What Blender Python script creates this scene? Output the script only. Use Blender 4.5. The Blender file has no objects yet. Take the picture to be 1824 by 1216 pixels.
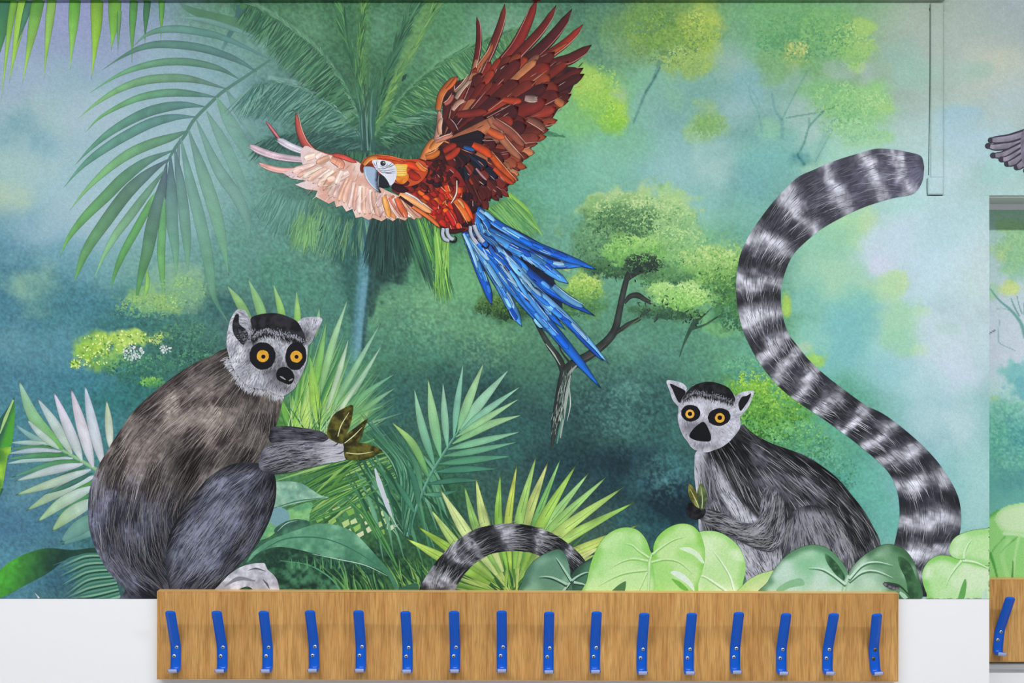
import bpy, math, random
import numpy as np
from mathutils import Vector, Matrix
from mathutils.geometry import delaunay_2d_cdt

# ------------------------------------------------------------------ camera, light, exposure
PX = 0.0012          # metres per photograph pixel on the wall plane
D = 2.2              # camera distance from the wall
CZ = 1.65            # camera height
scene = bpy.context.scene
COL = scene.collection
cam_d = bpy.data.cameras.new('camera')
cam_d.sensor_width = 36.0
cam_d.lens = 36.0 * D / (1824 * PX)
cam_d.clip_start = 0.05
cam = bpy.data.objects.new('camera', cam_d)
COL.objects.link(cam)
cam.location = (0, -D, CZ)
cam.rotation_euler = (math.radians(90), 0, 0)
scene.camera = cam

world = bpy.data.worlds.new('room_world')
scene.world = world
world.use_nodes = True
world.node_tree.nodes['Background'].inputs[0].default_value = (0.9, 0.95, 1.0, 1)
world.node_tree.nodes['Background'].inputs[1].default_value = 0.3

LAMP_POWER = 38.5
CEIL = 3.1
LAMPS = [(-2.15, -1.95), (-0.72, -1.95), (0.72, -1.95), (2.15, -1.95)]
for lx, ly in LAMPS:
    ld = bpy.data.lights.new('panel_light', 'AREA')
    ld.shape = 'RECTANGLE'; ld.size = 1.36; ld.size_y = 0.12
    ld.energy = LAMP_POWER; ld.color = (0.985, 0.99, 1.0)
    lo = bpy.data.objects.new('panel_light', ld); COL.objects.link(lo)
    lo.location = (lx, ly, CEIL - 0.05)

vs = scene.view_settings
vs.view_transform = 'Standard'; vs.look = 'None'
vs.exposure = 0.0; vs.gamma = 1.0; vs.use_curve_mapping = False

# ------------------------------------------------------------------ helpers
rng = np.random.default_rng(7)
random.seed(7)

def lin(c):
    c = np.asarray(c, dtype=np.float64) / 255.0
    c = np.clip(c, 0, 1)
    return np.where(c <= 0.04045, c / 12.92, ((c + 0.055) / 1.055) ** 2.4)

def hx(s):
    return np.array([int(s[i:i + 2], 16) for i in (0, 2, 4)], dtype=float)

def tag(o, label=None, cat=None, group=None, kind=None):
    if label: o['label'] = label
    if cat: o['category'] = cat
    if group: o['group'] = group
    if kind: o['kind'] = kind
    return o

def link(name, me, mat, parent=None):
    o = bpy.data.objects.new(name, me)
    COL.objects.link(o)
    if mat and not me.materials: me.materials.append(mat)
    if parent: o.parent = parent
    return o

def _hash(ix, iy, seed):
    h = (ix.astype(np.int64) * 374761393 + iy.astype(np.int64) * 668265263 + seed * 974711) & 0xFFFFFFFF
    h = ((h ^ (h >> 13)) * 1274126177) & 0xFFFFFFFF
    h = h ^ (h >> 16)
    return (h & 0xFFFF) / 65535.0

def vnoise(x, y, s, seed=0):
    x = np.asarray(x, float) / s; y = np.asarray(y, float) / s
    ix = np.floor(x); iy = np.floor(y)
    fx = x - ix; fy = y - iy
    fx = fx * fx * (3 - 2 * fx); fy = fy * fy * (3 - 2 * fy)
    a = _hash(ix, iy, seed); b = _hash(ix + 1, iy, seed)
    c = _hash(ix, iy + 1, seed); d = _hash(ix + 1, iy + 1, seed)
    return (a + (b - a) * fx) * (1 - fy) + (c + (d - c) * fx) * fy

def fbm(x, y, s, seed=0, octv=4):
    t = 0; amp = 0.5; tot = 0
    for k in range(octv):
        t = t + amp * vnoise(x, y, s / 2 ** k, seed + 17 * k); tot += amp; amp *= 0.5
    return t / tot          # 0..1

def smooth(a, b, x):
    t = np.clip((x - a) / (b - a), 0, 1)
    return t * t * (3 - 2 * t)

def mixc(a, b, t):
    return np.asarray(a)[None, :] * (1 - t[:, None]) + np.asarray(b)[None, :] * t[:, None]

def catmull(pts, n=8, closed=True):
    P = np.asarray(pts, float); N = len(P); out = []
    rngi = range(N) if closed else range(N - 1)
    for i in rngi:
        p1 = P[i]; p2 = P[(i + 1) % N]
        p0 = P[i - 1] if (closed or i > 0) else 2 * p1 - p2
        p3 = P[(i + 2) % N] if (closed or i + 2 < N) else 2 * p2 - p1
        for k in range(n):
            t = k / n
            out.append(0.5 * ((2 * p1) + (-p0 + p2) * t + (2 * p0 - 5 * p1 + 4 * p2 - p3) * t * t + (-p0 + 3 * p1 - 3 * p2 + p3) * t ** 3))
    if not closed: out.append(P[-1])
    return np.array(out)

def inside(poly, x, y):
    r = np.zeros(len(x), bool)
    n = len(poly); j = n - 1
    for i in range(n):
        xi, yi = poly[i]; xj, yj = poly[j]
        if yi != yj:
            c = ((yi > y) != (yj > y)) & (x < (xj - xi) * (y - yi) / (yj - yi) + xi)
            r ^= c
        j = i
    return r

def edge_dist(poly, x, y):
    d = np.full(len(x), 1e9)
    n = len(poly)
    for i in range(n):
        ax, ay = poly[i - 1]; bx, by = poly[i]
        dx, dy = bx - ax, by - ay
        L = dx * dx + dy * dy + 1e-9
        t = np.clip(((x - ax) * dx + (y - ay) * dy) / L, 0, 1)
        d = np.minimum(d, (x - ax - t * dx) ** 2 + (y - ay - t * dy) ** 2)
    return np.sqrt(d)

def mesh_np(name, V, T):
    me = bpy.data.meshes.new(name)
    V = np.ascontiguousarray(V, dtype=np.float32); T = np.ascontiguousarray(T, dtype=np.int32)
    k = T.shape[1]
    me.vertices.add(len(V)); me.vertices.foreach_set('co', V.ravel())
    me.loops.add(T.size); me.loops.foreach_set('vertex_index', T.ravel())
    me.polygons.add(len(T))
    me.polygons.foreach_set('loop_start', np.arange(0, T.size, k, dtype=np.int32))
    me.polygons.foreach_set('loop_total', np.full(len(T), k, dtype=np.int32))
    me.update(calc_edges=True)
    return me

PRINT_K = 0.94
def set_paint(me, C):
    at = me.color_attributes.new('paint', 'FLOAT_COLOR', 'POINT')
    L = np.ones((len(C), 4), dtype=np.float32)
    L[:, :3] = lin(C) * PRINT_K
    at.data.foreach_set('color', L.ravel())

EPS = 1.5e-6
class Art:
    last = 0.0
    """one printed piece of the mural: triangles in photograph pixels of the wall plane, with a colour per vertex"""
    def __init__(self, depth):
        self.d = depth; self.V = []; self.T = []; self.C = []; self.n = 0
    def add(self, P, T, C, lev=None):
        P = np.asarray(P, float).copy(); C = np.asarray(C, float)
        P[:, 1] = np.clip(P[:, 1], -4, 1065.6); m = P[:, 1] > 346; P[m, 0] = np.minimum(P[m, 0], 1761.8)
        if C.ndim == 1: C = np.repeat(C[None, :], len(P), 0)
        dd = np.full(len(P), self.d) if lev is None else self.d + lev * EPS
        V = np.stack([(P[:, 0] - 912) * PX, -dd, CZ - (P[:, 1] - 608) * PX], 1)
        self.V.append(V); self.T.append(np.asarray(T, int) + self.n); self.C.append(C); self.n += len(P)
        self.d += EPS if lev is None else (np.max(lev) + 1) * EPS
    def fill(self, poly, col, step=0):
        poly = np.asarray(poly, float)
        pts = [tuple(p) for p in poly]
        n = len(pts)
        if step:
            x0, y0 = poly.min(0); x1, y1 = poly.max(0)
            gx, gy = np.meshgrid(np.arange(x0 + step / 2, x1, step), np.arange(y0 + step / 2, y1, step))
            gx = gx.ravel() + rng.uniform(-.3, .3, gx.size) * step; gy = gy.ravel() + rng.uniform(-.3, .3, gy.size) * step
            m = inside(poly, gx, gy); gx = gx[m]; gy = gy[m]
            m = edge_dist(poly, gx, gy) > step * 0.35
            pts += list(zip(gx[m], gy[m]))
        r = delaunay_2d_cdt([Vector(p) for p in pts], [(i, (i + 1) % n) for i in range(n)], [list(range(n))], 1, 1e-4)
        P = np.array([tuple(v) for v in r[0]])
        T = [f for f in r[2] if len(f) == 3]
        if not T: return
        C = col(P[:, 0], P[:, 1]) if callable(col) else col
        self.add(P, T, C)
    def blob(self, pts, col, n=6, step=0):
        self.fill(catmull(pts, n), col, step)
    def disc(self, x, y, rx, ry, col, rot=0, n=24, wob=0, step=0):
        a = np.linspace(0, 2 * math.pi, n, endpoint=False)
        k = 1 + wob * (rng.random(n) - .5)
        u = rx * np.cos(a) * k; v = ry * np.sin(a) * k
        c, s = math.cos(rot), math.sin(rot)
        self.fill(np.stack([x + u * c - v * s, y + u * s + v * c], 1), col, step)
    def ribbon(self, pts, w, cols, alpha=None, sub=6, jit=0.0):
        """stroke along a smooth curve; w: widths at the control points; cols: colour, or (left, mid, right) lists"""
        P = catmull(pts, sub, False) if len(pts) > 2 else np.linspace(pts[0], pts[1], 9)
        m = len(P); t = np.linspace(0, 1, m)
        w = np.interp(t, np.linspace(0, 1, len(w)), w)
        tg = np.gradient(P, axis=0); tg /= (np.linalg.norm(tg, axis=1)[:, None] + 1e-9)
        nr = np.stack([-tg[:, 1], tg[:, 0]], 1)
        cols = [np.asarray(c, float) for c in (cols if isinstance(cols, (list, tuple)) else [cols])]
        k = max(2, len(cols)); off = np.linspace(-.5, .5, k)
        V = []; C = []
        for j in range(k):
            V.append(P + nr * (w * off[j])[:, None])
            c = cols[j] if len(cols) > 1 else cols[0]
            if c.ndim == 1: C.append(np.repeat(c[None], m, 0))
            else:
                tt = np.linspace(0, 1, len(c))
                C.append(np.stack([np.interp(t, tt, c[:, q]) for q in range(3)], 1))
        T = []
        for j in range(k - 1):
            for i in range(m - 1):
                a = j * m + i; b = a + 1; c = a + m; d = c + 1
                T += [(a, b, c), (b, d, c)]
        V = np.concatenate(V); C = np.concatenate(C)
        if jit: C = C * (1 + jit * (fbm(V[:, 0], V[:, 1], 14, 5, 3) - .5) * 2)[:, None]
        if alpha is not None:
            al = np.tile(np.interp(t, np.linspace(0, 1, len(alpha)), alpha), k)[:, None]
            C = BG.sample(V[:, 0], V[:, 1]) * (1 - al) + C * al
        self.add(V, T, C)
    def leaf(self, p0, p1, bend, w, cb, ct, dark=0.85, prof='leaf', peak=0.45, n=12, jit=0):
        """pointed blade from base p0 to tip p1"""
        p0 = np.asarray(p0, float); p1 = np.asarray(p1, float)
        v = p1 - p0; L = np.linalg.norm(v); nn = np.array([-v[1], v[0]]) / (L + 1e-9)
        q = (p0 + p1) / 2 + nn * bend * L
        t = np.linspace(0, 1, n)[:, None]
        P = (1 - t) ** 2 * p0 + 2 * t * (1 - t) * q + t * t * p1
        tt = t[:, 0]
        if prof == 'leaf':
            e = math.log(.5) / math.log(peak)
            f = np.sin(math.pi * tt ** e) ** 0.8
        else:
            f = np.minimum(1, tt / 0.12) ** .7 * (1 - np.maximum(0, (tt - peak) / (1 - peak)) ** 1.6)
        f = np.clip(f, 0, 1)
        tg = np.gradient(P, axis=0); tg /= (np.linalg.norm(tg, axis=1)[:, None] + 1e-9)
        nr = np.stack([-tg[:, 1], tg[:, 0]], 1)
        cb = np.asarray(cb, float); ct = np.asarray(ct, float)
        base = cb[None] * (1 - t) + ct[None] * t
        if jit: base = base * (1 + jit * (fbm(P[:, 0], P[:, 1], 18, 5, 3) - .5))[:, None]
        V = np.concatenate([P + nr * (w / 2 * f)[:, None], P, P - nr * (w / 2 * f)[:, None]])
        C = np.concatenate([base * dark, base, base * min(1.08, 2 - dark)])
        T = []
        for j in range(2):
            for i in range(n - 1):
                a = j * n + i; b = a + 1; c = a + n; d = c + 1
                T += [(a, b, c), (b, d, c)]
        self.add(V, T, C)
    def hairs(self, x, y, ang, ln, w, col, curv=0.0, levels=40, adv=None):
        x = np.asarray(x, float); m = len(x)
        if m == 0: return
        y = np.asarray(y, float)
        ang = np.broadcast_to(ang, (m,)); ln = np.broadcast_to(ln, (m,)); w = np.broadcast_to(w, (m,)); curv = np.broadcast_to(curv, (m,))
        col = np.asarray(col, float)
        if col.ndim == 1: col = np.repeat(col[None], m, 0)
        ca, sa = np.cos(ang), np.sin(ang)
        def pt(t, side):
            u = ln * t; v = curv * ln * 4 * t * (1 - t) + side * w / 2
            return np.stack([x + u * ca - v * sa, y + u * sa + v * ca], 1)
        P = np.stack([pt(0, 0), pt(.3, 1), pt(.3, -1), pt(.7, .85), pt(.7, -.85), pt(1, 0)], 1).reshape(-1, 2)
        b = np.arange(m)[:, None] * 6
        T = np.concatenate([b + np.array([[0, 1, 2]]), b + np.array([[1, 3, 2]]), b + np.array([[2, 3, 4]]), b + np.array([[3, 5, 4]])])
        lev = np.repeat(rng.uniform(0, levels, m), 6); d0 = self.d
        self.add(P, T, np.repeat(col, 6, 0), lev)
        self.d = d0 + (levels if adv is None else adv) * EPS
    def dabs(self, x, y, rx, ry, rot, col, levels=60):
        x = np.asarray(x, float); m = len(x); n = 6
        a_ = np.linspace(0, 2 * math.pi, n, endpoint=False)[None]; k = rng.uniform(.75, 1.2, (m, n))
        u = np.broadcast_to(rx, (m,))[:, None] * np.cos(a_) * k; v = np.broadcast_to(ry, (m,))[:, None] * np.sin(a_) * k
        c, s_ = np.cos(rot)[:, None], np.sin(rot)[:, None]
        P = np.stack([x[:, None] + u * c - v * s_, np.asarray(y, float)[:, None] + u * s_ + v * c], -1).reshape(-1, 2)
        b = np.arange(m)[:, None] * n
        T = np.concatenate([b + np.array([[0, q, q + 1]]) for q in range(1, n - 1)])
        d0 = self.d; self.add(P, T, np.repeat(col, n, 0), np.repeat(rng.uniform(0, levels, m), n)); self.d = d0 + 12 * EPS
    def build(self, name, parent, label=None, mat=None, kind=None):
        Art.last = self.d + 1e-5
        V = np.concatenate(self.V); T = np.concatenate(self.T); C = np.concatenate(self.C)
        me = mesh_np(name, V, T); set_paint(me, C)
        o = link(name, me, mat or M_PRINT, parent)
        return tag(o, label, kind=kind)

# ------------------------------------------------------------------ materials
def new_mat(name):
    m = bpy.data.materials.new(name); m.use_nodes = True
    nt = m.node_tree; b = nt.nodes['Principled BSDF']
    return m, nt, b

def plain(name, rgb, rough=.5, metal=0.0, spec=.4, bump=0.0, bscale=200.0, var=0.0):
    m, nt, b = new_mat(name)
    c = lin(rgb)
    b.inputs['Base Color'].default_value = (*c, 1)
    b.inputs['Roughness'].default_value = rough; b.inputs['Metallic'].default_value = metal
    b.inputs['Specular IOR Level'].default_value = spec
    tc = nt.nodes.new('ShaderNodeTexCoord')
    nz = nt.nodes.new('ShaderNodeTexNoise'); nz.inputs['Scale'].default_value = bscale; nz.inputs['Detail'].default_value = 4
    nt.links.new(tc.outputs['Object'], nz.inputs['Vector'])
    if bump:
        bp = nt.nodes.new('ShaderNodeBump'); bp.inputs['Strength'].default_value = bump; bp.inputs['Distance'].default_value = 0.0006
        nt.links.new(nz.outputs[0], bp.inputs['Height']); nt.links.new(bp.outputs[0], b.inputs['Normal'])
    if var:
        mx = nt.nodes.new('ShaderNodeMix'); mx.data_type = 'RGBA'
        mx.inputs[6].default_value = (*(c * (1 - var)), 1); mx.inputs[7].default_value = (*np.minimum(1, c * (1 + var)), 1)
        nt.links.new(nz.outputs[0], mx.inputs[0]); nt.links.new(mx.outputs[2], b.inputs['Base Color'])
    return m

def print_mat():
    m, nt, b = new_mat('printed_wallpaper')
    at = nt.nodes.new('ShaderNodeAttribute'); at.attribute_name = 'paint'
    tc = nt.nodes.new('ShaderNodeTexCoord')
    n1 = nt.nodes.new('ShaderNodeTexNoise'); n1.inputs['Scale'].default_value = 330; n1.inputs['Detail'].default_value = 3
    nt.links.new(tc.outputs['Object'], n1.inputs['Vector'])
    mr = nt.nodes.new('ShaderNodeMapRange')
    mr.inputs[1].default_value = .25; mr.inputs[2].default_value = .75
    mr.inputs[3].default_value = .91; mr.inputs[4].default_value = 1.09
    nt.links.new(n1.outputs[0], mr.inputs[0])
    vm = nt.nodes.new('ShaderNodeVectorMath'); vm.operation = 'SCALE'
    nt.links.new(at.outputs['Color'], vm.inputs[0]); nt.links.new(mr.outputs[0], vm.inputs['Scale'])
    nt.links.new(vm.outputs[0], b.inputs['Base Color'])
    b.inputs['Roughness'].default_value = .55; b.inputs['Specular IOR Level'].default_value = .18
    return m
M_PRINT = print_mat()

def wood_mat():
    m, nt, b = new_mat('beech_veneer')
    tc = nt.nodes.new('ShaderNodeTexCoord')
    mp = nt.nodes.new('ShaderNodeMapping'); mp.inputs['Scale'].default_value = (1, 1, .06)
    nt.links.new(tc.outputs['Object'], mp.inputs[0])
    n1 = nt.nodes.new('ShaderNodeTexNoise'); n1.inputs['Scale'].default_value = 85; n1.inputs['Detail'].default_value = 6; n1.inputs['Distortion'].default_value = .4
    nt.links.new(mp.outputs[0], n1.inputs['Vector'])
    mp2 = nt.nodes.new('ShaderNodeMapping'); mp2.inputs['Scale'].default_value = (1, 1, .05)
    nt.links.new(tc.outputs['Object'], mp2.inputs[0])
    n2 = nt.nodes.new('ShaderNodeTexNoise'); n2.inputs['Scale'].default_value = 520; n2.inputs['Detail'].default_value = 3
    nt.links.new(mp2.outputs[0], n2.inputs['Vector'])
    mp3 = nt.nodes.new('ShaderNodeMapping'); mp3.inputs['Scale'].default_value = (1, 1, .35)
    nt.links.new(tc.outputs['Object'], mp3.inputs[0])
    n3 = nt.nodes.new('ShaderNodeTexNoise'); n3.inputs['Scale'].default_value = 9; n3.inputs['Detail'].default_value = 2
    nt.links.new(mp3.outputs[0], n3.inputs['Vector'])
    r1 = nt.nodes.new('ShaderNodeValToRGB')
    e = r1.color_ramp.elements
    e[0].position = .28; e[0].color = (*lin((184, 132, 70)), 1)
    e[1].position = .72; e[1].color = (*lin((217, 170, 104)), 1)
    x = e.new(.48); x.color = (*lin((203, 154, 90)), 1)
    nt.links.new(n1.outputs[0], r1.inputs[0])
    mx = nt.nodes.new('ShaderNodeMix'); mx.data_type = 'RGBA'; mx.blend_type = 'MULTIPLY'; mx.inputs[0].default_value = .55
    r2 = nt.nodes.new('ShaderNodeValToRGB')
    r2.color_ramp.elements[0].position = .36; r2.color_ramp.elements[0].color = (.52, .46, .40, 1)
    r2.color_ramp.elements[1].position = .56; r2.color_ramp.elements[1].color = (1, 1, 1, 1)
    nt.links.new(n2.outputs[0], r2.inputs[0])
    nt.links.new(r1.outputs[0], mx.inputs[6]); nt.links.new(r2.outputs[0], mx.inputs[7])
    mx2 = nt.nodes.new('ShaderNodeMix'); mx2.data_type = 'RGBA'; mx2.blend_type = 'MULTIPLY'; mx2.inputs[0].default_value = .5
    r3 = nt.nodes.new('ShaderNodeValToRGB')
    r3.color_ramp.elements[0].position = .35; r3.color_ramp.elements[0].color = (.72, .66, .58, 1)
    r3.color_ramp.elements[1].position = .6; r3.color_ramp.elements[1].color = (1, 1, 1, 1)
    nt.links.new(n3.outputs[0], r3.inputs[0])
    nt.links.new(mx.outputs[2], mx2.inputs[6]); nt.links.new(r3.outputs[0], mx2.inputs[7])
    nt.links.new(mx2.outputs[2], b.inputs['Base Color'])
    b.inputs['Roughness'].default_value = .42; b.inputs['Specular IOR Level'].default_value = .35
    return m
M_WOOD = wood_mat()
M_EDGE = plain('beech_edging', (214, 172, 110), .4, bscale=60, var=.08)
M_WALL = plain('white_wall_paint', (238, 239, 242), .6, bump=.15, bscale=300)
M_CEIL = plain('ceiling_paint', (225, 225, 225), .8, bump=.1)
M_FLOOR = plain('grey_vinyl_floor', (150, 148, 146), .5, var=.08, bscale=30)
M_SKIRT = plain('white_gloss_trim', (232, 232, 230), .3, var=.02)
M_BLUE = plain('blue_enamel', (0, 90, 204), .22, spec=.4, var=.03, bscale=40)
M_STEEL = plain('zinc_screw', (205, 208, 214), .25, metal=.9, var=.05)
M_BRASS = plain('dull_brass_screw', (120, 104, 66), .4, metal=.8, var=.1)
M_ROOM = plain('pale_grey_wall_paint', (186, 187, 190), .7, bump=.1, bscale=200)
M_LIP_SHEEN = plain('pale_lip_sheen', (176, 188, 228), .3, var=.04)  # pale colour painting the reflected light on the hook lips
M_DARK = plain('screw_recess', (28, 26, 30), .6, var=.1)
M_GREY = plain('grey_backing', (172, 175, 176), .6, var=.03, bscale=30)
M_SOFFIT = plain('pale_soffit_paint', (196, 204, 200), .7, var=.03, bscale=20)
# ------------------------------------------------------------------ the painted background canvas (2 px grid)
GX0, GX1, GY0, GY1, GS = -480, 2240, 0, 1066, 2
gx = np.arange(GX0, GX1 + 1, GS, dtype=float); gy = np.arange(GY0, GY1 + 1, GS, dtype=float)
XX, YY = np.meshgrid(gx, gy)
class Canvas:
    def __init__(s, x0, y0, XX, YY, gs):
        s.x0, s.y0, s.X, s.Y, s.gs = x0, y0, XX, YY, gs
        s.H, s.W = XX.shape; s.I = np.zeros(XX.shape + (3,))
    def win(s, x0, y0, x1, y1):
        i0 = max(0, int((x0 - s.x0) // s.gs)); i1 = min(s.W, int((x1 - s.x0) // s.gs) + 2)
        j0 = max(0, int((y0 - s.y0) // s.gs)); j1 = min(s.H, int((y1 - s.y0) // s.gs) + 2)
        if i0 >= i1 or j0 >= j1: return None
        return slice(j0, j1), slice(i0, i1)
    def mix(s, w, col, a):
        s.I[w] += (np.asarray(col, float) - s.I[w]) * a[..., None]
    def blob(s, x, y, rx, ry, col, a=1.0, rot=0, soft=.6, nz=.35, ns=40, seed=None):
        R = max(rx, ry) * 1.5
        w = s.win(x - R, y - R, x + R, y + R)
        if w is None: return
        X = s.X[w]; Y = s.Y[w]
        c, sn = math.cos(rot), math.sin(rot)
        u = ((X - x) * c + (Y - y) * sn) / rx; v = (-(X - x) * sn + (Y - y) * c) / ry
        d = np.sqrt(u * u + v * v)
        if nz: d = d + nz * 4.2 * (fbm(X, Y, ns, int(x + y) if seed is None else seed, 5) - .5)
        s.mix(w, col, a * (1 - smooth(1 - soft, 1 + soft * .35, d)))
    def speck(s, x, y, rx, ry, col, a=.6, thr=.5, ns=7, edge=.12, soft=.5, seed=None, rot=0):
        """leafy stipple inside an ellipse"""
        R = max(rx, ry) * 1.4
        w = s.win(x - R, y - R, x + R, y + R)
        if w is None: return
        X = s.X[w]; Y = s.Y[w]; sd = int(x * 3 + y) if seed is None else seed
        c, sn = math.cos(rot), math.sin(rot)
        u = ((X - x) * c + (Y - y) * sn) / rx; v = (-(X - x) * sn + (Y - y) * c) / ry
        d = np.sqrt(u * u + v * v) + .5 * (fbm(X, Y, 40, sd, 3) - .5)
        m = smooth(thr - edge * 1.6, thr + edge * 1.6, fbm(X, Y, ns * .62, sd + 3, 2))
        s.mix(w, col, a * m * (1 - smooth(1 - soft, 1.1, d)))
    def stroke(s, pts, w0, w1, col, a=.7, soft=.5, sub=6, nz=0):
        P = catmull(pts, sub, False) if len(pts) > 2 else np.linspace(pts[0], pts[1], 6)
        R = max(w0, w1) + 4
        w = s.win(P[:, 0].min() - R, P[:, 1].min() - R, P[:, 0].max() + R, P[:, 1].max() + R)
        if w is None: return
        X = s.X[w]; Y = s.Y[w]; m = np.zeros(X.shape); n = len(P) - 1
        for i in range(n):
            ax, ay = P[i]; dx, dy = P[i + 1] - P[i]
            t = np.clip(((X - ax) * dx + (Y - ay) * dy) / (dx * dx + dy * dy + 1e-9), 0, 1)
            d = np.hypot(X - ax - t * dx, Y - ay - t * dy)
            r = (w0 + (w1 - w0) * (i + t) / n) / 2 + .01
            m = np.maximum(m, 1 - smooth(1 - soft, 1 + soft, d / r))
        if nz: m = m * smooth(.5 - nz, .5 + nz * .3, fbm(X, Y, 9, 11, 3) + .15)
        s.mix(w, col, a * m)
    def sample(s, x, y):
        i = np.clip(((np.asarray(x) - s.x0) / s.gs), 0, s.W - 1.001); j = np.clip(((np.asarray(y) - s.y0) / s.gs), 0, s.H - 1.001)
        i0 = i.astype(int); j0 = j.astype(int); fx = (i - i0)[..., None]; fy = (j - j0)[..., None]
        I = s.I
        return (I[j0, i0] * (1 - fx) + I[j0, i0 + 1] * fx) * (1 - fy) + (I[j0 + 1, i0] * (1 - fx) + I[j0 + 1, i0 + 1] * fx) * fy

BG = Canvas(GX0, GY0, XX, YY, GS)
# coarse wash, one colour every 150 px
WASH = [
 '96a5c8 969ec8 7fa0a8 50825f 4b825a 4b875a 5f9673 4b7d64 7da55a 78af82 82af82 a8baa8 acb9bc',
 '9ab4c3 92b6c0 90b1ba 6e9698 46735a 417350 649b78 78b478 7dafa5 82afa5 96b996 aabeb4 b4c3be',
 '98bbb2 98bec4 8eb5ba 6c9a90 375a50 325f4b 508c69 73af96 8cb9b9 78afaa a2cfbc b4d2d2 aacdc8',
 '5c8c98 74a5ac 70a09c 58877d 46736a 4b825f 5a966e 6ea58c 78b47c 6eaa96 a0cdb2 bed7e1 c3d7d7',
 '4b7d8e 48828e 467870 466c68 4b7f70 4b7d5f 508264 55876e 558c73 649f78 80c0b4 afcdd0 bed2d7',
 '4c8290 46848c 3e6e6e 467850 467850 3a625a 2f5252 2d5050 375f5a 5aa068 5aa084 96c3c8 8cbeb8',
 '4b788e 508880 467068 46785a 467846 325f4b 3a5c54 3c5550 2d505a 46827a 55a091 8cc3c3 94c8c0',
 '50808e 42686e 3c5a50 325546 37643f 3c643c 5a7846 3c6450 466e5a 5a8c70 5a9682 aac8be a8ccc4']
G = np.array([[hx(c) for c in r.split()] for r in WASH])
wx = XX + 60 * (fbm(XX, YY, 140, 3, 4) - .5); wy = YY + 60 * (fbm(XX, YY, 140, 9, 4) - .5)
u = np.clip(wx / 150, 0, 11.999); v = np.clip(wy / 150, 0, 6.999)
i0 = u.astype(int); j0 = v.astype(int); fu = u - i0; fv = v - j0
fu = (fu * fu * (3 - 2 * fu))[..., None]; fv = (fv * fv * (3 - 2 * fv))[..., None]
BG.I = (G[j0, i0] * (1 - fu) + G[j0, i0 + 1] * fu) * (1 - fv) + (G[j0 + 1, i0] * (1 - fu) + G[j0 + 1, i0 + 1] * fu) * fv
# mottled watercolour
BG.I *= (1 + .14 * (fbm(XX, YY, 70, 21, 5) - .5))[..., None]
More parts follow.
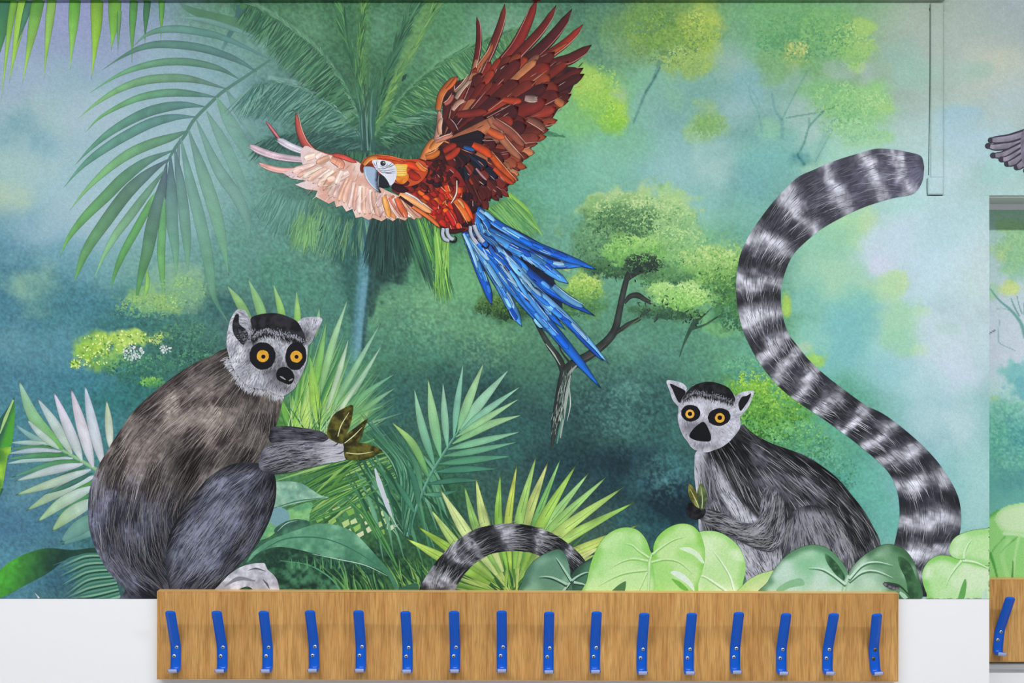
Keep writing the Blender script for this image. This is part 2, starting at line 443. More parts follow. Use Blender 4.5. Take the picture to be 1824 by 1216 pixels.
# soft watercolour shapes: (x, y, rx, ry, colour, alpha, softness, edge noise)
SOFT = [
 (200, 250, 200, 150, 'a2bfc8', .75, .9, .15), (120, 380, 160, 70, '9dbfc8', .6, .9, .2), (330, 200, 120, 110, '9dbcc4', .5, .9, .15), (300, 400, 110, 90, '8fb6bc', .6, .9, .2), (60, 300, 90, 80, 'a8c6c8', .6, .9, .2),
 # left sky
 (120, 60, 180, 90, '9ea6cc', .7, .9, .3), (20, 150, 90, 70, 'a0b4c8', .5, .9, .3), (60, 195, 90, 40, '9cc0b4', .45, .9, .4),
 (45, 235, 60, 38, '6f9fae', .6, .8, .5), (85, 262, 50, 30, '7aa8b8', .45, .8, .5), (110, 225, 40, 25, '98c4b4', .5, .9, .4),
 (0, 300, 60, 45, 'a2c4c0', .6, .9, .3), (8, 350, 55, 40, 'bccfae', .7, .8, .4), (170, 330, 120, 80, '9cc0c8', .5, .9, .3),
 (200, 430, 130, 60, '84aeb8', .55, .9, .3), (60, 420, 110, 50, '6a9cb0', .6, .9, .3), (25, 478, 90, 50, '3f7488', .75, .8, .4),
 (120, 470, 80, 30, '5d95a4', .5, .9, .4), (58, 515, 52, 42, '8fb8a0', .8, .7, .4), (75, 545, 40, 30, '8cb8a4', .6, .8, .4),
 (10, 560, 70, 40, '4a8090', .6, .9, .4), (140, 540, 110, 50, '417884', .6, .9, .4), (30, 610, 70, 40, '6b9ea6', .6, .9, .4), (120, 590, 70, 30, '4d848c', .5, .9, .4),
 (60, 680, 100, 60, '4e8296', .6, .9, .4), (150, 690, 80, 60, '3d7c8c', .5, .9, .4), (250, 700, 90, 60, '2f6f6c', .7, .9, .4),
 (60, 925, 150, 80, '4a7892', .75, .9, .3), (20, 1010, 90, 50, '5b94a8', .6, .9, .3), (110, 1030, 60, 30, '39657a', .7, .9, .3), (30, 880, 60, 50, '6a9aa0', .5, .9, .3),
 (150, 205, 90, 60, 'acc2ce', .7, .9, .2), (150, 395, 130, 62, 'a9c2cc', .75, .9, .25), (240, 330, 110, 90, 'a6c2ca', .5, .9, .2), (70, 462, 90, 26, '7ca8b0', .5, .9, .4), (100, 622, 90, 40, '659aa8', .5, .9, .4),
 # around the left lemur head
 (290, 480, 120, 60, '6fa090', .6, .9, .4), (330, 520, 60, 60, '76a078', .4, .9, .4), (230, 560, 80, 50, '3c7470', .6, .9, .4),
 (340, 600, 90, 50, '37685f', .75, .8, .4), (300, 660, 90, 50, '3a7068', .7, .8, .4), (390, 540, 40, 30, '2f5c60', .6, .9, .4), (430, 480, 90, 60, '568c78', .6, .9, .4),
 (360, 330, 110, 90, '9cc2c4', .35, .9, .3), (450, 420, 80, 100, '6d9e98', .5, .9, .4), (410, 90, 110, 60, '7fa8a8', .6, .9, .3), (390, 40, 90, 40, '6c9c80', .6, .9, .3),
 (340, 120, 100, 60, '8fb2bc', .5, .9, .3),
 # palm crown field
 (470, 100, 70, 60, '6e9c8c', .6, .9, .3), (545, 55, 60, 60, '6a9a78', .6, .9, .3), (720, 60, 60, 90, '7fae98', .6, .9, .3), (840, 90, 90, 70, '6ba47c', .7, .9, .3),
 (770, 55, 60, 70, '5d9468', .6, .9, .3), (905, 45, 60, 40, '85ae98', .5, .9, .3), (650, 270, 160, 45, '2c5048', .8, .8, .3), (520, 260, 90, 40, '426c66', .6, .9, .3),
 (600, 330, 160, 60, '45755f', .5, .9, .3), (560, 430, 110, 70, '639a80', .6, .9, .4), (480, 500, 70, 60, '4b8570', .6, .9, .4), (560, 520, 60, 50, '578f78', .5, .9, .4),
 (545, 420, 22, 40, '7fb066', .45, .9, .3), (700, 470, 60, 50, '6ca588', .7, .9, .4), (760, 540, 90, 60, '76ac80', .7, .9, .4), (720, 600, 80, 50, '4f8470', .6, .9, .4),
 (840, 500, 60, 60, '70ae78', .7, .9, .4), (860, 590, 70, 50, '659e74', .7, .9, .4), (800, 640, 90, 40, '457866', .6, .9, .4), (880, 660, 70, 50, '37605c', .7, .9, .4),
 (700, 690, 80, 40, '33605a', .6, .9, .4), (840, 700, 90, 40, '2c524e', .7, .9, .4), (880, 470, 30, 60, '7cb484', .6, .9, .3),
 (890, 545, 40, 24, '3f6a34', .8, .8, .4), (905, 560, 30, 18, '23402c', .7, .8, .5),
 # under the macaw wing
 (960, 250, 60, 60, '6fb088', .7, .9, .3), (975, 330, 70, 60, '6fae98', .8, .9, .3), (985, 420, 50, 50, '699f8c', .7, .9, .3), (1000, 200, 40, 50, '7fbc84', .7, .9, .3),
 # upper middle trees
 (1080, 60, 70, 70, '5c8a78', .6, .8, .4), (1140, 40, 80, 50, '6d9a5e', .8, .7, .4), (1190, 65, 85, 55, '74a24c', .85, .6, .4), (1245, 45, 42, 38, 'b2c85c', .9, .6, .4),
 (1262, 85, 28, 38, 'a4c45c', .85, .6, .4), (1215, 110, 55, 35, '9cbc5c', .8, .6, .4), (1120, 95, 50, 40, '86aa78', .5, .8, .4), (1175, 45, 40, 25, '5a8c40', .7, .7, .5),
 (1070, 160, 48, 48, '9cc858', .95, .5, .3), (1050, 150, 30, 30, 'a8cc60', .8, .6, .3), (1100, 205, 22, 38, 'a8d048', .85, .6, .3), (1085, 222, 30, 22, '8cc24c', .8, .6, .4),
 (1035, 210, 50, 40, '80bc74', .7, .8, .3), (1100, 165, 16, 16, 'a4c0a4', .7, .7, .3), (1120, 260, 60, 40, '7cb896', .6, .9, .3), (1150, 190, 40, 60, '84b4ac', .6, .9, .3),
 (1255, 225, 45, 32, '9cc484', .8, .6, .4), (1265, 220, 28, 24, '78a868', .8, .6, .4), (1250, 190, 30, 16, '9cc078', .6, .7, .4), (1200, 170, 24, 40, '8cbc98', .5, .8, .3),
 (1320, 190, 60, 50, 'a4c4c8', .6, .9, .3), (1300, 110, 50, 40, '9cbcb0', .7, .9, .3), (1330, 150, 40, 30, '84b4bc', .6, .8, .4), (1200, 300, 90, 60, '96c4c0', .6, .9, .3),
 (1280, 290, 50, 50, 'b4d0c8', .6, .9, .3), (1060, 300, 60, 50, '84bca8', .6, .9, .3), (1240, 370, 60, 40, '90c0bc', .6, .9, .3), (1340, 330, 40, 50, '74aab0', .5, .9, .3),
 # right upper tree
 (1400, 40, 95, 55, '78b478', .9, .6, .4), (1440, 70, 80, 45, '5fa068', .8, .7, .4), (1390, 75, 50, 35, '64a470', .7, .7, .4), (1480, 55, 60, 45, '84bc74', .9, .6, .4),
 (1535, 50, 30, 20, 'a8cf78', .95, .5, .3), (1530, 85, 32, 18, 'a6cd7c', .95, .5, .3), (1525, 118, 18, 14, 'a8cf78', .9, .5, .3), (1500, 90, 45, 35, '90c474', .8, .6, .4),
 (1418, 95, 24, 22, 'bcc868', .9, .7, .3), (1410, 115, 16, 12, 'b4c494', .7, .7, .3), (1380, 120, 40, 30, '80b070', .7, .7, .4), (1460, 120, 40, 25, '74ac6c', .7, .7, .4),
 (1500, 125, 36, 22, 'b0c4c8', .45, .6, .3), (1545, 130, 20, 30, 'b4c4cc', .45, .6, .3),
 (1475, 170, 50, 34, '80bc80', .9, .6, .4), (1530, 180, 55, 40, '96cc88', .95, .5, .4), (1575, 190, 20, 12, 'a4cf88', .9, .5, .3), (1515, 220, 50, 28, '92c890', .9, .5, .4),
 (1570, 243, 30, 12, 'a0d09c', .9, .5, .3), (1540, 245, 40, 18, 'a0d0a4', .8, .6, .3), (1430, 200, 40, 40, 'a4c4bc', .7, .8, .3), (1440, 240, 30, 30, 'b0c8c4', .6, .8, .3),
 (1385, 265, 70, 42, '84bcb0', .8, .7, .3), (1400, 290, 50, 30, '7ab4ac', .8, .6, .4), (1430, 285, 20, 15, '4f8c90', .7, .7, .4), (1360, 300, 40, 60, '78b4b0', .7, .8, .3),
 (1370, 230, 30, 20, '90c4a0', .6, .7, .3), (1340, 380, 40, 50, '84bcac', .6, .8, .3), (1480, 300, 60, 20, 'a8d0b0', .5, .8, .3),
 # right pale field
 (1605, 100, 38, 32, '98bcac', .8, .5, .3), (1615, 130, 50, 40, '9cc4b4', .7, .6, .3), (1700, 60, 120, 70, 'b4c2b8', .7, .9, .2), (1770, 120, 70, 60, 'c0cbbc', .7, .9, .2),
 (1780, 105, 34, 26, 'cccdb4', .6, .8, .3), (1700, 130, 50, 24, 'a8c6b8', .6, .8, .3), (1745, 125, 24, 18, 'a4c4b4', .6, .7, .3),
 (1710, 200, 42, 20, 'a0c2cc', .8, .5, .3), (1705, 230, 50, 40, 'a6c8d2', .7, .7, .3), (1740, 260, 70, 40, 'b4d0dc', .7, .8, .3), (1800, 180, 60, 50, 'b8cdd2', .6, .9, .2),
 (1780, 300, 50, 40, 'a4d2cc', .6, .8, .3), (1690, 310, 50, 30, 'c0d8e0', .6, .8, .3), (1600, 350, 60, 50, 'a8d4d0', .6, .8, .3), (1640, 240, 40, 40, 'b4d0cc', .5, .8, .3),
 (1510, 395, 60, 40, 'acd6a8', .9, .6, .3), (1470, 430, 60, 50, '90c8aa', .7, .7, .3), (1545, 390, 20, 30, 'b6d8a8', .8, .5, .2), (1540, 430, 24, 18, 'aed8ac', .7, .5, .3),
 (1590, 440, 60, 60, 'c2d6e2', .9, .5, .3), (1570, 470, 26, 30, 'ccd4e4', .8, .6, .3), (1660, 430, 50, 50, 'b6d6dc', .6, .8, .3), (1710, 400, 60, 60, 'b4d8dc', .5, .8, .3),
 (1480, 500, 60, 40, 'a4d0b2', .8, .7, .3), (1440, 520, 40, 60, '84c0b0', .8, .7, .3), (1595, 505, 34, 26, 'bedaac', .95, .5, .4), (1570, 520, 40, 30, 'b0d6aa', .8, .6, .3),
 (1530, 560, 60, 50, '84c2b8', .9, .7, .3), (1500, 610, 70, 60, '7ebcbc', .9, .7, .3), (1610, 570, 50, 40, 'a4d2b0', .9, .5, .3), (1640, 555, 22, 14, 'b4d8b4', .8, .5, .3),
 (1600, 610, 46, 28, '9ccfb0', .9, .5, .3), (1640, 620, 16, 14, 'b8dcae', .8, .5, .3), (1440, 600, 40, 40, '94ccb8', .6, .8, .3), (1400, 545, 10, 22, 'a8cc5c', .9, .6, .3),
 (1425, 620, 22, 14, 'b4cfae', .7, .6, .3), (1450, 640, 22, 18, 'a0d060', .85, .6, .4),
 (1690, 590, 60, 50, 'c8dae2', .8, .8, .3), (1690, 650, 60, 50, 'cad8e6', .8, .8, .3), (1620, 680, 60, 40, 'b0d4d8', .7, .8, .3), (1560, 660, 60, 40, '94c8cc', .7, .8, .3),
 (1700, 760, 60, 60, 'bcd6dc', .8, .8, .3), (1650, 740, 50, 40, 'aed0d4', .7, .8, .3), (1740, 860, 40, 80, 'a8d2d0', .8, .8, .3), (1735, 500, 40, 60, 'c2d8d8', .6, .8, .3), (1688, 588, 24, 12, 'b0d0c8', .6, .6, .4),
 # dark heart of the picture
 (960, 690, 60, 60, '3a665c', .6, .9, .4), (930, 640, 50, 40, '4d7f64', .6, .9, .4), (1050, 560, 60, 40, '5c9478', .5, .9, .4), (1130, 610, 50, 30, '6aa08c', .5, .9, .4),
 (1180, 640, 80, 40, '578a7c', .6, .9, .4), (1120, 700, 70, 60, '3f6e66', .7, .9, .4), (1070, 760, 60, 50, '365f5c', .7, .9, .4), (1160, 720, 40, 40, '2e5450', .6, .9, .5),
 (1030, 800, 80, 50, '2b4c50', .8, .9, .4), (1100, 830, 90, 50, '223e48', .85, .9, .4), (1180, 770, 50, 50, '3f7470', .6, .9, .4), (1150, 860, 70, 50, '24424e', .7, .9, .4),
 (1130, 865, 22, 18, '467c80', .6, .9, .5), (1180, 865, 26, 20, '4a8284', .6, .9, .5), (1190, 910, 50, 40, '1e3442', .8, .9, .4), (1090, 780, 30, 22, '467870', .5, .9, .5),
 (1200, 830, 30, 24, '4a8888', .5, .9, .4), (970, 870, 70, 50, '2d5254', .7, .9, .4), (900, 790, 60, 50, '35625c', .7, .9, .4), (1140, 930, 70, 30, '2d5c60', .6, .9, .4),
 (1170, 735, 40, 44, '203c3c', .6, .9, .4), (1100, 822, 80, 40, '182c34', .7, .9, .4), (1195, 905, 50, 40, '142630', .7, .9, .4), (1000, 832, 50, 40, '213e44', .6, .9, .4), (860, 695, 70, 30, '264644', .7, .9, .4), (1045, 760, 30, 60, '24403f', .5, .9, .4), (790, 665, 60, 26, '2f5650', .6, .9, .4), (1130, 690, 40, 30, '5c8c80', .4, .9, .4), (1085, 880, 60, 30, '1c3840', .6, .9, .4),
 # bright bushes and teal by the second lemur
 (1365, 720, 60, 55, '66a84c', .95, .6, .5), (1340, 690, 36, 34, '8cc040', .8, .7, .5), (1330, 660, 50, 30, '5c9e7c', .7, .8, .4), (1400, 770, 60, 40, '72b05c', .85, .6, .5), (1375, 735, 34, 24, '3f7c34', .6, .7, .5),
 (1440, 800, 70, 50, '54987c', .85, .7, .4), (1470, 850, 60, 40, '4a8c78', .7, .8, .4), (1500, 790, 50, 40, '66ac90', .7, .8, .4), (1540, 870, 60, 50, '6cb8a4', .8, .8, .3), (1590, 940, 50, 50, '6cb6a8', .8, .8, .3), (1340, 620, 60, 50, '5f9a8c', .6, .8, .4),
]
for x, y, rx, ry, c, a, so, nz in SOFT:
    BG.blob(x, y, rx, ry, hx(c), a, soft=so, nz=nz, ns=max(18, min(60, rx * .8)))
# bonsai foliage and other leafy clumps: bodies, then stipple
CLUMP = [
 (1120, 372, 88, 36, 'b4d08c', .8), (1125, 392, 92, 46, '82b070', .9), (1190, 380, 60, 42, 'a4cc8a', .85), (1105, 400, 70, 36, '4f7c50', .85), (1200, 410, 50, 36, '90be80', .7),
 (1060, 440, 50, 44, '5c8c60', .8), (1120, 450, 58, 34, '7cb860', .95), (1160, 440, 60, 30, '8cc070', .85), (1200, 460, 60, 34, '86ba70', .8), (1085, 480, 46, 20, '3f6440', .8),
 (1145, 468, 30, 22, '2c3c34', .85), (1190, 490, 50, 26, '4c7c50', .75), (1275, 475, 66, 40, '90c468', .9), (1290, 500, 60, 44, '64984c', .8), (1255, 465, 60, 26, 'a4ce7c', .7),
 (1312, 520, 30, 50, '3f7444', .7), (1215, 530, 52, 26, '9ccc74', .97), (1180, 520, 30, 16, 'a4d07c', .8), (1225, 555, 34, 14, '80b860', .8), (1040, 515, 34, 26, '9ac45c', .9),
 (1010, 545, 60, 26, '5c9058', .8), (1050, 540, 40, 18, '4c8050', .7), (1190, 555, 60, 14, '3c6444', .6), (1300, 560, 40, 20, '4c8458', .7), (1290, 580, 40, 14, '7cb468', .5),
 (185, 612, 45, 20, 'a8cf58', .95), (165, 628, 28, 24, '9cc84c', .9), (240, 600, 45, 14, 'b4d468', .95), (190, 640, 30, 16, '78b050', .7), (275, 605, 16, 10, 'b8d074', .9), (134, 648, 9, 9, 'b4d070', .9), (270, 680, 22, 10, '6cb050', .8),
 (265, 530, 60, 28, '8cba6c', .7), (330, 510, 36, 40, '7cae80', .6), (300, 540, 30, 20, 'a0c864', .6),
]
for x, y, rx, ry, c, a in CLUMP:
    BG.blob(x, y, rx, ry, hx(c), a, soft=.5, nz=.5, ns=22)
for x, y, rx, ry, c1, c2 in [
 (1130, 395, 92, 50, 'c4dc98', '35583a'), (1130, 448, 80, 36, 'a8d880', '3c6438'), (1200, 430, 60, 50, 'b8dc9c', '54885c'), (1275, 485, 70, 55, 'b4e07c', '3c6c38'),
 (1215, 530, 50, 26, 'd0eca4', '70a850'), (1040, 515, 34, 28, 'b8dc6c', '54843c'), (1070, 440, 45, 45, '94c08c', '34583c'), (1190, 60, 95, 60, 'b8d070', '5c8840'), (1070, 170, 46, 60, 'b4dc68', '80b850'),
 (1260, 225, 40, 30, 'a8cc84', '6c9c60'), (1430, 70, 110, 60, '9ccc84', '4c9060'), (1510, 190, 70, 55, 'acd894', '6cb078'), (1370, 730, 70, 70, 'a0dc60', '2f6428'), (1330, 660, 60, 30, '80c490', '3c7464'), (1450, 800, 70, 55, '90d4a8', '34705c'),
 (190, 620, 60, 34, 'd8ec80', '4c8440'), (240, 602, 48, 16, 'e0f090', '74a84c'), (250, 650, 80, 34, '70b088', '245048'), (330, 620, 80, 50, '68a080', '24504c'), (890, 545, 50, 28, '94b868', '1e3824'), (1110, 720, 120, 110, '7cb4a4', '28484c'), (1180, 850, 70, 60, '74b0ac', '1c3440'), (760, 560, 120, 80, '90c898', '54846c'), (860, 610, 90, 70, '8cc08c', '447060'), (560, 440, 110, 80, '88b8a0', '4c8070')]:
    BG.speck(x, y, rx, ry, hx(c1), .42, .54, 6, .09, soft=.9); BG.speck(x, y, rx, ry, hx(c2), .36, .56, 7, .1, soft=.9, seed=int(x + 7 * y))
for p, w0, w1, c, al in [([(655, 245), (640, 140), (604, -10)], 14, 80, '3f7050', .55), ([(655, 245), (650, 140), (648, -10)], 8, 26, '6a9c54', .35), ([(660, 245), (690, 140), (738, -10)], 14, 80, '427550', .55), ([(662, 245), (715, 120), (775, -10)], 6, 30, '86ac5c', .4), ([(652, 245), (612, 152), (560, 96), (500, 52), (440, 20)], 14, 46, '37664e', .55), ([(650, 240), (608, 142), (556, 78), (500, 34), (450, 4)], 4, 8, '90b8a0', .45),
    ([(668, 248), (720, 185), (795, 125), (865, 92), (940, 66)], 12, 44, '3c7048', .55), ([(668, 240), (720, 168), (795, 100), (865, 66), (940, 40)], 4, 8, '84b88c', .45), ([(650, 256), (600, 206), (540, 176), (470, 180)], 12, 60, '3f6c62', .5), ([(650, 250), (600, 192), (545, 152), (480, 138)], 3, 7, '9cc0b4', .45), ([(672, 256), (730, 220), (800, 215)], 12, 40, '2f5c48', .55), ([(640, 262), (560, 262), (480, 262)], 20, 36, '35584f', .5)]:
    BG.stroke(p, w0, w1, hx(c), al, .7)
# palm trunk with dark fronds hanging beside it
BG.blob(692, 430, 46, 84, hx('223c3a'), .9, soft=.6, nz=.4, ns=20); BG.blob(620, 420, 30, 80, hx('35605a'), .7, soft=.7, nz=.4, ns=20)
BG.stroke([(700, 395), (690, 470), (668, 510), (660, 560)], 50, 10, hx('2a4844'), .85, .6)
BG.stroke([(628, 395), (626, 480), (634, 560), (640, 600)], 46, 8, hx('33605a'), .7, .6)
BG.stroke([(655, 385), (652, 450), (645, 520), (637, 600), (625, 660), (612, 690)], 20, 24, hx('5a8c98'), .85, .5)
BG.stroke([(650, 500), (641, 590), (634, 640)], 10, 10, hx('78a8bc'), .55, .7)
BG.stroke([(664, 400), (661, 480), (650, 580), (646, 640)], 8, 6, hx('28484c'), .7, .7)
# darker foot of the jungle in the left and centre
for x, y, rx, ry, c, a in [(520, 780, 60, 60, '5c9440', .6), (600, 700, 80, 90, '4f8c60', .5), (700, 830, 110, 70, '3f7450', .8), (620, 880, 90, 50, '4a8058', .8), (760, 900, 70, 70, '2f5c40', .8), (580, 1010, 130, 40, '22443a', .9),
    (740, 1010, 90, 40, '35643c', .85), (880, 1000, 90, 50, '5c8448', .7), (700, 740, 60, 40, '33605c', .7), (240, 1000, 120, 50, '2f5c5c', .8), (280, 970, 80, 30, '4f7c50', .5), (500, 1000, 40, 40, '1f3c30', .85)]:
    BG.blob(x, y, rx, ry, hx(c), a, soft=.7, nz=.4, ns=30)
BG.speck(600, 1010, 150, 40, hx('4c8060'), .6, .5, 7); BG.speck(620, 1000, 150, 50, hx('152a24'), .6, .55, 8)
BG.speck(690, 860, 110, 70, hx('84b878'), .6, .54, 9); BG.speck(690, 860, 110, 70, hx('1f4434'), .5, .56, 8)
# faint geometric overlays of the print
def facet(poly, col, a):
    poly = np.asarray(poly, float)
    w = BG.win(*poly.min(0), *poly.max(0))
    X = BG.X[w]; Y = BG.Y[w]
    BG.mix(w, hx(col), a * inside(poly, X.ravel(), Y.ravel()).reshape(X.shape))
facet([(240, 553), (268, 480), (282, 470), (340, 466), (363, 476), (362, 505), (350, 560), (300, 557)], 'a8c8a8', .22)
facet([(247, 60), (310, 35), (330, 130), (300, 260), (250, 260)], 'a4bccc', .18)
facet([(250, 553), (350, 560), (400, 590), (330, 640), (310, 580)], '54887c', .3)
# thin pencil branches of the far trees
PEN = [([(1178, 98), (1165, 140), (1150, 165), (1128, 220)], 6, 4, '4c7c78', .6), ([(1184, 90), (1176, 120), (1150, 165)], 2.5, 2, '33605c', .7), ([(1192, 70), (1180, 98)], 3, 3, '5c8448', .6),
 ([(1070, 30), (1060, 60), (1072, 95), (1070, 120)], 2.5, 2, '4c7c74', .6), ([(1086, 50), (1088, 100), (1084, 130)], 2.5, 2, '5c8c80', .5), ([(1345, 180), (1355, 215), (1358, 240)], 3, 3, '7cb0ac', .5),
 ([(1375, 165), (1380, 195), (1392, 215), (1393, 245)], 4, 6, '6ca09c', .7), ([(1392, 215), (1404, 190), (1420, 160), (1442, 120)], 3, 2, '64988c', .7), ([(1400, 210), (1465, 199)], 2.5, 2, '5c8c78', .8), ([(1465, 199), (1493, 188)], 2.5, 2, '4c7c60', .8),
 ([(1465, 200), (1442, 225), (1432, 255), (1420, 277)], 3, 3, '4f8478', .8), ([(1441, 210), (1441, 225)], 2, 2, '4f8478', .8), ([(1486, 215), (1470, 240), (1452, 290)], 6, 14, '84b4a8', .55), ([(1486, 218), (1478, 240), (1452, 288)], 2, 2, '5c988c', .6),
 ([(1420, 277), (1432, 292)], 3, 6, '3f7c80', .7), ([(1340, 130), (1335, 165), (1350, 200), (1356, 235)], 2.5, 2, '6ca09c', .5), ([(1322, 140), (1350, 180), (1357, 230)], 2, 2, '6ca09c', .4),
 ([(1205, 250), (1225, 240), (1240, 243)], 2, 2, '84b0a4', .4)]
for p, w0, w1, c, a in PEN: BG.stroke(p, w0, w1, hx(c), a, .6)
# paper grain speckle
gr = vnoise(XX, YY, 3.0, 77) - .5
dk = smooth(190, 60, BG.I.mean(-1))
gr2 = vnoise(XX + 7, YY + 3, 4.5, 91) - .5
BG.I *= (1 + (.05 + .30 * dk) * gr + (.02 + .16 * dk) * gr2)[..., None]
BG.I = np.clip(BG.I, 0, 255)
# wallpaper joint
BG.stroke([(1019, 0), (1019, 420)], 1.5, 1.5, hx('5c8c74'), .45, .5)
# ------------------------------------------------------------------ room shell
def box_mesh(name, x0, x1, y0, y1, z0, z1, bev=0.0):
    import bmesh
    bm = bmesh.new()
    bmesh.ops.create_cube(bm, size=1)
    for v_ in bm.verts:
        v_.co = ((x0 + x1) / 2 + v_.co.x * (x1 - x0), (y0 + y1) / 2 + v_.co.y * (y1 - y0), (z0 + z1) / 2 + v_.co.z * (z1 - z0))
    if bev:
        bmesh.ops.bevel(bm, geom=bm.edges[:], offset=bev, segments=2, affect='EDGES')
    me = bpy.data.meshes.new(name); bm.to_mesh(me); bm.free()
    return me

def struct(name, me, mat, parent=None):
    o = link(name, me, mat, parent)
    if parent is None: o['kind'] = 'structure'
    return o

def pz(y): return CZ - (y - 608) * PX
def pxx(x): return (x - 912) * PX
EDGE = pxx(1762); LINT = pz(348); REC = 0.11           # corner of the recess, underside of its lintel, its depth
RX0, RX1, RY = -3.0, 3.0, -4.4
struct('floor', box_mesh('floor', RX0, RX1, RY, 0.2, -0.1, 0), M_FLOOR)
struct('ceiling', box_mesh('ceiling', RX0, RX1, RY, 0.2, CEIL, CEIL + .1), M_CEIL)
struct('wall_left', box_mesh('wall_left', RX0 - .1, RX0, RY, 0.2, 0, CEIL), M_ROOM)
struct('wall_right', box_mesh('wall_right', RX1, RX1 + .1, RY, 0.2, 0, CEIL), M_ROOM)
struct('wall_rear', box_mesh('wall_rear', RX0, RX1, RY - .1, RY, 0, CEIL), M_ROOM)
struct('wall_back', box_mesh('wall_back', RX0, EDGE, 0, .30, 0, CEIL), M_WALL)
struct('wall_lintel', box_mesh('wall_lintel', EDGE, RX1, 0, .30, LINT, CEIL), M_WALL)
struct('wall_recess', box_mesh('wall_recess', EDGE, RX1, REC, .30, 0, LINT), M_WALL)
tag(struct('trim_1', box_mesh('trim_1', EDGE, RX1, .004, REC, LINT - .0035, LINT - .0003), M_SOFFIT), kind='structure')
struct('baseboard_back', box_mesh('baseboard_back', RX0, EDGE, -.015, 0, 0, .1, .003), M_SKIRT)
struct('baseboard_recess', box_mesh('baseboard_recess', EDGE, RX1, REC - .015, REC, 0, .1, .003), M_SKIRT)

# ceiling lamps (housing and diffuser of the panels that light the room)
M_DIFF = plain('opal_diffuser', (240, 240, 240), .5)
for k, (lx, ly) in enumerate(LAMPS):
    e = bpy.data.objects.new('ceiling_light', None); COL.objects.link(e); e.location = (lx, ly, CEIL)
    where = ['leftmost', 'second from the left', 'third from the left', 'rightmost'][k]
    tag(e, 'long white ceiling light panel, %s in its row' % where, 'ceiling light', 'ceiling light panels in front of the mural')
    link('housing', box_mesh('housing', -.7, .7, -.13, .13, -.03, 0, .004), M_SKIRT, e)
    link('diffuser', box_mesh('diffuser', -.68, .68, -.11, .11, -.04, -.03), M_DIFF, e)

# ------------------------------------------------------------------ coat boards
BT = 0.018
def coat_board(x0, x1, y0, y1, tilt, wall_y, name, label, thick=BT):
    """x/y given as seen in the photograph; front face at wall_y - thick"""
    f = (D + wall_y - thick) / D
    X0, X1 = pxx(x0) * f, pxx(x1) * f
    Z0, Z1 = CZ - (y1 - 608) * PX * f, CZ - (y0 - 608) * PX * f
    cx, cz = (X0 + X1) / 2, (Z0 + Z1) / 2
    e = bpy.data.objects.new(name, None); COL.objects.link(e)
    e.location = (cx, wall_y, cz); e.rotation_euler = (0, tilt, 0)
    tag(e, label, 'coat rack')
    w, h = (X1 - X0) / 2, (Z1 - Z0) / 2
    link('board', box_mesh('board', -w + .0012, w - .0012, -thick, -.0006, -h + .0012, h - .0012, .0006), M_WOOD, e)
    link('edge_strip', box_mesh('edge_strip', -w, w, -thick - .0001, -.0006, h - .0012, h, .0003), M_EDGE, e)
    link('edge_strip', box_mesh('edge_strip', -w, w, -thick - .0001, -.0006, -h, -h + .0012, .0003), M_EDGE, e)
    for s in (-1, 1):
        a, b_ = sorted((s * w, s * (w - .0012)))
        link('edge_strip', box_mesh('edge_strip', a, b_, -thick - .0001, -.0006, -h, h, .0003), M_EDGE, e)
    return e
b1 = coat_board(279.5, 1600.5, 1054.3, 1211.8, math.radians(.18), 0, 'coat_rack', 'long beech coat rack board carrying sixteen blue hooks below the mural')
b2 = coat_board(1757, 2300, 1031, 1178.5, 0, REC, 'coat_rack', 'beech coat rack board in the recess at the right edge')
bk = link('backing_rail', box_mesh('backing_rail', EDGE + .001, pxx(2300), REC - .010, REC - .0006, CZ - (1190 - 608) * PX * (D + REC) / D, CZ - (1178.6 - 608) * PX * (D + REC) / D, .0005), M_GREY)
tag(bk, 'pale grey backing rail showing under the coat rack in the recess', 'rail')

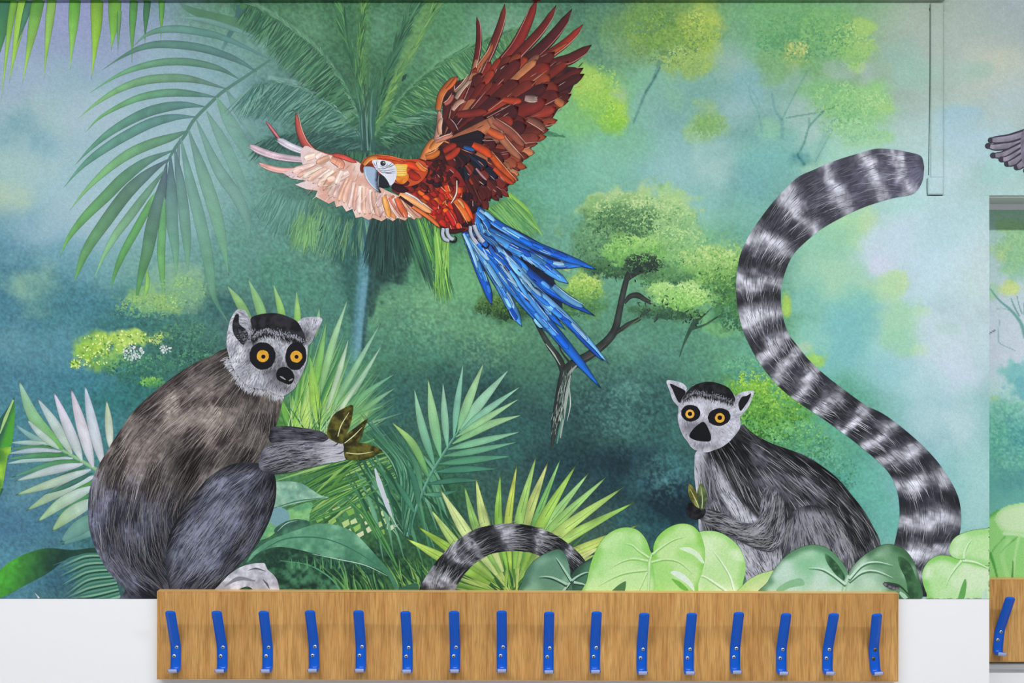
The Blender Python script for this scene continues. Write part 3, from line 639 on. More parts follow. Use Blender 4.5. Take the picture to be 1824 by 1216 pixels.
# ------------------------------------------------------------------ blue coat hooks
def hook_mesh():
    import bmesh
    half = .0108; th = .0026
    # profile: (distance out from the board, height) from prong tip down to the lip; 0 height = plate centre between the screws
    ctrl = [(.0380, .0955), (.0338, .0860), (.0250, .0655), (.0162, .0450), (.0075, .0250), (.0035, .0155), (.0016, .0080), (.0013, 0),
            (.0013, -.0220), (.0016, -.0290), (.0034, -.0348), (.0080, -.0382), (.0130, -.0390), (.0180, -.0375), (.0212, -.0335), (.0222, -.0305)]
    P = catmull(ctrl, 3, False)
    m = len(P)
    tg = np.gradient(P, axis=0); tg /= np.linalg.norm(tg, axis=1)[:, None]
    nr = np.stack([-tg[:, 1], tg[:, 0]], 1)
    s = np.concatenate([[0], np.cumsum(np.linalg.norm(np.diff(P, axis=0), axis=1))])
    # finer samples at both ends for the rounded corners
    ss = np.unique(np.concatenate([np.linspace(0, .010, 7), np.linspace(.010, s[-1] - .008, 34), np.linspace(s[-1] - .008, s[-1], 6)]))
    Pq = np.stack([np.interp(ss, s, P[:, k]) for k in (0, 1)], 1); Nq = np.stack([np.interp(ss, s, nr[:, k]) for k in (0, 1)], 1)
    def wid(q):
        a = min(q, 1) if q < 1 else 1
        return a
    bm = bmesh.new(); rows = []
    for i, q in enumerate(ss):
        def rounded(dist, r):
            if dist >= r: return 0
            return r - math.sqrt(max(0, r * r - (r - dist) ** 2))
        w = half - rounded(q, .0062) - rounded(ss[-1] - q, .0045)
        o, h = Pq[i]; no, nh = Nq[i]
        row = []
        for sx in (-1, 1):
            for sd in (0, 1):
                oo = o + (no * (sd - .5) * th); hh = h + nh * (sd - .5) * th
                row.append(bm.verts.new((sx * w, -oo, hh)))
        rows.append(row)
    for a, b_ in zip(rows, rows[1:]):
        bm.faces.new((a[0], a[2], b_[2], b_[0])); bm.faces.new((a[1], b_[1], b_[3], a[3]))
        bm.faces.new((a[0], b_[0], b_[1], a[1])); bm.faces.new((a[2], a[3], b_[3], b_[2]))
    for r in (rows[0], rows[-1]):
        bm.faces.new((r[0], r[1], r[3], r[2]))
    bmesh.ops.recalc_face_normals(bm, faces=bm.faces[:])
    side = [e_ for e_ in bm.edges if len(e_.link_faces) == 2 and e_.calc_face_angle(0) > 1.0]
    bmesh.ops.bevel(bm, geom=side, offset=.0006, segments=2, affect='EDGES')
    for f in bm.faces: f.smooth = True
    me = bpy.data.meshes.new('hook_strip'); bm.to_mesh(me); bm.free()
    return me

def screw_mesh():
    import bmesh
    bm = bmesh.new(); n = 16; prev = None
    prof = [(.0041, 0), (.0041, .0006), (.0036, .0015), (.0026, .0021), (.0014, .0024)]
    for r, h in prof:
        ring = [bm.verts.new((r * math.cos(2 * math.pi * k / n), -h, r * math.sin(2 * math.pi * k / n))) for k in range(n)]
        if prev:
            for k in range(n): bm.faces.new((prev[k], prev[(k + 1) % n], ring[(k + 1) % n], ring[k]))
        prev = ring
    bm.faces.new(prev)
    bmesh.ops.recalc_face_normals(bm, faces=bm.faces[:])
    for f in bm.faces: f.smooth = True
    me = bpy.data.meshes.new('screw'); bm.to_mesh(me); bm.free()
    return me
def slot_mesh():
    import bmesh
    bm = bmesh.new()
    for sx, sz in ((.0019, .00055), (.00055, .0019)):
        g = bmesh.ops.create_cube(bm, size=1)
        for v_ in g['verts']: v_.co = (v_.co.x * 2 * sx, -.0024 + v_.co.y * .0007, v_.co.z * 2 * sz)
    me = bpy.data.meshes.new('screw_slot'); bm.to_mesh(me); bm.free()
    return me
def lip_sheen_mesh():  # thin plate added over the blue lip, its pale colour standing for reflected light
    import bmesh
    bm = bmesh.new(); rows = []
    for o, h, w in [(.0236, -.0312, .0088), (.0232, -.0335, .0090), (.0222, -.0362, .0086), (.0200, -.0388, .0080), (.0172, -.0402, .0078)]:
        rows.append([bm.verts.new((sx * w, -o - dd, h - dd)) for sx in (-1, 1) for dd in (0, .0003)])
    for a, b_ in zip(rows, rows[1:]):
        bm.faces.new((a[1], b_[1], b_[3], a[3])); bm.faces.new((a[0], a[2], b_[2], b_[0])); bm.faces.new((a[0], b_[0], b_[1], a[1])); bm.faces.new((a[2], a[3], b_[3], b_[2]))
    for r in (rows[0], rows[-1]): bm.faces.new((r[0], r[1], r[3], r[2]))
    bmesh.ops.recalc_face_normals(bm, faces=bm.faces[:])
    me = bpy.data.meshes.new('lip_sheen_plate'); bm.to_mesh(me); bm.free(); me.materials.append(M_LIP_SHEEN)
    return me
HM, SM, SLM, LPM = hook_mesh(), screw_mesh(), slot_mesh(), lip_sheen_mesh()
HM.materials.append(M_BLUE); SM.materials.append(M_STEEL); SLM.materials.append(M_DARK)
SMB = SM.copy(); SMB.materials.clear(); SMB.materials.append(M_BRASS)
HX = [(313.5, 1159.5, 0), (396, 1159.5, -1), (477, 1159.5, 0), (559.5, 1158.5, -1), (643, 1158.5, 0), (726, 1160, -.4), (810.5, 1159.5, 0), (894, 1159, 0),
      (977, 1161, 0), (1059.5, 1160.5, .6), (1143, 1163, .5), (1226.5, 1163, .4), (1309, 1161.5, .3), (1391.5, 1163.5, .6), (1474, 1163.5, 1.4), (1556.5, 1164, -4.0)]
ORD = ['leftmost', 'second', 'third', 'fourth', 'fifth', 'sixth', 'seventh', 'eighth']
for k, (x, y, r) in enumerate(HX + [(1779, 1131.5, 5)]):
    wy = 0 if k < 16 else REC
    f = (D + wy - BT) / D
    e = bpy.data.objects.new('coat_hook', None); COL.objects.link(e)
    e.location = (pxx(x) * f, wy - BT - .0001, CZ - (y - 608) * PX * f)
    e.rotation_euler = (0, math.radians(r), 0)
    if k == 16: lab = 'blue metal coat hook on the board in the recess at the right edge'
    elif k == 15: lab = 'blue metal coat hook with brass screws, rightmost on the long coat rack'
    elif k < 8: lab = 'blue metal coat hook, %s%s of sixteen on the long rack' % (ORD[k], '' if k == 0 else ' from the left')
    else:
        lab = 'blue metal coat hook, %s from the right of sixteen on the long rack' % ORD[15 - k]
    tag(e, lab, 'coat hook', 'blue coat hooks on the wooden racks')
    link('hook_strip', HM, None, e)
    link('lip_sheen_plate', LPM, None, e)
    for sx, sz in ((.0026, .0094), (-.0028, -.0092)):
        s_ = link('screw', SM if k != 15 else SMB, None, e)
        s_.location = (sx, -.0026, sz); s_.rotation_euler = (0, random.uniform(0, 1.5), 0)
        link('screw_slot', SLM, None, s_)
# ------------------------------------------------------------------ mural base sheet
def grid_mesh(name, cv, depth_y, mask=None, sx=1.0):
    H, W = cv.H, cv.W
    V = np.stack([(cv.X.ravel() - 912) * PX * sx, np.full(H * W, depth_y), CZ - (cv.Y.ravel() - 608) * PX * sx], 1)
    idx = np.arange(H * W).reshape(H, W)
    Q = np.stack([idx[:-1, :-1], idx[1:, :-1], idx[1:, 1:], idx[:-1, 1:]], -1)
    if mask is not None: Q = Q[mask]
    me = mesh_np(name, V, Q.reshape(-1, 4)); set_paint(me, cv.I.reshape(-1, 3))
    return me
cx_ = (gx[:-1] + gx[1:]) / 2; cy_ = (gy[:-1] + gy[1:]) / 2
CX_, CY_ = np.meshgrid(cx_, cy_)
mask = ~((CX_ > 1762) & (CY_ > 348))
MURAL = link('jungle_mural', grid_mesh('jungle_mural', BG, -.0004, mask), M_PRINT)
tag(MURAL, 'printed jungle wall mural with lemurs, macaw and palms covering the wall', 'mural')
# ------------------------------------------------------------------ printed foliage
WP = [.12, .45, .78, .96, 1, .97, .86, .68, .42, .18, .0]
def dk(c, k): return np.clip(np.asarray(c, float) * k, 0, 255)
def blade(a, pts, w, cb, ct, al=None, edge=.72, prof=WP, jit=.12):
    """one leaflet from base to tip: thin dark outline, lighter body"""
    cb = hx(cb) if isinstance(cb, str) else np.asarray(cb, float); ct = hx(ct) if isinstance(ct, str) else np.asarray(ct, float)
    e = [dk(cb, edge), dk(ct, edge)]
    a.ribbon(pts, np.array(prof) * (w + 1.6), e[0] * 0 + np.array(e).mean(0) if al is None else [np.array(e), np.array(e)], alpha=al)
    a.ribbon(pts, np.array(prof) * w, [np.array([dk(cb, .9), dk(ct, .9)]), np.array([cb, ct]), np.array([cb * 1.03, ct * 1.04]), np.array([dk(cb, .95), dk(ct, .95)])], alpha=al, jit=jit)

def part(depth, fn, name, label=None, parent=None):
    a = Art(depth); fn(a); return a.build(name, parent or MURAL, label)

# hanging bright leaflets in the top left corner
def hanging(a):
    pr = [1, 1, .98, .93, .85, .72, .55, .38, .22, .09, 0]
    L = [((8, -2), (2, 60), (-6, 118), 24, '3f7c60', '5a9c58'), ((26, -2), (16, 60), (2, 182), 12, '74b048', 'a4d060'), ((44, -2), (32, 60), (16, 150), 20, '9ccc50', '9ccc5c'),
         ((54, -2), (42, 40), (30, 80), 12, '467c68', '548c60'), ((69, -2), (57, 60), (40, 150), 21, '5fa048', 'acd468'), ((93, -2), (86, 60), (78, 143), 15, '8cbc5c', '9ccc68'),
         ((134, -2), (130, 55), (125, 127), 19, '68b044', 'a0d474'), ((173, -2), (171, 60), (163, 144), 21, '7cac40', 'a0d048'), ((205, -2), (203, 45), (198, 91), 21, '70ac44', '88c858'),
         ((213, 20), (211, 60), (210, 99), 6, '6cac54', '74988c'), ((239, -2), (236, 50), (235, 115), 13, '549450', '74b058'), ((263, -2), (260, 35), (258, 78), 11, '3f7450', '4f8858'), ((288, -2), (288, 30), (286, 75), 9, '5c9c4c', '70a850')]
    for p0, p1, p2, w, cb, ct in L:
        blade(a, [p0, p1, p2], w, cb, ct, prof=pr, edge=.6)
part(.00042, hanging, 'hanging_palm_leaves', 'row of bright green pointed leaf tips along the top left edge of the mural')

# big grey green frond in the upper left, leaflets one by one
FR = Art(.00052)
FR.ribbon([(482, 106), (450, 128), (402, 160), (385, 174), (347, 212), (330, 240), (312, 264), (296, 292)], [4, 5, 6, 6, 6, 6, 6, 3], hx('5a8478'))
FROND = FR.build('palm_frond', MURAL, 'large drooping grey green palm frond above the left lemur')
LFS = [
 ([(480, 76), (400, 46), (345, 33), (313, 33)], 9, '6d9a96', '7fa8a0', (.5, .9)), ([(482, 106), (400, 68), (330, 53), (290, 53), (260, 63), (236, 84)], 12, '5a8a8c', '6aa07c', (.75, 1)),
 ([(458, 128), (420, 106), (360, 86), (300, 79), (258, 83), (220, 100), (180, 126)], 13, '567f80', '5c8c72', (.85, 1)), ([(425, 140), (390, 122), (340, 111), (290, 111), (240, 122), (200, 140), (158, 167)], 12, '587f78', '74b47c', (.9, 1)),
 ([(402, 158), (350, 143), (310, 139), (260, 143), (215, 158), (172, 184), (138, 212)], 14, '5c7c74', '86c67c', (.9, 1)), ([(385, 173), (350, 168), (310, 165), (270, 169), (230, 181), (180, 208), (151, 237)], 12.5, '547c78', '78bc78', (.95, 1)),
 ([(364, 190), (330, 187), (290, 192), (250, 205), (200, 233), (160, 266), (133, 295)], 16, '567f7c', '629c80', (.95, 1)), ([(347, 208), (310, 209), (270, 219), (220, 244), (172, 275), (140, 303), (113, 335)], 16, '567f80', '68a488', (.95, 1)),
 ([(333, 233), (310, 243), (270, 256), (230, 274), (190, 303), (152, 340), (122, 378)], 16, '578474', '88c47c', (.95, 1)), ([(308, 268), (262, 287), (222, 316), (190, 348), (150, 388), (121, 426), (107, 458)], 19, '58807c', '70b45c', (.95, 1)),
 ([(300, 284), (265, 308), (228, 342), (190, 392), (156, 442), (140, 480), (133, 502)], 21, '56707c', '68a858', (.95, 1)), ([(296, 300), (265, 340), (232, 384), (205, 420), (185, 456), (167, 498)], 14, '5c8478', '94d084', (.95, .8)),
 ([(280, 340), (268, 362), (242, 410), (220, 450), (204, 490), (198, 517)], 13, '68a468', '5c9c58', (.95, 1)), ([(297, 292), (288, 340), (272, 400), (262, 450), (249, 500), (239, 560)], 22, '55687c', '5ca054', (.95, .95)),
 ([(293, 352), (290, 400), (287, 450), (290, 500), (294, 556)], 13, '62a070', '70b058', (.95, .8)), ([(262, 480), (262, 510), (250, 552)], 7, '8cc45c', '84b858', (.9, .7)),
 ([(304, 278), (305, 340), (307, 400), (313, 450), (314, 505)], 20, '56707e', '68a870', (.95, .5)), ([(311, 264), (322, 330), (330, 400), (334, 450), (334, 500)], 18, '5a7880', '68a46c', (.95, .4)),
 ([(322, 246), (338, 320), (358, 400), (372, 470), (382, 530), (410, 580)], 20, '608c84', '7cb47c', (.85, .3)), ([(336, 232), (362, 310), (384, 380), (398, 440), (408, 492)], 22, '648c84', '84c07c', (.85, .3)),
 ([(350, 214), (388, 300), (422, 350), (442, 400), (438, 442)], 20, '6c9888', '7ca494', (.8, .35)), ([(368, 198), (402, 262), (432, 330), (462, 390)], 19, '6c9c84', '7ca898', (.75, .1)),
 ([(386, 174), (412, 222), (442, 272), (470, 330)], 22, '6ca47c', '7ca898', (.7, .1)), ([(403, 160), (436, 215), (470, 262)], 16, '64907c', '7ca898', (.65, .1)), ([(320, 246), (316, 300), (322, 350), (330, 400)], 8, '607c80', '60907c', (.9, .2))]
for k, (p, w, cb, ct, al) in enumerate(LFS):
    a = Art(.00054 + .00002 * (k % 3)); blade(a, p, w, cb, ct, al=al, edge=.75); a.build('leaflet', FROND)
a = Art(.0005)
a.ribbon([(428, 10), (424, 30), (410, 60), (396, 88)], [14, 11, 9, 5], hx('3f6c70'), alpha=(.9, .8, .7, .3)); a.ribbon([(318, 4), (340, 18), (410, 40), (470, 55)], [1, 12, 22, 26], hx('4c7c58'), alpha=(.2, .7, .6, .3))
a.ribbon([(428, 10), (450, 20), (480, 34)], [8, 10, 10], hx('4c8450'), alpha=(.8, .7, .5))
a.build('leaf_stalk', FROND)

# pale frond in the lower left
PF = Art(.00052)
PF.ribbon([(70, 778), (85, 787), (110, 801), (140, 818), (175, 838)], [1, 4, 6, 7, 8], [hx('7cac80'), hx('94c094'), hx('5c8c68')])
PALE = PF.build('palm_frond', MURAL, 'pale silvery palm frond beside the left lemur back')
PL = [([(112, 800), (62, 745), (33, 676)], 21, '6cac5c', 'a4ccb8', 1), ([(128, 808), (98, 756), (66, 708)], 17, 'b4ccb8', 'b4c4cc', 1), ([(146, 820), (122, 762), (95, 696)], 18, 'b8c8c4', 'd4cce0', 1), ([(166, 832), (146, 760), (126, 690)], 19, 'c8ccd4', 'd0c8d4', 1),
 ([(184, 830), (165, 755), (151, 684)], 18, 'ccd0d4', 'b4c4d4', 1), ([(197, 800), (194, 755), (190, 712)], 13, 'ccd4d0', 'b8cca4', 1), ([(95, 795), (58, 778), (26, 755)], 10, '94bca8', '8cb4b4', .7), ([(105, 799), (74, 774), (48, 747)], 12, 'b0ccb4', 'b4c4c4', 1),
 ([(82, 789), (50, 788), (18, 788)], 8, 'b4ccc0', 'a4c0bc', .8), ([(97, 796), (55, 797), (18, 799)], 9, '46844c', '64987c', .9), ([(110, 804), (60, 802), (12, 808)], 9, 'b8c0cc', 'a8c4c8', .9), ([(122, 810), (66, 811), (10, 818)], 9, '4c8c50', '60987c', .9), ([(130, 816), (70, 817), (8, 826)], 10, 'b8c8d0', 'a4c8c0', .9),
 ([(142, 822), (90, 828), (20, 850)], 12, '4c8c50', '60987c', .8), ([(148, 826), (90, 838), (26, 857)], 14, 'c0c8d4', 'acc4b8', 1), ([(153, 832), (104, 852), (70, 868)], 8, '3f7450', '4c8078', 1), ([(162, 836), (95, 860), (26, 882)], 15, 'c4d0d8', '98b884', .95), ([(165, 842), (120, 864), (80, 880)], 8, '3c6c60', '508878', 1),
 ([(168, 848), (104, 876), (46, 910)], 18, 'c4d4dc', '98bc84', .95), ([(168, 856), (128, 880), (90, 898)], 9, '4f9444', '5c9c70', 1), ([(168, 866), (112, 894), (66, 930)], 19, 'c4d4d8', '98c088', .95), ([(168, 876), (130, 900), (100, 920)], 8, '4c9c5c', '4c9068', 1), ([(172, 888), (124, 916), (92, 946)], 22, 'c0d4d4', '94b878', .9),
 ([(180, 915), (140, 940), (108, 965)], 26, '6ca08c', '7ca898', .6), ([(180, 940), (150, 950), (110, 970)], 18, '78a8a0', '6ca090', .6)]
for k, (p, w, cb, ct, al) in enumerate(PL):
    a = Art(.00054 + .00002 * (k % 3)); blade(a, p, w, cb, ct, al=(1, al), edge=.72, prof=[.2, .6, .85, .97, 1, .97, .88, .74, .54, .3, 0]); a.build('leaflet', PALE)

# broad leaves at the left margin
def lm(a):
    a.fill(np.array([(-112, 862), (-80, 822), (-45, 792), (-20, 772), (0, 745), (14, 726), (26, 706), (27, 735), (25, 760), (22, 790), (-10, 820), (-60, 846)]), lambda x, y: mixc(hx('2f5c50'), hx('4fa03a'), smooth(-2, 8, x - (26 - (y - 706) * .32))), 5)
    a.ribbon([(24, 712), (10, 745), (0, 772)], [3, 6, 2], hx('a4c880'))
    a.fill(np.array([(-112, 862), (-70, 830), (-30, 806), (0, 797), (20, 795), (20, 805), (14, 812), (11, 830), (7, 855), (3, 872), (-20, 884), (-70, 880)]), lambda x, y: mixc(hx('2f6c34'), hx('a8d848'), fbm(x, y, 16, 4, 3) * 1.3 - .15), 4)
    a.ribbon([(4, 870), (0, 885)], [6, 0], hx('346444'))
part(.0006, lm, 'broad_leaf', 'glossy green pointed leaf cut by the left edge')
def bl(a):
    P = catmull([(-120, 1062), (-50, 1040), (0, 1014), (12, 1004), (36, 990), (70, 978), (95, 976), (130, 979), (172, 975), (176, 984), (132, 990), (112, 1000), (86, 1020), (45, 1042), (0, 1064), (-60, 1068)], 5)
    a.fill(np.clip(P, [-119, 0], [2000, 1065.5]), lambda x, y: mixc(hx('4fa83c'), hx('25443c'), smooth(-10, 95, x + 14 * (fbm(x, y, 20, 8, 3) - .5) - (y - 1040) * -.35)) * (1 + .35 * (fbm(x, y, 6, 3, 2) - .5))[:, None], 4)
    for k in range(26):
        t = k / 25; y0 = 984 + t * 74; x1 = 100 + 34 * t + rng.uniform(-6, 6); c = [hx('3f7468'), hx('84b494'), hx('234c44'), hx('5c9478')][k % 4]
        a.ribbon([(195 + 20 * t, y0 + 4), (150 + 12 * t, y0 + 4 + 14 * t), (x1, min(1064, y0 + 22 + 26 * t))], [5, 5.5, .5], c, alpha=(1, .9, .4))
    a.ribbon([(62, 1055), (66, 1060), (70, 1065)], [0, 1.5, 4], hx('d0d4d4'))
part(.0006, bl, 'broad_leaf', 'long dark green leaf blade curling along the lower left corner')
# ------------------------------------------------------------------ lemurs
def flow(x, y, guides):
    G_ = np.asarray(guides, float); x = np.asarray(x, float); y = np.asarray(y, float)
    c = np.zeros(len(x)); s = np.zeros(len(x))
    for gx_, gy_, ga in G_:
        w = 1 / (((x - gx_) ** 2 + (y - gy_) ** 2) + 200) ** 1.5
        c += w * math.cos(math.radians(ga)); s += w * math.sin(math.radians(ga))
    return np.arctan2(s, c)
def scatter(poly, n):
    poly = np.asarray(poly); x0, y0 = poly.min(0); x1, y1 = poly.max(0)
    x = rng.uniform(x0, x1, n * 3); y = rng.uniform(y0, y1, n * 3)
    m = inside(poly, x, y); return x[m][:n], y[m][:n]
def fur(a, poly, guides, n, ln, w, colfn, curv=.04, keep=True, spread=.12, levels=40):
    x, y = scatter(poly, n)
    ang = flow(x, y, guides) + rng.normal(0, spread, len(x))
    L = rng.uniform(ln[0], ln[1], len(x))
    if keep:
        m = inside(poly, x + L * np.cos(ang), y + L * np.sin(ang)) & inside(poly, x + .5 * L * np.cos(ang), y + .5 * L * np.sin(ang))
        x, y, ang, L = x[m], y[m], ang[m], L[m]
    c = colfn(x, y)
    a.hairs(x, y, ang, L, rng.uniform(w[0], w[1], len(x)), c, rng.normal(0, curv, len(x)), levels)
def mott(c0, c1, s=14, seed=1, lo=.32, hi=.68, fine=.25):
    def f(x, y):
        t = smooth(lo, hi, fbm(x, y, s, seed, 4))
        return mixc(hx(c0), hx(c1), t) * (1 + fine * (vnoise(x, y, 3, seed + 5) - .5))[:, None]
    return f
def jitc(c, j=.15):
    return lambda x, y: hx(c)[None] * (1 + rng.uniform(-j, j, len(x)))[:, None]

# ---- left lemur
B1 = catmull([(412, 618), (380, 632), (350, 645), (310, 670), (275, 698), (240, 730), (215, 765), (190, 805), (170, 840), (160, 872), (157, 902), (158, 932), (165, 962), (176, 988), (192, 1016), (208, 1034), (223, 1046),
              (221, 1056), (219, 1066), (300, 1066), (360, 1064), (420, 1000), (455, 900), (482, 800), (486, 780), (492, 758), (499, 735), (502, 718), (500, 703), (470, 690), (440, 660), (425, 635)], 4)
g1 = [(400, 650, 148), (330, 690, 142), (270, 740, 135), (215, 800, 118), (178, 870, 98), (168, 940, 78), (195, 1010, 55), (250, 1035, 35), (330, 760, 138), (400, 760, 130), (450, 720, 112), (490, 720, 92), (480, 760, 115), (300, 850, 112), (350, 850, 122), (240, 930, 86), (300, 930, 82), (290, 1000, 55), (330, 1000, 60), (230, 860, 104), (430, 830, 135)]
def b1col(x, y):
    t = fbm(x, y, 34, 31, 4); f = fbm(x, y, 7, 12, 3)
    up = mixc(hx('352e2c'), hx('897f7a'), smooth(.37, .63, t)); dn = mixc(hx('2a2c38'), hx('6f7388'), smooth(.36, .66, t))
    k = smooth(830, 930, y + .25 * (300 - x) + 40 * (t - .5))[:, None]
    c = up * (1 - k) + dn * k
    for cx, cy, rx, ry, d in [(395, 655, 60, 34, .62), (330, 880, 26, 90, .45), (300, 950, 40, 90, .55), (455, 760, 40, 60, .7), (260, 770, 40, 30, .75), (330, 820, 40, 40, .7), (430, 815, 50, 22, .45), (488, 730, 16, 40, .75), (215, 1000, 26, 50, .8), (250, 1060, 40, 14, .6)]:
        g = np.exp(-((x - cx) / rx) ** 2 - ((y - cy) / ry) ** 2)[:, None]; c = c * (1 - g * (1 - d))
    for cx, cy, rx, ry, d in [(340, 720, 60, 40, 1.18), (240, 830, 40, 70, 1.2), (380, 760, 30, 40, 1.15), (190, 870, 16, 60, 1.15), (280, 700, 40, 24, 1.1)]:
        g = np.exp(-((x - cx) / rx) ** 2 - ((y - cy) / ry) ** 2)[:, None]; c = c * (1 + g * (d - 1))
    return c * (.66 + .68 * f)[:, None] * (1 + .3 * (vnoise(x, y, 3, 44) - .5))[:, None]
a = Art(.0011)
a.fill(B1, b1col, 3.2)
def lite(c, j=.16):
    return lambda x, y: np.clip((b1col(x, y) * .6 + hx(c)[None] * .42) * (1 + rng.uniform(-j, j, len(x)))[:, None], 0, 255)
fur(a, B1, g1, 2400, (16, 44), (.5, 1.0), lambda x, y: b1col(x, y) * .66, .03, spread=.09)
fur(a, B1, g1, 1500, (18, 55), (.4, .8), lite('a09894'), .03, spread=.09)
fur(a, B1, g1, 560, (30, 66), (.5, .85), lite('cfc8c2'), .03, spread=.08)
LEMUR1 = a.build('painted_lemur', MURAL, 'grey brown lemur crouching at the left of the mural, holding brown leaves')

def thigh1(a):
    P = catmull([(400, 832), (430, 823), (462, 825), (484, 836), (492, 858), (491, 890), (481, 925), (465, 958), (445, 986), (424, 1008), (403, 1030), (388, 1046), (362, 1064), (310, 1064), (297, 1020), (296, 985), (302, 952), (320, 918), (345, 882), (370, 852)], 5)
    def col(x, y):
        t = fbm(x, y, 26, 51, 4); f = fbm(x, y, 6, 14, 3)
        c = mixc(hx('3a3d4e'), hx('7b7f95'), smooth(.3, .68, t))
        for cx, cy, rx, ry, rot, d in [(470, 860, 14, 80, .35, .55), (425, 975, 10, 80, .55, .45), (330, 900, 16, 80, .5, .6), (450, 832, 50, 9, 0, .55), (370, 1035, 50, 20, 0, .6), (310, 1020, 20, 40, 0, .7), (486, 870, 7, 50, 0, .6)]:
            u = (x - cx) * math.cos(rot) + (y - cy) * math.sin(rot); v = -(x - cx) * math.sin(rot) + (y - cy) * math.cos(rot)
            c = c * (1 - np.exp(-(u / rx) ** 2 - (v / ry) ** 2) * (1 - d))[:, None]
        return c * (.74 + .52 * f)[:, None] * (.5 + .5 * smooth(0, 16, edge_dist(P, x, y)))[:, None]
    a.fill(P, col, 3.2)
    gd = [(440, 840, 150), (480, 860, 110), (480, 920, 115), (440, 980, 128), (390, 1030, 135), (400, 880, 130), (350, 940, 125), (320, 980, 120), (330, 1040, 130), (420, 920, 125), (345, 880, 135)]
    fur(a, P, gd, 900, (14, 36), (.6, 1.2), lambda x, y: col(x, y) * .55, .03, spread=.1)
    fur(a, P, gd, 700, (16, 46), (.5, .9), lambda x, y: np.clip(col(x, y) * .65 + 66, 0, 255), .03, spread=.1)
part(Art.last, thigh1, 'hind_leg', None, LEMUR1)
def foot1(a):
    P = catmull([(372, 1064), (392, 1040), (412, 1020), (438, 1006), (468, 1002), (474, 1008), (477, 1014), (490, 1026), (496, 1040), (497, 1064), (462, 1064), (452, 1050), (440, 1044), (425, 1050), (410, 1064)], 5)
    a.fill(P, mott('a9a9b4', 'd2d3dc', 16, 5), 3)
    a.ribbon([(440, 1016), (456, 1012), (474, 1017)], [0, 3.5, 1], hx('5c5c68')); a.ribbon([(468, 1031), (476, 1040), (480, 1048)], [1, 4, 1], hx('5c5c68'))
    a.ribbon([(400, 1044), (425, 1030), (455, 1034)], [2, 8, 2], hx('85858f'))
part(Art.last, foot1, 'foot', None, LEMUR1)
def arm_far(a):
    P = catmull([(484, 762), (500, 759), (520, 759), (548, 763), (570, 767), (582, 774), (585, 782), (578, 788), (550, 788), (500, 790), (480, 785)], 5)
    a.fill(P, mott('1b1c22', '45464f', 12, 8), 3)
    fur(a, P, [(520, 770, 5), (570, 776, 12), (490, 772, -5)], 200, (14, 34), (.5, .9), jitc('55555e', .3), .03, spread=.06)
part(Art.last, arm_far, 'arm', 'dark far arm', LEMUR1)
def arm_near(a):
    P = catmull([(462, 832), (466, 806), (484, 790), (510, 785), (545, 785), (574, 787), (588, 780), (600, 776), (608, 781), (615, 793), (617, 806), (616, 818), (592, 823), (565, 829), (530, 838), (498, 844), (478, 842)], 5)
    def col(x, y):
        c = mixc(hx('4a4c58'), hx('9a9cac'), smooth(.3, .7, fbm(x, y, 18, 61, 4)) * .8)
        c = c * (1 - .45 * smooth(815, 842, y + (x - 500) * .22) * smooth(580, 540, x))[:, None]
        t = smooth(545, 575, x + 14 * (fbm(x, y, 10, 4, 3) - .5))[:, None]
        return c * (1 - t) + mixc(hx('a9aab6'), hx('c6c8d4'), fbm(x, y, 10, 6, 3)) * t
    a.fill(P, col, 2.6)
    gd = [(480, 820, -20), (520, 800, -2), (540, 830, -14), (560, 800, -4)]
    fur(a, P, gd, 420, (14, 34), (.8, 1.5), lambda x, y: col(x, y) * np.where(x > 560, .85, .5)[:, None], .03, spread=.08)
    fur(a, P, gd, 360, (14, 36), (.6, 1.1), lambda x, y: np.clip(col(x, y) * .6 + 84, 0, 255), .03, spread=.08)
    a.ribbon([(593, 794), (600, 791), (606, 783)], [.5, 2.4, 1], hx('3c3c46')); a.ribbon([(597, 808), (606, 807), (615, 801)], [.5, 2.2, 1], hx('3c3c46'))
part(Art.last, arm_near, 'arm', 'pale near arm with a light hand', LEMUR1)
def leaf1(pts, vein):
    def f(a):
        a.fill(catmull(pts, 5), mott('2c2a10', '625e26', 8, 71), 2.4)
        a.ribbon(vein, [1.3, 1.8, .6], hx('dcdca4'))
    return f
for pts, vein in [([(584, 778), (586, 757), (595, 738), (610, 728), (628, 721), (628, 738), (624, 756), (618, 772), (610, 790)], [(602, 777), (608, 757), (622, 734)]), ([(612, 794), (619, 772), (636, 759), (655, 745), (649, 762), (643, 780), (632, 792)], [(614, 789), (630, 776), (645, 761)]), ([(614, 790), (634, 788), (655, 790), (672, 797), (681, 803), (666, 812), (650, 818), (630, 819), (615, 816)], [(617, 806), (640, 808), (665, 804)])]:
    part(Art.last, leaf1(pts, vein), 'held_leaf', 'brown mottled leaf with a cream vein', LEMUR1)

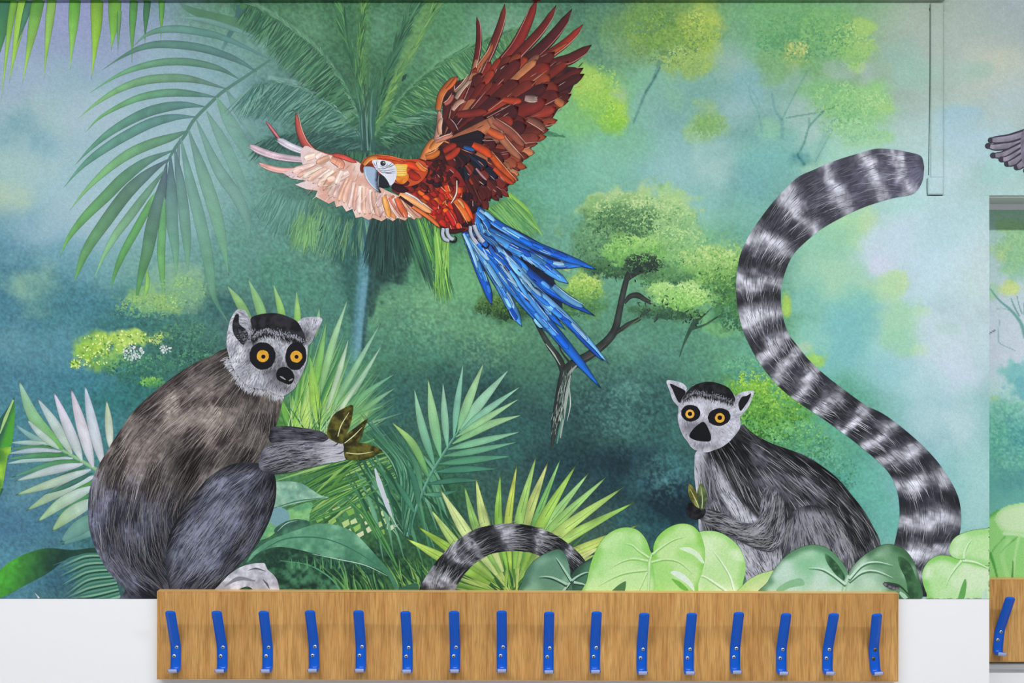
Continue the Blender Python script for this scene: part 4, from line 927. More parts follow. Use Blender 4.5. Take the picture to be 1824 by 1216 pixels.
def head1(a):
    P = np.concatenate([catmull([(404, 618), (404, 603), (406, 588), (410, 571), (418, 556), (426, 550), (437, 553), (447, 566), (462, 560), (480, 558), (498, 559), (515, 565), (530, 573)], 4, False),
                        catmull([(540, 566), (552, 564), (573, 566), (572, 577), (563, 593), (556, 608), (549, 617), (548, 630), (546, 646), (540, 662), (533, 677), (526, 690), (515, 700), (504, 705), (490, 701), (474, 694), (455, 691), (438, 684), (425, 669), (413, 650), (408, 634)], 4, False)])
    def col(x, y):
        c = mixc(hx('9fa1ab'), hx('c3c5cf'), smooth(.3, .7, fbm(x, y, 16, 81, 4)))
        for cx, cy, rx, ry, d in [(498, 668, 30, 20, .62), (480, 662, 20, 12, .8), (510, 690, 24, 10, .78), (497, 640, 12, 16, .78), (445, 640, 9, 22, .72), (470, 608, 40, 7, .8), (530, 606, 24, 7, .85), (453, 592, 10, 22, .55), (546, 600, 10, 14, .6)]:
            c = c * (1 - np.exp(-((x - cx) / rx) ** 2 - ((y - cy) / ry) ** 2) * (1 - d))[:, None]
        return c * (1 + .3 * (vnoise(x, y, 3, 9) - .5))[:, None]
    a.fill(P, col, 2.4)
    gd = [(420, 660, 140), (450, 690, 115), (500, 700, 95), (430, 620, 110), (470, 600, -95), (520, 600, -80), (540, 660, 60), (495, 670, 110)]
    fur(a, P, gd, 900, (5, 13), (.6, 1.1), lambda x, y: np.clip(col(x, y) * 1.22, 0, 245), .05, spread=.25)
    fur(a, P, gd, 700, (5, 12), (.6, 1.1), lambda x, y: col(x, y) * .7, .05, spread=.25)
    # ruff of pale hair over the collar
    th = rng.uniform(0, 1, 420); ln = catmull([(408, 640), (413, 652), (425, 671), (438, 686), (455, 693), (474, 696), (492, 703), (505, 706)], 8, False)
    q = ln[(th * (len(ln) - 1)).astype(int)] + rng.normal(0, 2.5, (420, 2))
    a.hairs(q[:, 0], q[:, 1], np.interp(th, [0, .4, 1], [2.7, 2.0, 1.5]) + rng.normal(0, .25, 420), rng.uniform(4, 12, 420), rng.uniform(.7, 1.3, 420), np.clip(hx('c0c1c9')[None] * rng.uniform(.75, 1.1, 420)[:, None], 0, 255))
HEAD1 = part(Art.last, head1, 'head', 'pale grey face with black cap and eye patches', LEMUR1)
def ear1(a):
    a.fill(catmull([(423, 559), (426, 561), (426, 574), (430, 580), (438, 586), (442.5, 595), (441, 604), (434, 614), (425, 606), (418, 597), (414.5, 585), (415, 573), (419, 562)], 5), mott('17171c', '33333a', 6, 4), 2.5)
    x, y = scatter(catmull([(426, 590), (440, 590), (440, 604), (434, 612), (422, 602)], 4), 60)
    a.hairs(x, y, rng.uniform(-1, 1, len(x)) - .8, rng.uniform(3, 6, len(x)), .8, jitc('6c6c74', .3)(x, y))
part(Art.last, ear1, 'ear', None, LEMUR1)
def cap1(a):
    P = catmull([(447, 567), (462, 560), (480, 557.5), (498, 558.5), (515, 564.5), (530, 573), (540, 590), (544, 602), (541, 611), (530, 604), (520, 599), (505, 598), (490, 592), (475, 590), (462, 594), (452, 601), (450, 586)], 4)
    a.fill(P, mott('131318', '2b2b32', 9, 3), 2.5)
    t = rng.uniform(0, 1, 700); ln = catmull([(450, 590), (453, 602), (462, 595), (475, 591), (490, 593), (505, 598), (520, 600), (530, 604), (541, 612)], 8, False)
    q = ln[(t * (len(ln) - 1)).astype(int)] + rng.normal(0, 2.5, (700, 2))
    c = np.where(rng.random(700)[:, None] < .55, hx('18181e')[None], hx('b4b6c0')[None])
    dn = rng.random(700) < .5
    a.hairs(q[:, 0], q[:, 1], np.where(dn, 1.5, -1.5) + rng.normal(0, .3, 700), np.where(dn, rng.uniform(4, 12, 700), rng.uniform(2, 5, 700)), rng.uniform(.6, 1.1, 700), np.where(dn[:, None], hx('1b1b21')[None], hx('9c9ea8')[None]))
part(Art.last, cap1, 'head_cap', 'black fur cap', LEMUR1)
def eye(cx, cy, rx, ry, rot, ix, iy, ir, px_, py_, pr, iris='d79a2b'):
    def f(a):
        a.disc(cx, cy, rx, ry, hx('131319'), rot, 30, .05)
        a.disc(ix, iy, ir, ir * .98, lambda x, y: mixc(hx('b9801f'), hx(iris), fbm(x, y, 5, 2, 3) * .8 + .4), 0, 26, .06, 2)
        a.disc(px_, py_, pr, pr, hx('0c0c10'), 0, 18)
    return f
part(Art.last, eye(468, 633.5, 23.5, 24.5, 0, 468.5, 634, 10.9, 469.5, 635, 3.8, 'e6ac3a'), 'eye', 'amber eye in a black patch', LEMUR1)
part(Art.last, eye(527.5, 634, 18.8, 25.4, .12, 528, 635, 10.6, 528.6, 635.2, 3.6, 'e6ac3a'), 'eye', 'amber eye in a black patch', LEMUR1)
def nose1(a):
    a.fill(catmull([(492.5, 668), (495, 658), (503, 653.5), (512, 654), (520, 660), (524.5, 670), (522, 680), (515, 684.5), (505, 681), (495, 676)], 5), hx('0f1014'))
    a.ribbon([(499, 670), (503, 672), (509, 676)], [1, 3, 1.5], hx('9a9aa4')); a.ribbon([(515, 678), (519, 676), (522, 674)], [1.5, 3.2, 1], hx('8c8c96'))
part(Art.last, nose1, 'nose', None, LEMUR1)

# ---- right lemur
B2 = catmull([(1322, 756), (1336, 768), (1354, 779), (1376, 790), (1405, 800), (1436, 812), (1466, 831), (1492, 852), (1516, 880), (1540, 911), (1556, 940), (1569, 972), (1575, 1062), (1500, 1064), (1350, 1064), (1326, 1020), (1300, 985), (1262, 960), (1246, 945), (1244, 925), (1242, 890), (1237, 850), (1237, 822), (1240, 804), (1262, 795), (1295, 775)], 4)
def b2col(x, y):
    t = fbm(x, y, 26, 91, 4); f = fbm(x, y, 6, 16, 3)
    c = mixc(hx('26272d'), hx('6b6d78'), smooth(.34, .7, t))
    for cx, cy, rx, ry, rot, d in [(1300, 790, 34, 26, -.6, .25), (1290, 815, 22, 20, 0, .35), (1340, 895, 24, 36, 0, .35), (1420, 815, 70, 12, .5, .4), (1500, 870, 60, 10, .85, .4), (1540, 930, 40, 9, 1.1, .5), (1480, 910, 50, 14, .7, .45), (1400, 890, 20, 40, 0, .6), (1310, 850, 30, 40, 0, .7), (1270, 830, 10, 50, .2, .7), (1525, 1000, 40, 50, 0, .7)]:
        u = (x - cx) * math.cos(rot) + (y - cy) * math.sin(rot); v = -(x - cx) * math.sin(rot) + (y - cy) * math.cos(rot)
        c = c * (1 - np.exp(-(u / rx) ** 2 - (v / ry) ** 2) * (1 - d))[:, None]
    for cx, cy, rx, ry, d in [(1440, 870, 40, 26, 1.35), (1380, 830, 30, 20, 1.2), (1360, 900, 26, 50, 1.15), (1350, 920, 24, 30, 1.2)]:
        c = c * (1 + np.exp(-((x - cx) / rx) ** 2 - ((y - cy) / ry) ** 2) * (d - 1))[:, None]
    # white breast and belly
    w = np.maximum(smooth(1262, 1248, x + (y - 850) * .05 + 8 * (f - .5)), smooth(14, 4, np.abs(x - np.interp(y, [815, 850, 890, 930], [1266, 1280, 1302, 1336])) - np.interp(y, [815, 860, 900, 930], [-4, 2, 8, 10])) * smooth(808, 830, y) * smooth(940, 925, y))
    w = np.maximum(w, smooth(1404, 1392, x) * smooth(958, 975, y - (x - 1330) * .25) * .95)
    w = (w * .92)[:, None]
    c = c * (1 - w) + mixc(hx('a9abb8'), hx('d3d5e0'), f) * w
    g = (np.exp(-((x - 1262) / 14) ** 2) * smooth(810, 840, y) * smooth(930, 900, y) * .75)[:, None]
    c = c * (1 - g) + hx('75767f')[None] * (.8 + .4 * f)[:, None] * g
    return c * (.82 + .36 * f)[:, None]
a = Art(.0011)
a.fill(B2, b2col, 2.8)
g2 = [(1330, 775, 35), (1380, 805, 32), (1440, 830, 38), (1500, 880, 50), (1545, 950, 65), (1560, 1020, 75), (1400, 860, 42), (1450, 890, 45), (1300, 820, 65), (1320, 870, 62), (1350, 910, 70), (1380, 900, 85), (1380, 960, 90), (1260, 850, 85), (1250, 920, 80), (1340, 1000, 55), (1480, 940, 55), (1280, 870, 62)]
fur(a, B2, g2, 1300, (14, 38), (.7, 1.3), lambda x, y: b2col(x, y) * .45, .03, spread=.1)
fur(a, B2, g2, 1000, (16, 46), (.5, .9), lambda x, y: np.clip(b2col(x, y) * .75 + 50, 0, 255), .03, spread=.09)
fur(a, B2, g2, 240, (26, 52), (.8, 1.3), lambda x, y: np.clip(b2col(x, y) * .4 + 130, 0, 255), .03, spread=.08)
LEMUR2 = a.build('painted_lemur', MURAL, 'dark grey lemur with white breast sitting at the right of the mural')
def thigh2(a):
    P = catmull([(1393, 1000), (1391, 965), (1396, 938), (1408, 915), (1425, 903), (1447, 899), (1470, 906), (1492, 921), (1512, 945), (1526, 980), (1532, 1020), (1530, 1064), (1396, 1064)], 5)
    def col(x, y):
        c = mixc(hx('464750'), hx('8a8c96'), smooth(.3, .7, fbm(x, y, 20, 33, 4)))
        d = edge_dist(P, x, y)
        return c * (.55 + .45 * smooth(0, 14, d))[:, None] * (.85 + .3 * fbm(x, y, 6, 8, 3))[:, None]
    a.fill(P, col, 2.8)
    gd = [(1410, 930, 110), (1400, 990, 95), (1440, 920, 60), (1480, 940, 60), (1510, 1000, 78), (1450, 990, 70)]
    fur(a, P, gd, 420, (14, 38), (.8, 1.5), lambda x, y: col(x, y) * .5, .03, spread=.1); fur(a, P, gd, 480, (16, 46), (.6, 1.1), lambda x, y: np.clip(col(x, y) * .5 + 96, 0, 255), .04, spread=.12)
part(Art.last, thigh2, 'hind_leg', None, LEMUR2)
def arm2(a):
    P = catmull([(1246, 908), (1262, 906), (1290, 914), (1325, 930), (1348, 928), (1354, 900), (1362, 870), (1384, 868), (1396, 890), (1398, 925), (1396, 955), (1386, 974), (1370, 983), (1345, 977), (1310, 960), (1275, 942), (1246, 924)], 5)
    def col(x, y):
        c = mixc(hx('3a3b43'), hx('8c8e9a'), smooth(.3, .7, fbm(x, y, 16, 43, 4)))
        return c * (1 - .5 * smooth(935, 975, y - (x - 1330) * .35))[:, None] * (.85 + .3 * fbm(x, y, 6, 9, 3))[:, None]
    a.fill(P, col, 2.6)
    gd = [(1375, 890, 95), (1385, 940, 110), (1360, 960, 190), (1310, 940, 203), (1260, 918, 195), (1345, 920, 140)]
    fur(a, P, gd, 420, (10, 30), (.8, 1.5), lambda x, y: col(x, y) * .45, .04, spread=.12); fur(a, P, gd, 420, (10, 32), (.6, 1.1), lambda x, y: np.clip(col(x, y) * .5 + 100, 0, 255), .04, spread=.12)
part(Art.last, arm2, 'arm', None, LEMUR2)
part(Art.last, lambda a: a.fill(catmull([(1223, 903), (1227, 895), (1236, 897), (1250, 904), (1257, 907), (1255, 917), (1246, 924), (1233, 923), (1225, 916)], 4), mott('0e0e12', '26262c', 6, 3), 2.5), 'hand', 'small black hand', LEMUR2)
def leaf2(pts, vein, c0, c1):
    def f(a):
        a.fill(catmull(pts, 5), mott(c0, c1, 8, 23), 2.2); a.ribbon(vein, [1.5, 1.5, .6], hx('c8cc9c'))
    return f
part(Art.last, leaf2([(1245, 905), (1232, 893), (1226, 878), (1227, 861), (1238, 873), (1245, 888)], [(1245, 904), (1238, 888), (1229, 870)], '54561f', '8c8c48'), 'held_leaf', None, LEMUR2)
part(Art.last, leaf2([(1247, 907), (1242, 892), (1242, 875), (1248, 860), (1257, 873), (1259, 888), (1254, 905)], [(1250, 905), (1251, 888), (1248, 866)], '3c4c2c', '6c7c4c'), 'held_leaf', None, LEMUR2)
def head2(a):
    P = np.concatenate([catmull([(1208, 724), (1198, 712), (1193, 697), (1187, 678), (1201, 678), (1215, 682), (1223, 690), (1222, 697)], 4, False), catmull([(1235, 686), (1250, 681), (1265, 680), (1280, 683), (1297, 690), (1305, 700), (1310, 706)], 4, False),
                        catmull([(1314, 701), (1326, 697), (1342, 696), (1340, 708), (1333, 724), (1322, 738), (1318, 742), (1319, 755), (1315, 767), (1300, 785), (1285, 796), (1272, 801), (1260, 805), (1247, 804), (1233, 798), (1224, 786), (1216, 775), (1210, 760), (1207, 745), (1208, 732)], 4, False)])
    def col(x, y):
        c = mixc(hx('acaeb9'), hx('c9cad6'), smooth(.3, .7, fbm(x, y, 14, 83, 4)))
        for cx, cy, rx, ry, d in [(1225, 760, 8, 14, .72), (1240, 765, 18, 12, .85), (1278, 772, 14, 16, .85), (1255, 793, 24, 8, .72), (1262, 735, 6, 20, .85), (1240, 755, 14, 10, .75), (1300, 716, 10, 6, .7), (1270, 706, 40, 5, .75), (1225, 712, 14, 6, .75)]:
            c = c * (1 - np.exp(-((x - cx) / rx) ** 2 - ((y - cy) / ry) ** 2) * (1 - d))[:, None]
        return c * (1 + .22 * (vnoise(x, y, 3, 9) - .5))[:, None]
    a.fill(P, col, 2.2)
    gd = [(1230, 780, 100), (1260, 720, -90), (1300, 770, 45), (1250, 795, 90), (1330, 710, -40)]
    fur(a, P, gd, 420, (4, 10), (.5, 1), lambda x, y: col(x, y) * .8, .05, spread=.3); fur(a, P, gd, 420, (4, 10), (.5, 1), lambda x, y: np.clip(col(x, y) * 1.15, 0, 240), .05, spread=.3)
part(Art.last, head2, 'head', 'pale grey face with black cap and eye patches', LEMUR2)
def cap2(a):
    a.fill(catmull([(1218, 706), (1224, 696), (1235, 686.5), (1250, 681), (1265, 679.5), (1280, 682.5), (1297, 690), (1305, 700), (1309.5, 711), (1305, 717), (1295, 712), (1282, 706), (1270, 705), (1255, 702), (1242, 699), (1232, 701), (1222, 708), (1214, 713)], 4), mott('101014', '26262c', 8, 3), 2.4)
    t = rng.uniform(0, 1, 520); ln = catmull([(1216, 713), (1232, 702), (1242, 700), (1255, 703), (1270, 706), (1282, 708), (1295, 713), (1306, 718)], 8, False)
    q = ln[(t * (len(ln) - 1)).astype(int)] + rng.normal(0, 2, (520, 2)); dn = rng.random(520) < .6
    a.hairs(q[:, 0], q[:, 1], np.where(dn, 1.57, -1.5) + rng.normal(0, .25, 520), np.where(dn, rng.uniform(3, 9, 520), rng.uniform(2, 4, 520)), rng.uniform(.6, 1.0, 520), np.where(dn[:, None], hx('17171c')[None], hx('83858f')[None]))
part(Art.last, cap2, 'head_cap', 'black fur cap', LEMUR2)
part(Art.last, lambda a: a.fill(catmull([(1193, 683), (1206, 688), (1221, 697), (1214, 711), (1209.5, 717), (1203, 706), (1198, 694)], 4), hx('17171d')), 'ear', None, LEMUR2)
part(Art.last, lambda a: a.fill(catmull([(1337.5, 700), (1329, 705), (1322, 706), (1316, 715), (1315, 722), (1319, 731.5), (1327, 722), (1334, 711)], 4), hx('17171d')), 'ear', None, LEMUR2)
part(Art.last, eye(1230, 735.5, 17, 15, 0, 1228.6, 737, 8, 1228.8, 736.7, 4, 'ecb84c'), 'eye', 'amber eye in a black patch', LEMUR2)
part(Art.last, eye(1280.6, 742.3, 20.4, 15.8, -.15, 1282, 744, 8.7, 1281.8, 743.5, 4.2, 'ecb84c'), 'eye', 'amber eye in a black patch', LEMUR2)
part(Art.last, lambda a: a.fill(catmull([(1252.5, 751), (1258, 756), (1264, 769), (1266.5, 778), (1264.5, 785), (1255, 786), (1240, 784), (1229, 779), (1228, 773), (1236, 762), (1245, 754.5)], 4), hx('0f1014')), 'nose', None, LEMUR2)

# ---- ringed tails
def tail(a, E1, E2, bands, cols, nhair, seed, anchors=None):
    E1 = catmull(E1, 10, False); E2 = catmull(E2, 10, False)
    def res(E, n):
        s = np.concatenate([[0], np.cumsum(np.linalg.norm(np.diff(E, axis=0), axis=1))]); q = np.linspace(0, s[-1], n)
        return np.stack([np.interp(q, s, E[:, 0]), np.interp(q, s, E[:, 1])], 1)
    N = 420; K = 18
    if anchors:
        def arc(E, p):
            q = np.concatenate([[0], np.cumsum(np.linalg.norm(np.diff(E, axis=0), axis=1))]); return q[np.argmin(((E - np.asarray(p)) ** 2).sum(1))], q
        A1 = [0] + [arc(E1, p)[0] for p, _ in anchors] + [arc(E1, E1[-1])[1][-1]]; A2 = [0] + [arc(E2, p)[0] for _, p in anchors] + [arc(E2, E2[-1])[1][-1]]
        q1 = arc(E1, E1[0])[1]; q2 = arc(E2, E2[0])[1]; u1 = np.linspace(0, q1[-1], N); u2 = np.interp(u1, A1, A2)
        E1 = np.stack([np.interp(u1, q1, E1[:, k]) for k in (0, 1)], 1); E2 = np.stack([np.interp(u2, q2, E2[:, k]) for k in (0, 1)], 1)
    else:
        E1 = res(E1, N); E2 = res(E2, N)
    mid = (E1 + E2) / 2
    s = np.concatenate([[0], np.cumsum(np.linalg.norm(np.diff(mid, axis=0), axis=1))])
    bs = []
    for bx, by, half in bands:
        bs.append((s[np.argmin((mid[:, 0] - bx) ** 2 + (mid[:, 1] - by) ** 2)], half))
    def col(x, y, ss, v):
        q = ss + 30 * (fbm(x, y, 24, seed, 4) - .5) + 12 * (fbm(x, y, 6, seed + 3, 2) - .5) + 10 * (v - .5)
        t = np.zeros(len(x))
        for c, h in bs: t = np.maximum(t, np.exp(-((q - c) / h) ** 2))
        blue = smooth(s[-1] * .35, 0, ss)[:, None]
        d0 = hx(cols[0])[None] * (1 - blue) + hx(cols[2])[None] * blue
        t = t * (.82 + .3 * fbm(x, y, 30, seed + 21, 3)) * (1.1 - .25 * v); t = np.clip(t, 0, 1)
        c = d0 * (1 - t[:, None]) + hx(cols[1])[None] * t[:, None]
        c = c * (1 - .16 * np.abs(v - .5) * 2)[:, None]
        return c * (.6 + .8 * fbm(x, y, 12, seed + 9, 4))[:, None]
    V = np.stack([E1 + (E2 - E1) * k / K for k in range(K + 1)], 1).reshape(-1, 2)
    SS = np.repeat(s, K + 1); VV = np.tile(np.linspace(0, 1, K + 1), N)
    idx = np.arange(N * (K + 1)).reshape(N, K + 1)
    q = np.stack([idx[:-1, :-1], idx[1:, :-1], idx[1:, 1:], idx[:-1, 1:]], -1).reshape(-1, 4)
    T = np.concatenate([q[:, [0, 1, 2]], q[:, [0, 2, 3]]])
    a.add(V, T, col(V[:, 0], V[:, 1], SS, VV))
    i = rng.integers(6, N - 14, nhair); v = rng.uniform(.06, .94, nhair)
    P = E1[i] * (1 - v)[:, None] + E2[i] * v[:, None]; Q = E1[i + 6] * (1 - v)[:, None] + E2[i + 6] * v[:, None]
    ang = np.arctan2(Q[:, 1] - P[:, 1], Q[:, 0] - P[:, 0]) + rng.normal(0, .1, nhair) + (v - .5) * .35
    c = col(P[:, 0], P[:, 1], s[i], v); lt = rng.random(nhair)[:, None] < .62
    a.hairs(P[:, 0], P[:, 1], ang, rng.uniform(12, 40, nhair), rng.uniform(.4, .8, nhair), np.clip(np.where(lt, c * .75 + 56, c * .6), 0, 255), rng.normal(0, .03, nhair))
TE1 = [(1646, 296), (1640, 278), (1618, 271), (1590, 266), (1560, 265), (1530, 273), (1500, 282), (1475, 291), (1450, 302), (1422, 315), (1400, 335), (1375, 362), (1350, 395), (1331, 425), (1318, 455), (1312, 490), (1311, 520), (1314, 550), (1322, 585), (1335, 615), (1352, 645), (1375, 675), (1400, 700), (1430, 722), (1465, 745), (1500, 770), (1530, 793), (1560, 818), (1580, 838), (1592, 858), (1600, 885), (1602, 920), (1597, 950), (1590, 978), (1580, 1010), (1570, 1060)]
TE2 = [(1646, 300), (1643, 322), (1633, 340), (1619, 348), (1590, 353), (1550, 365), (1520, 377), (1490, 392), (1460, 410), (1430, 435), (1412, 455), (1400, 480), (1392, 510), (1391, 540), (1396, 570), (1405, 595), (1420, 615), (1440, 640), (1470, 668), (1505, 695), (1540, 720), (1575, 738), (1610, 764), (1645, 795), (1672, 825), (1695, 860), (1708, 890), (1712, 925), (1708, 955), (1697, 985), (1680, 1010), (1650, 1062)]
BD = [(1602, 318, 10), (1555, 314, 12), (1487, 338, 13), (1426, 380, 15), (1374, 432, 17), (1352, 500, 15), (1355, 562, 18), (1374, 620, 14), (1398, 655, 11), (1432, 688, 12), (1474, 718, 12), (1520, 752, 11), (1560, 785, 13), (1606, 812, 13), (1645, 855, 15), (1658, 925, 18), (1648, 985, 16), (1630, 1030, 12)]
TA = [((1590, 266), (1605, 350)), ((1530, 273), (1556, 364)), ((1450, 302), (1490, 392)), ((1375, 362), (1430, 435)), ((1318, 455), (1402, 478)), ((1311, 520), (1391, 530)), ((1322, 585), (1395, 562)), ((1352, 645), (1408, 600)), ((1400, 700), (1450, 650)), ((1465, 745), (1515, 702)), ((1530, 793), (1590, 748)), ((1575, 834), (1660, 812)), ((1600, 885), (1706, 886)), ((1602, 920), (1712, 925)), ((1597, 950), (1708, 955))]
part(.00105, lambda a: tail(a, TE1, TE2, BD, ('2b2c34', 'd8dae6', '5e5e72'), 1700, 5, TA), 'ringed_tail', 'long black and white ringed tail curving up like an S', LEMUR2)
TL1 = [(744, 1064), (748, 1046), (764, 1018), (785, 990), (812, 964), (845, 943), (880, 934), (915, 932), (950, 937), (985, 950), (1015, 970), (1040, 995), (1052, 1020)]
TL2 = [(806, 1064), (812, 1048), (826, 1024), (845, 1004), (866, 990), (884, 984), (912, 981), (940, 983), (962, 990), (985, 1003), (1000, 1020), (1008, 1034), (1015, 1050)]
a = Art(.00105)
tail(a, TL1, TL2, [(782, 1034, 12), (822, 992, 9), (845, 975, 9), (905, 958, 13), (962, 964, 9), (1006, 990, 8)], ('1e1f25', 'c9cad4', '1e1f25'), 700, 15)
a.build('ringed_tail', MURAL, 'short arched black and white ringed tail at the foot of the mural')
# ------------------------------------------------------------------ macaw, painted in palette-knife strokes
def knife(a, pts, w, c, tip=.5, hi=None, dark=.62, edge=None, root=.75):
    """one thick stroke: dark edge, body shaded across, optional light ridge"""
    c = hx(c) if isinstance(c, str) else np.asarray(c, float)
    n = 9; t = np.linspace(0, 1, n)
    pr = np.minimum(1, root + (1 - root) * t / .3) * np.where(t > 1 - tip, np.sqrt(np.clip(1 - ((t - 1 + tip) / tip) ** 2, 0, 1)), 1)
    a.ribbon(pts, (w + 1.5) * np.maximum(pr, .02), edge if edge is not None else dk(c, .36))
    j = rng.uniform(.9, 1.12)
    a.ribbon(pts, w * pr, [dk(c, dark * j), dk(c, .95 * j), dk(c, 1.12 * j), dk(c, .86 * j)], jit=.18)
    if hi is not None:
        P = np.asarray(pts, float); v = P[-1] - P[0]; nn = np.array([-v[1], v[0]]) / (np.linalg.norm(v) + 1e-6)
        s = rng.choice([-1, 1]) * .36 * w
        a.ribbon(P + nn * s, [.2, 1.3, .9, 1.4, .2], hx(hi))
def lerp(a_, b_, t): return np.asarray(a_, float) * (1 - t) + np.asarray(b_, float) * t
RED = ['6c1f1c', '84281e', '541a1c', '963422', '44151b', '7a2a20', '5e1c1c']
TAN = ['8e4630', 'a05f42', '7c3428', '8a5444', 'ac6c46', '6c2820', '943f28']
MAR = ['4e1719', '5e1d1c', '3c1218', '6d2320', '481a20']

W2 = catmull([(747, 292), (762, 266), (775, 245), (780, 215), (781, 190), (785, 166), (800, 146), (816, 134), (818, 142), (832, 138), (852, 122), (885, 106), (930, 96), (985, 98), (1012, 112), (1035, 116), (1034, 128), (1029, 150), (1016, 176), (1003, 192), (991, 212), (973, 240), (956, 262), (938, 290), (923, 322), (904, 345), (893, 350), (876, 362), (862, 374), (840, 362), (820, 340), (795, 334), (768, 332), (750, 312)], 4)
a = Art(.0010)
for p, w, c in [([(838, 146), (846, 118), (852, 85), (853, 55), (849, 30)], 10, '6a1e20'), ([(850, 140), (868, 105), (882, 72), (893, 40), (899, 7)], 14, '6c2a22'), ([(862, 150), (892, 114), (918, 82), (940, 40), (957, -3)], 19, '74221f'), ([(882, 140), (915, 106), (942, 78), (968, 48), (991, 9)], 16, '6e201e'),
                ([(886, 152), (922, 122), (962, 88), (992, 56), (1019, 16)], 20, '4e181e'), ([(902, 152), (942, 126), (978, 98), (1010, 74), (1039, 43)], 16, '84281f'), ([(940, 140), (985, 116), (1018, 104), (1054, 80)], 20, '581c1e')]:
    knife(a, p, w, c, .55, 'c89088' if w < 18 else 'b4746c')
knife(a, [(842, 142), (852, 120), (870, 95), (878, 78)], 9, 'a85a3a', .6, 'd8a890'); knife(a, [(838, 140), (845, 122), (848, 105)], 8, '9a6a4c', .5, 'd8b8a0'); knife(a, [(965, 105), (990, 90), (1012, 76)], 7, 'b04a24', .6)
W2S = W2 + (np.array([850., 240.]) - W2) * np.clip(9 / np.linalg.norm(W2 - np.array([850., 240.]), axis=1), 0, .2)[:, None]
a.fill(W2S, lambda x, y: mixc(hx('2c0f14'), hx('5a1c1c'), smooth(.3, .7, fbm(x, y, 14, 3, 3))), 6)
# rows of wing feathers around the shoulder joint
ox, oy = 792., 262.
def reach(th):
    lo, hi_ = 10., 330.
    r = np.arange(10, 330, 2.); m = inside(W2, ox + r * math.cos(th), oy + r * math.sin(th))
    return r[m].max() if m.any() else 30
rows = [(.58, 1.0, 42, 13, 0), (.5, .88, 30, 19, 1), (.36, .72, 26, 20, 2), (.2, .55, 22, 20, 2), (.06, .36, 16, 18, 3)]
for r0, r1, n, w, ro in rows:
    for k in range(n):
        th = math.radians(-74 + 142 * (k + .5 * (ro % 2)) / n + rng.uniform(-1, 1)); R = reach(th); f = (k / n)
        pal = RED if f < .42 else (TAN if f < .72 else MAR)
        if ro == 3: pal = ['2a1018', '1c1220', '4a1618', '6a1e1a', '3a1218']
        if ro == 2 and f > .6: pal = ['241018', '16182c', '5a1a1a', '42161a', '1d2438', '7c281c']
        if ro == 2 and .35 < f < .6: pal = RED
        if rng.random() < .15: pal = TAN if f < .7 else RED
        q0 = r0 * R * rng.uniform(.92, 1.08); q1 = r1 * R * rng.uniform(.95, 1.0 if ro == 0 else 1.1) * (rng.uniform(.99, 1.07) if ro == 0 else 1)
        bend = .05 * (f - .45)
        p0 = (ox + q0 * math.cos(th), oy + q0 * math.sin(th)); p1 = (ox + q1 * math.cos(th + bend), oy + q1 * math.sin(th + bend))
        pm = (ox + (q0 + q1) / 2 * math.cos(th + bend * .2), oy + (q0 + q1) / 2 * math.sin(th + bend * .2))
        ww = w * (R / 200) ** .5 * rng.uniform(.8, 1.35)
        h = None
        if rng.random() < .3: h = 'b8867a' if f < .72 else '84484c'
        knife(a, [p0, pm, p1], ww, pal[rng.integers(len(pal))], rng.uniform(.05, .13), h, .82, root=.94)
for p, w, c, h in [([(872, 272), (895, 300), (918, 326)], 13, 'c2501f', 'e0a080'), ([(842, 258), (862, 268), (877, 280)], 14, 'b8401c', None), ([(880, 300), (900, 318), (915, 328)], 9, 'b8401e', None), ([(872, 210), (898, 250), (930, 286)], 15, 'a8684c', 'd8b0a0'), ([(880, 215), (910, 235), (935, 262)], 16, '8a4a3c', 'c89c8c'),
                   ([(870, 232), (885, 240), (900, 246)], 14, 'b0502a', None), ([(935, 175), (948, 177), (958, 176)], 13, '9a8078', 'd8c0b4'), ([(990, 178), (998, 184), (1004, 188)], 14, 'b0643c', None), ([(940, 212), (958, 222), (972, 232)], 13, '8c5444', 'd0a494'), ([(896, 178), (914, 180), (930, 180)], 12, 'a83a20', None), ([(815, 205), (840, 202), (870, 198)], 14, '6e241e', None),
                   ([(826, 262), (836, 265), (846, 268)], 7, '1d4a7c', None), ([(835, 276), (850, 288), (860, 300)], 5, '1d3050', None), ([(838, 330), (846, 350), (856, 368)], 14, '541a1c', '7c3434'), ([(848, 300), (858, 312), (868, 322)], 4, 'b07c84', None), ([(820, 300), (822, 330), (838, 352)], 14, '10121e', None), ([(830, 320), (842, 344), (850, 362)], 9, '4c181a', None)]:
    knife(a, p, w, c, .4, h)
WING2 = None
MAC_BASE = a
# sparkling light ridges
x, y = scatter(W2, 60); m = x > 800; x, y = x[m], y[m]
ang = np.arctan2(y - oy, x - ox) + rng.normal(0, .25, len(x))
a.hairs(x, y, ang, rng.uniform(6, 18, len(x)), rng.uniform(.7, 1.4, len(x)), np.array([hx(['b88c80', '9c685c', 'd0aca0', '1a0b10'][k]) for k in rng.integers(0, 4, len(x))]))
MACAW = a.build('painted_macaw', MURAL, 'flying scarlet macaw with blue tail painted in thick strokes')
MACAW['label'] = 'flying red macaw with blue tail and raised wing, painted in thick strokes'

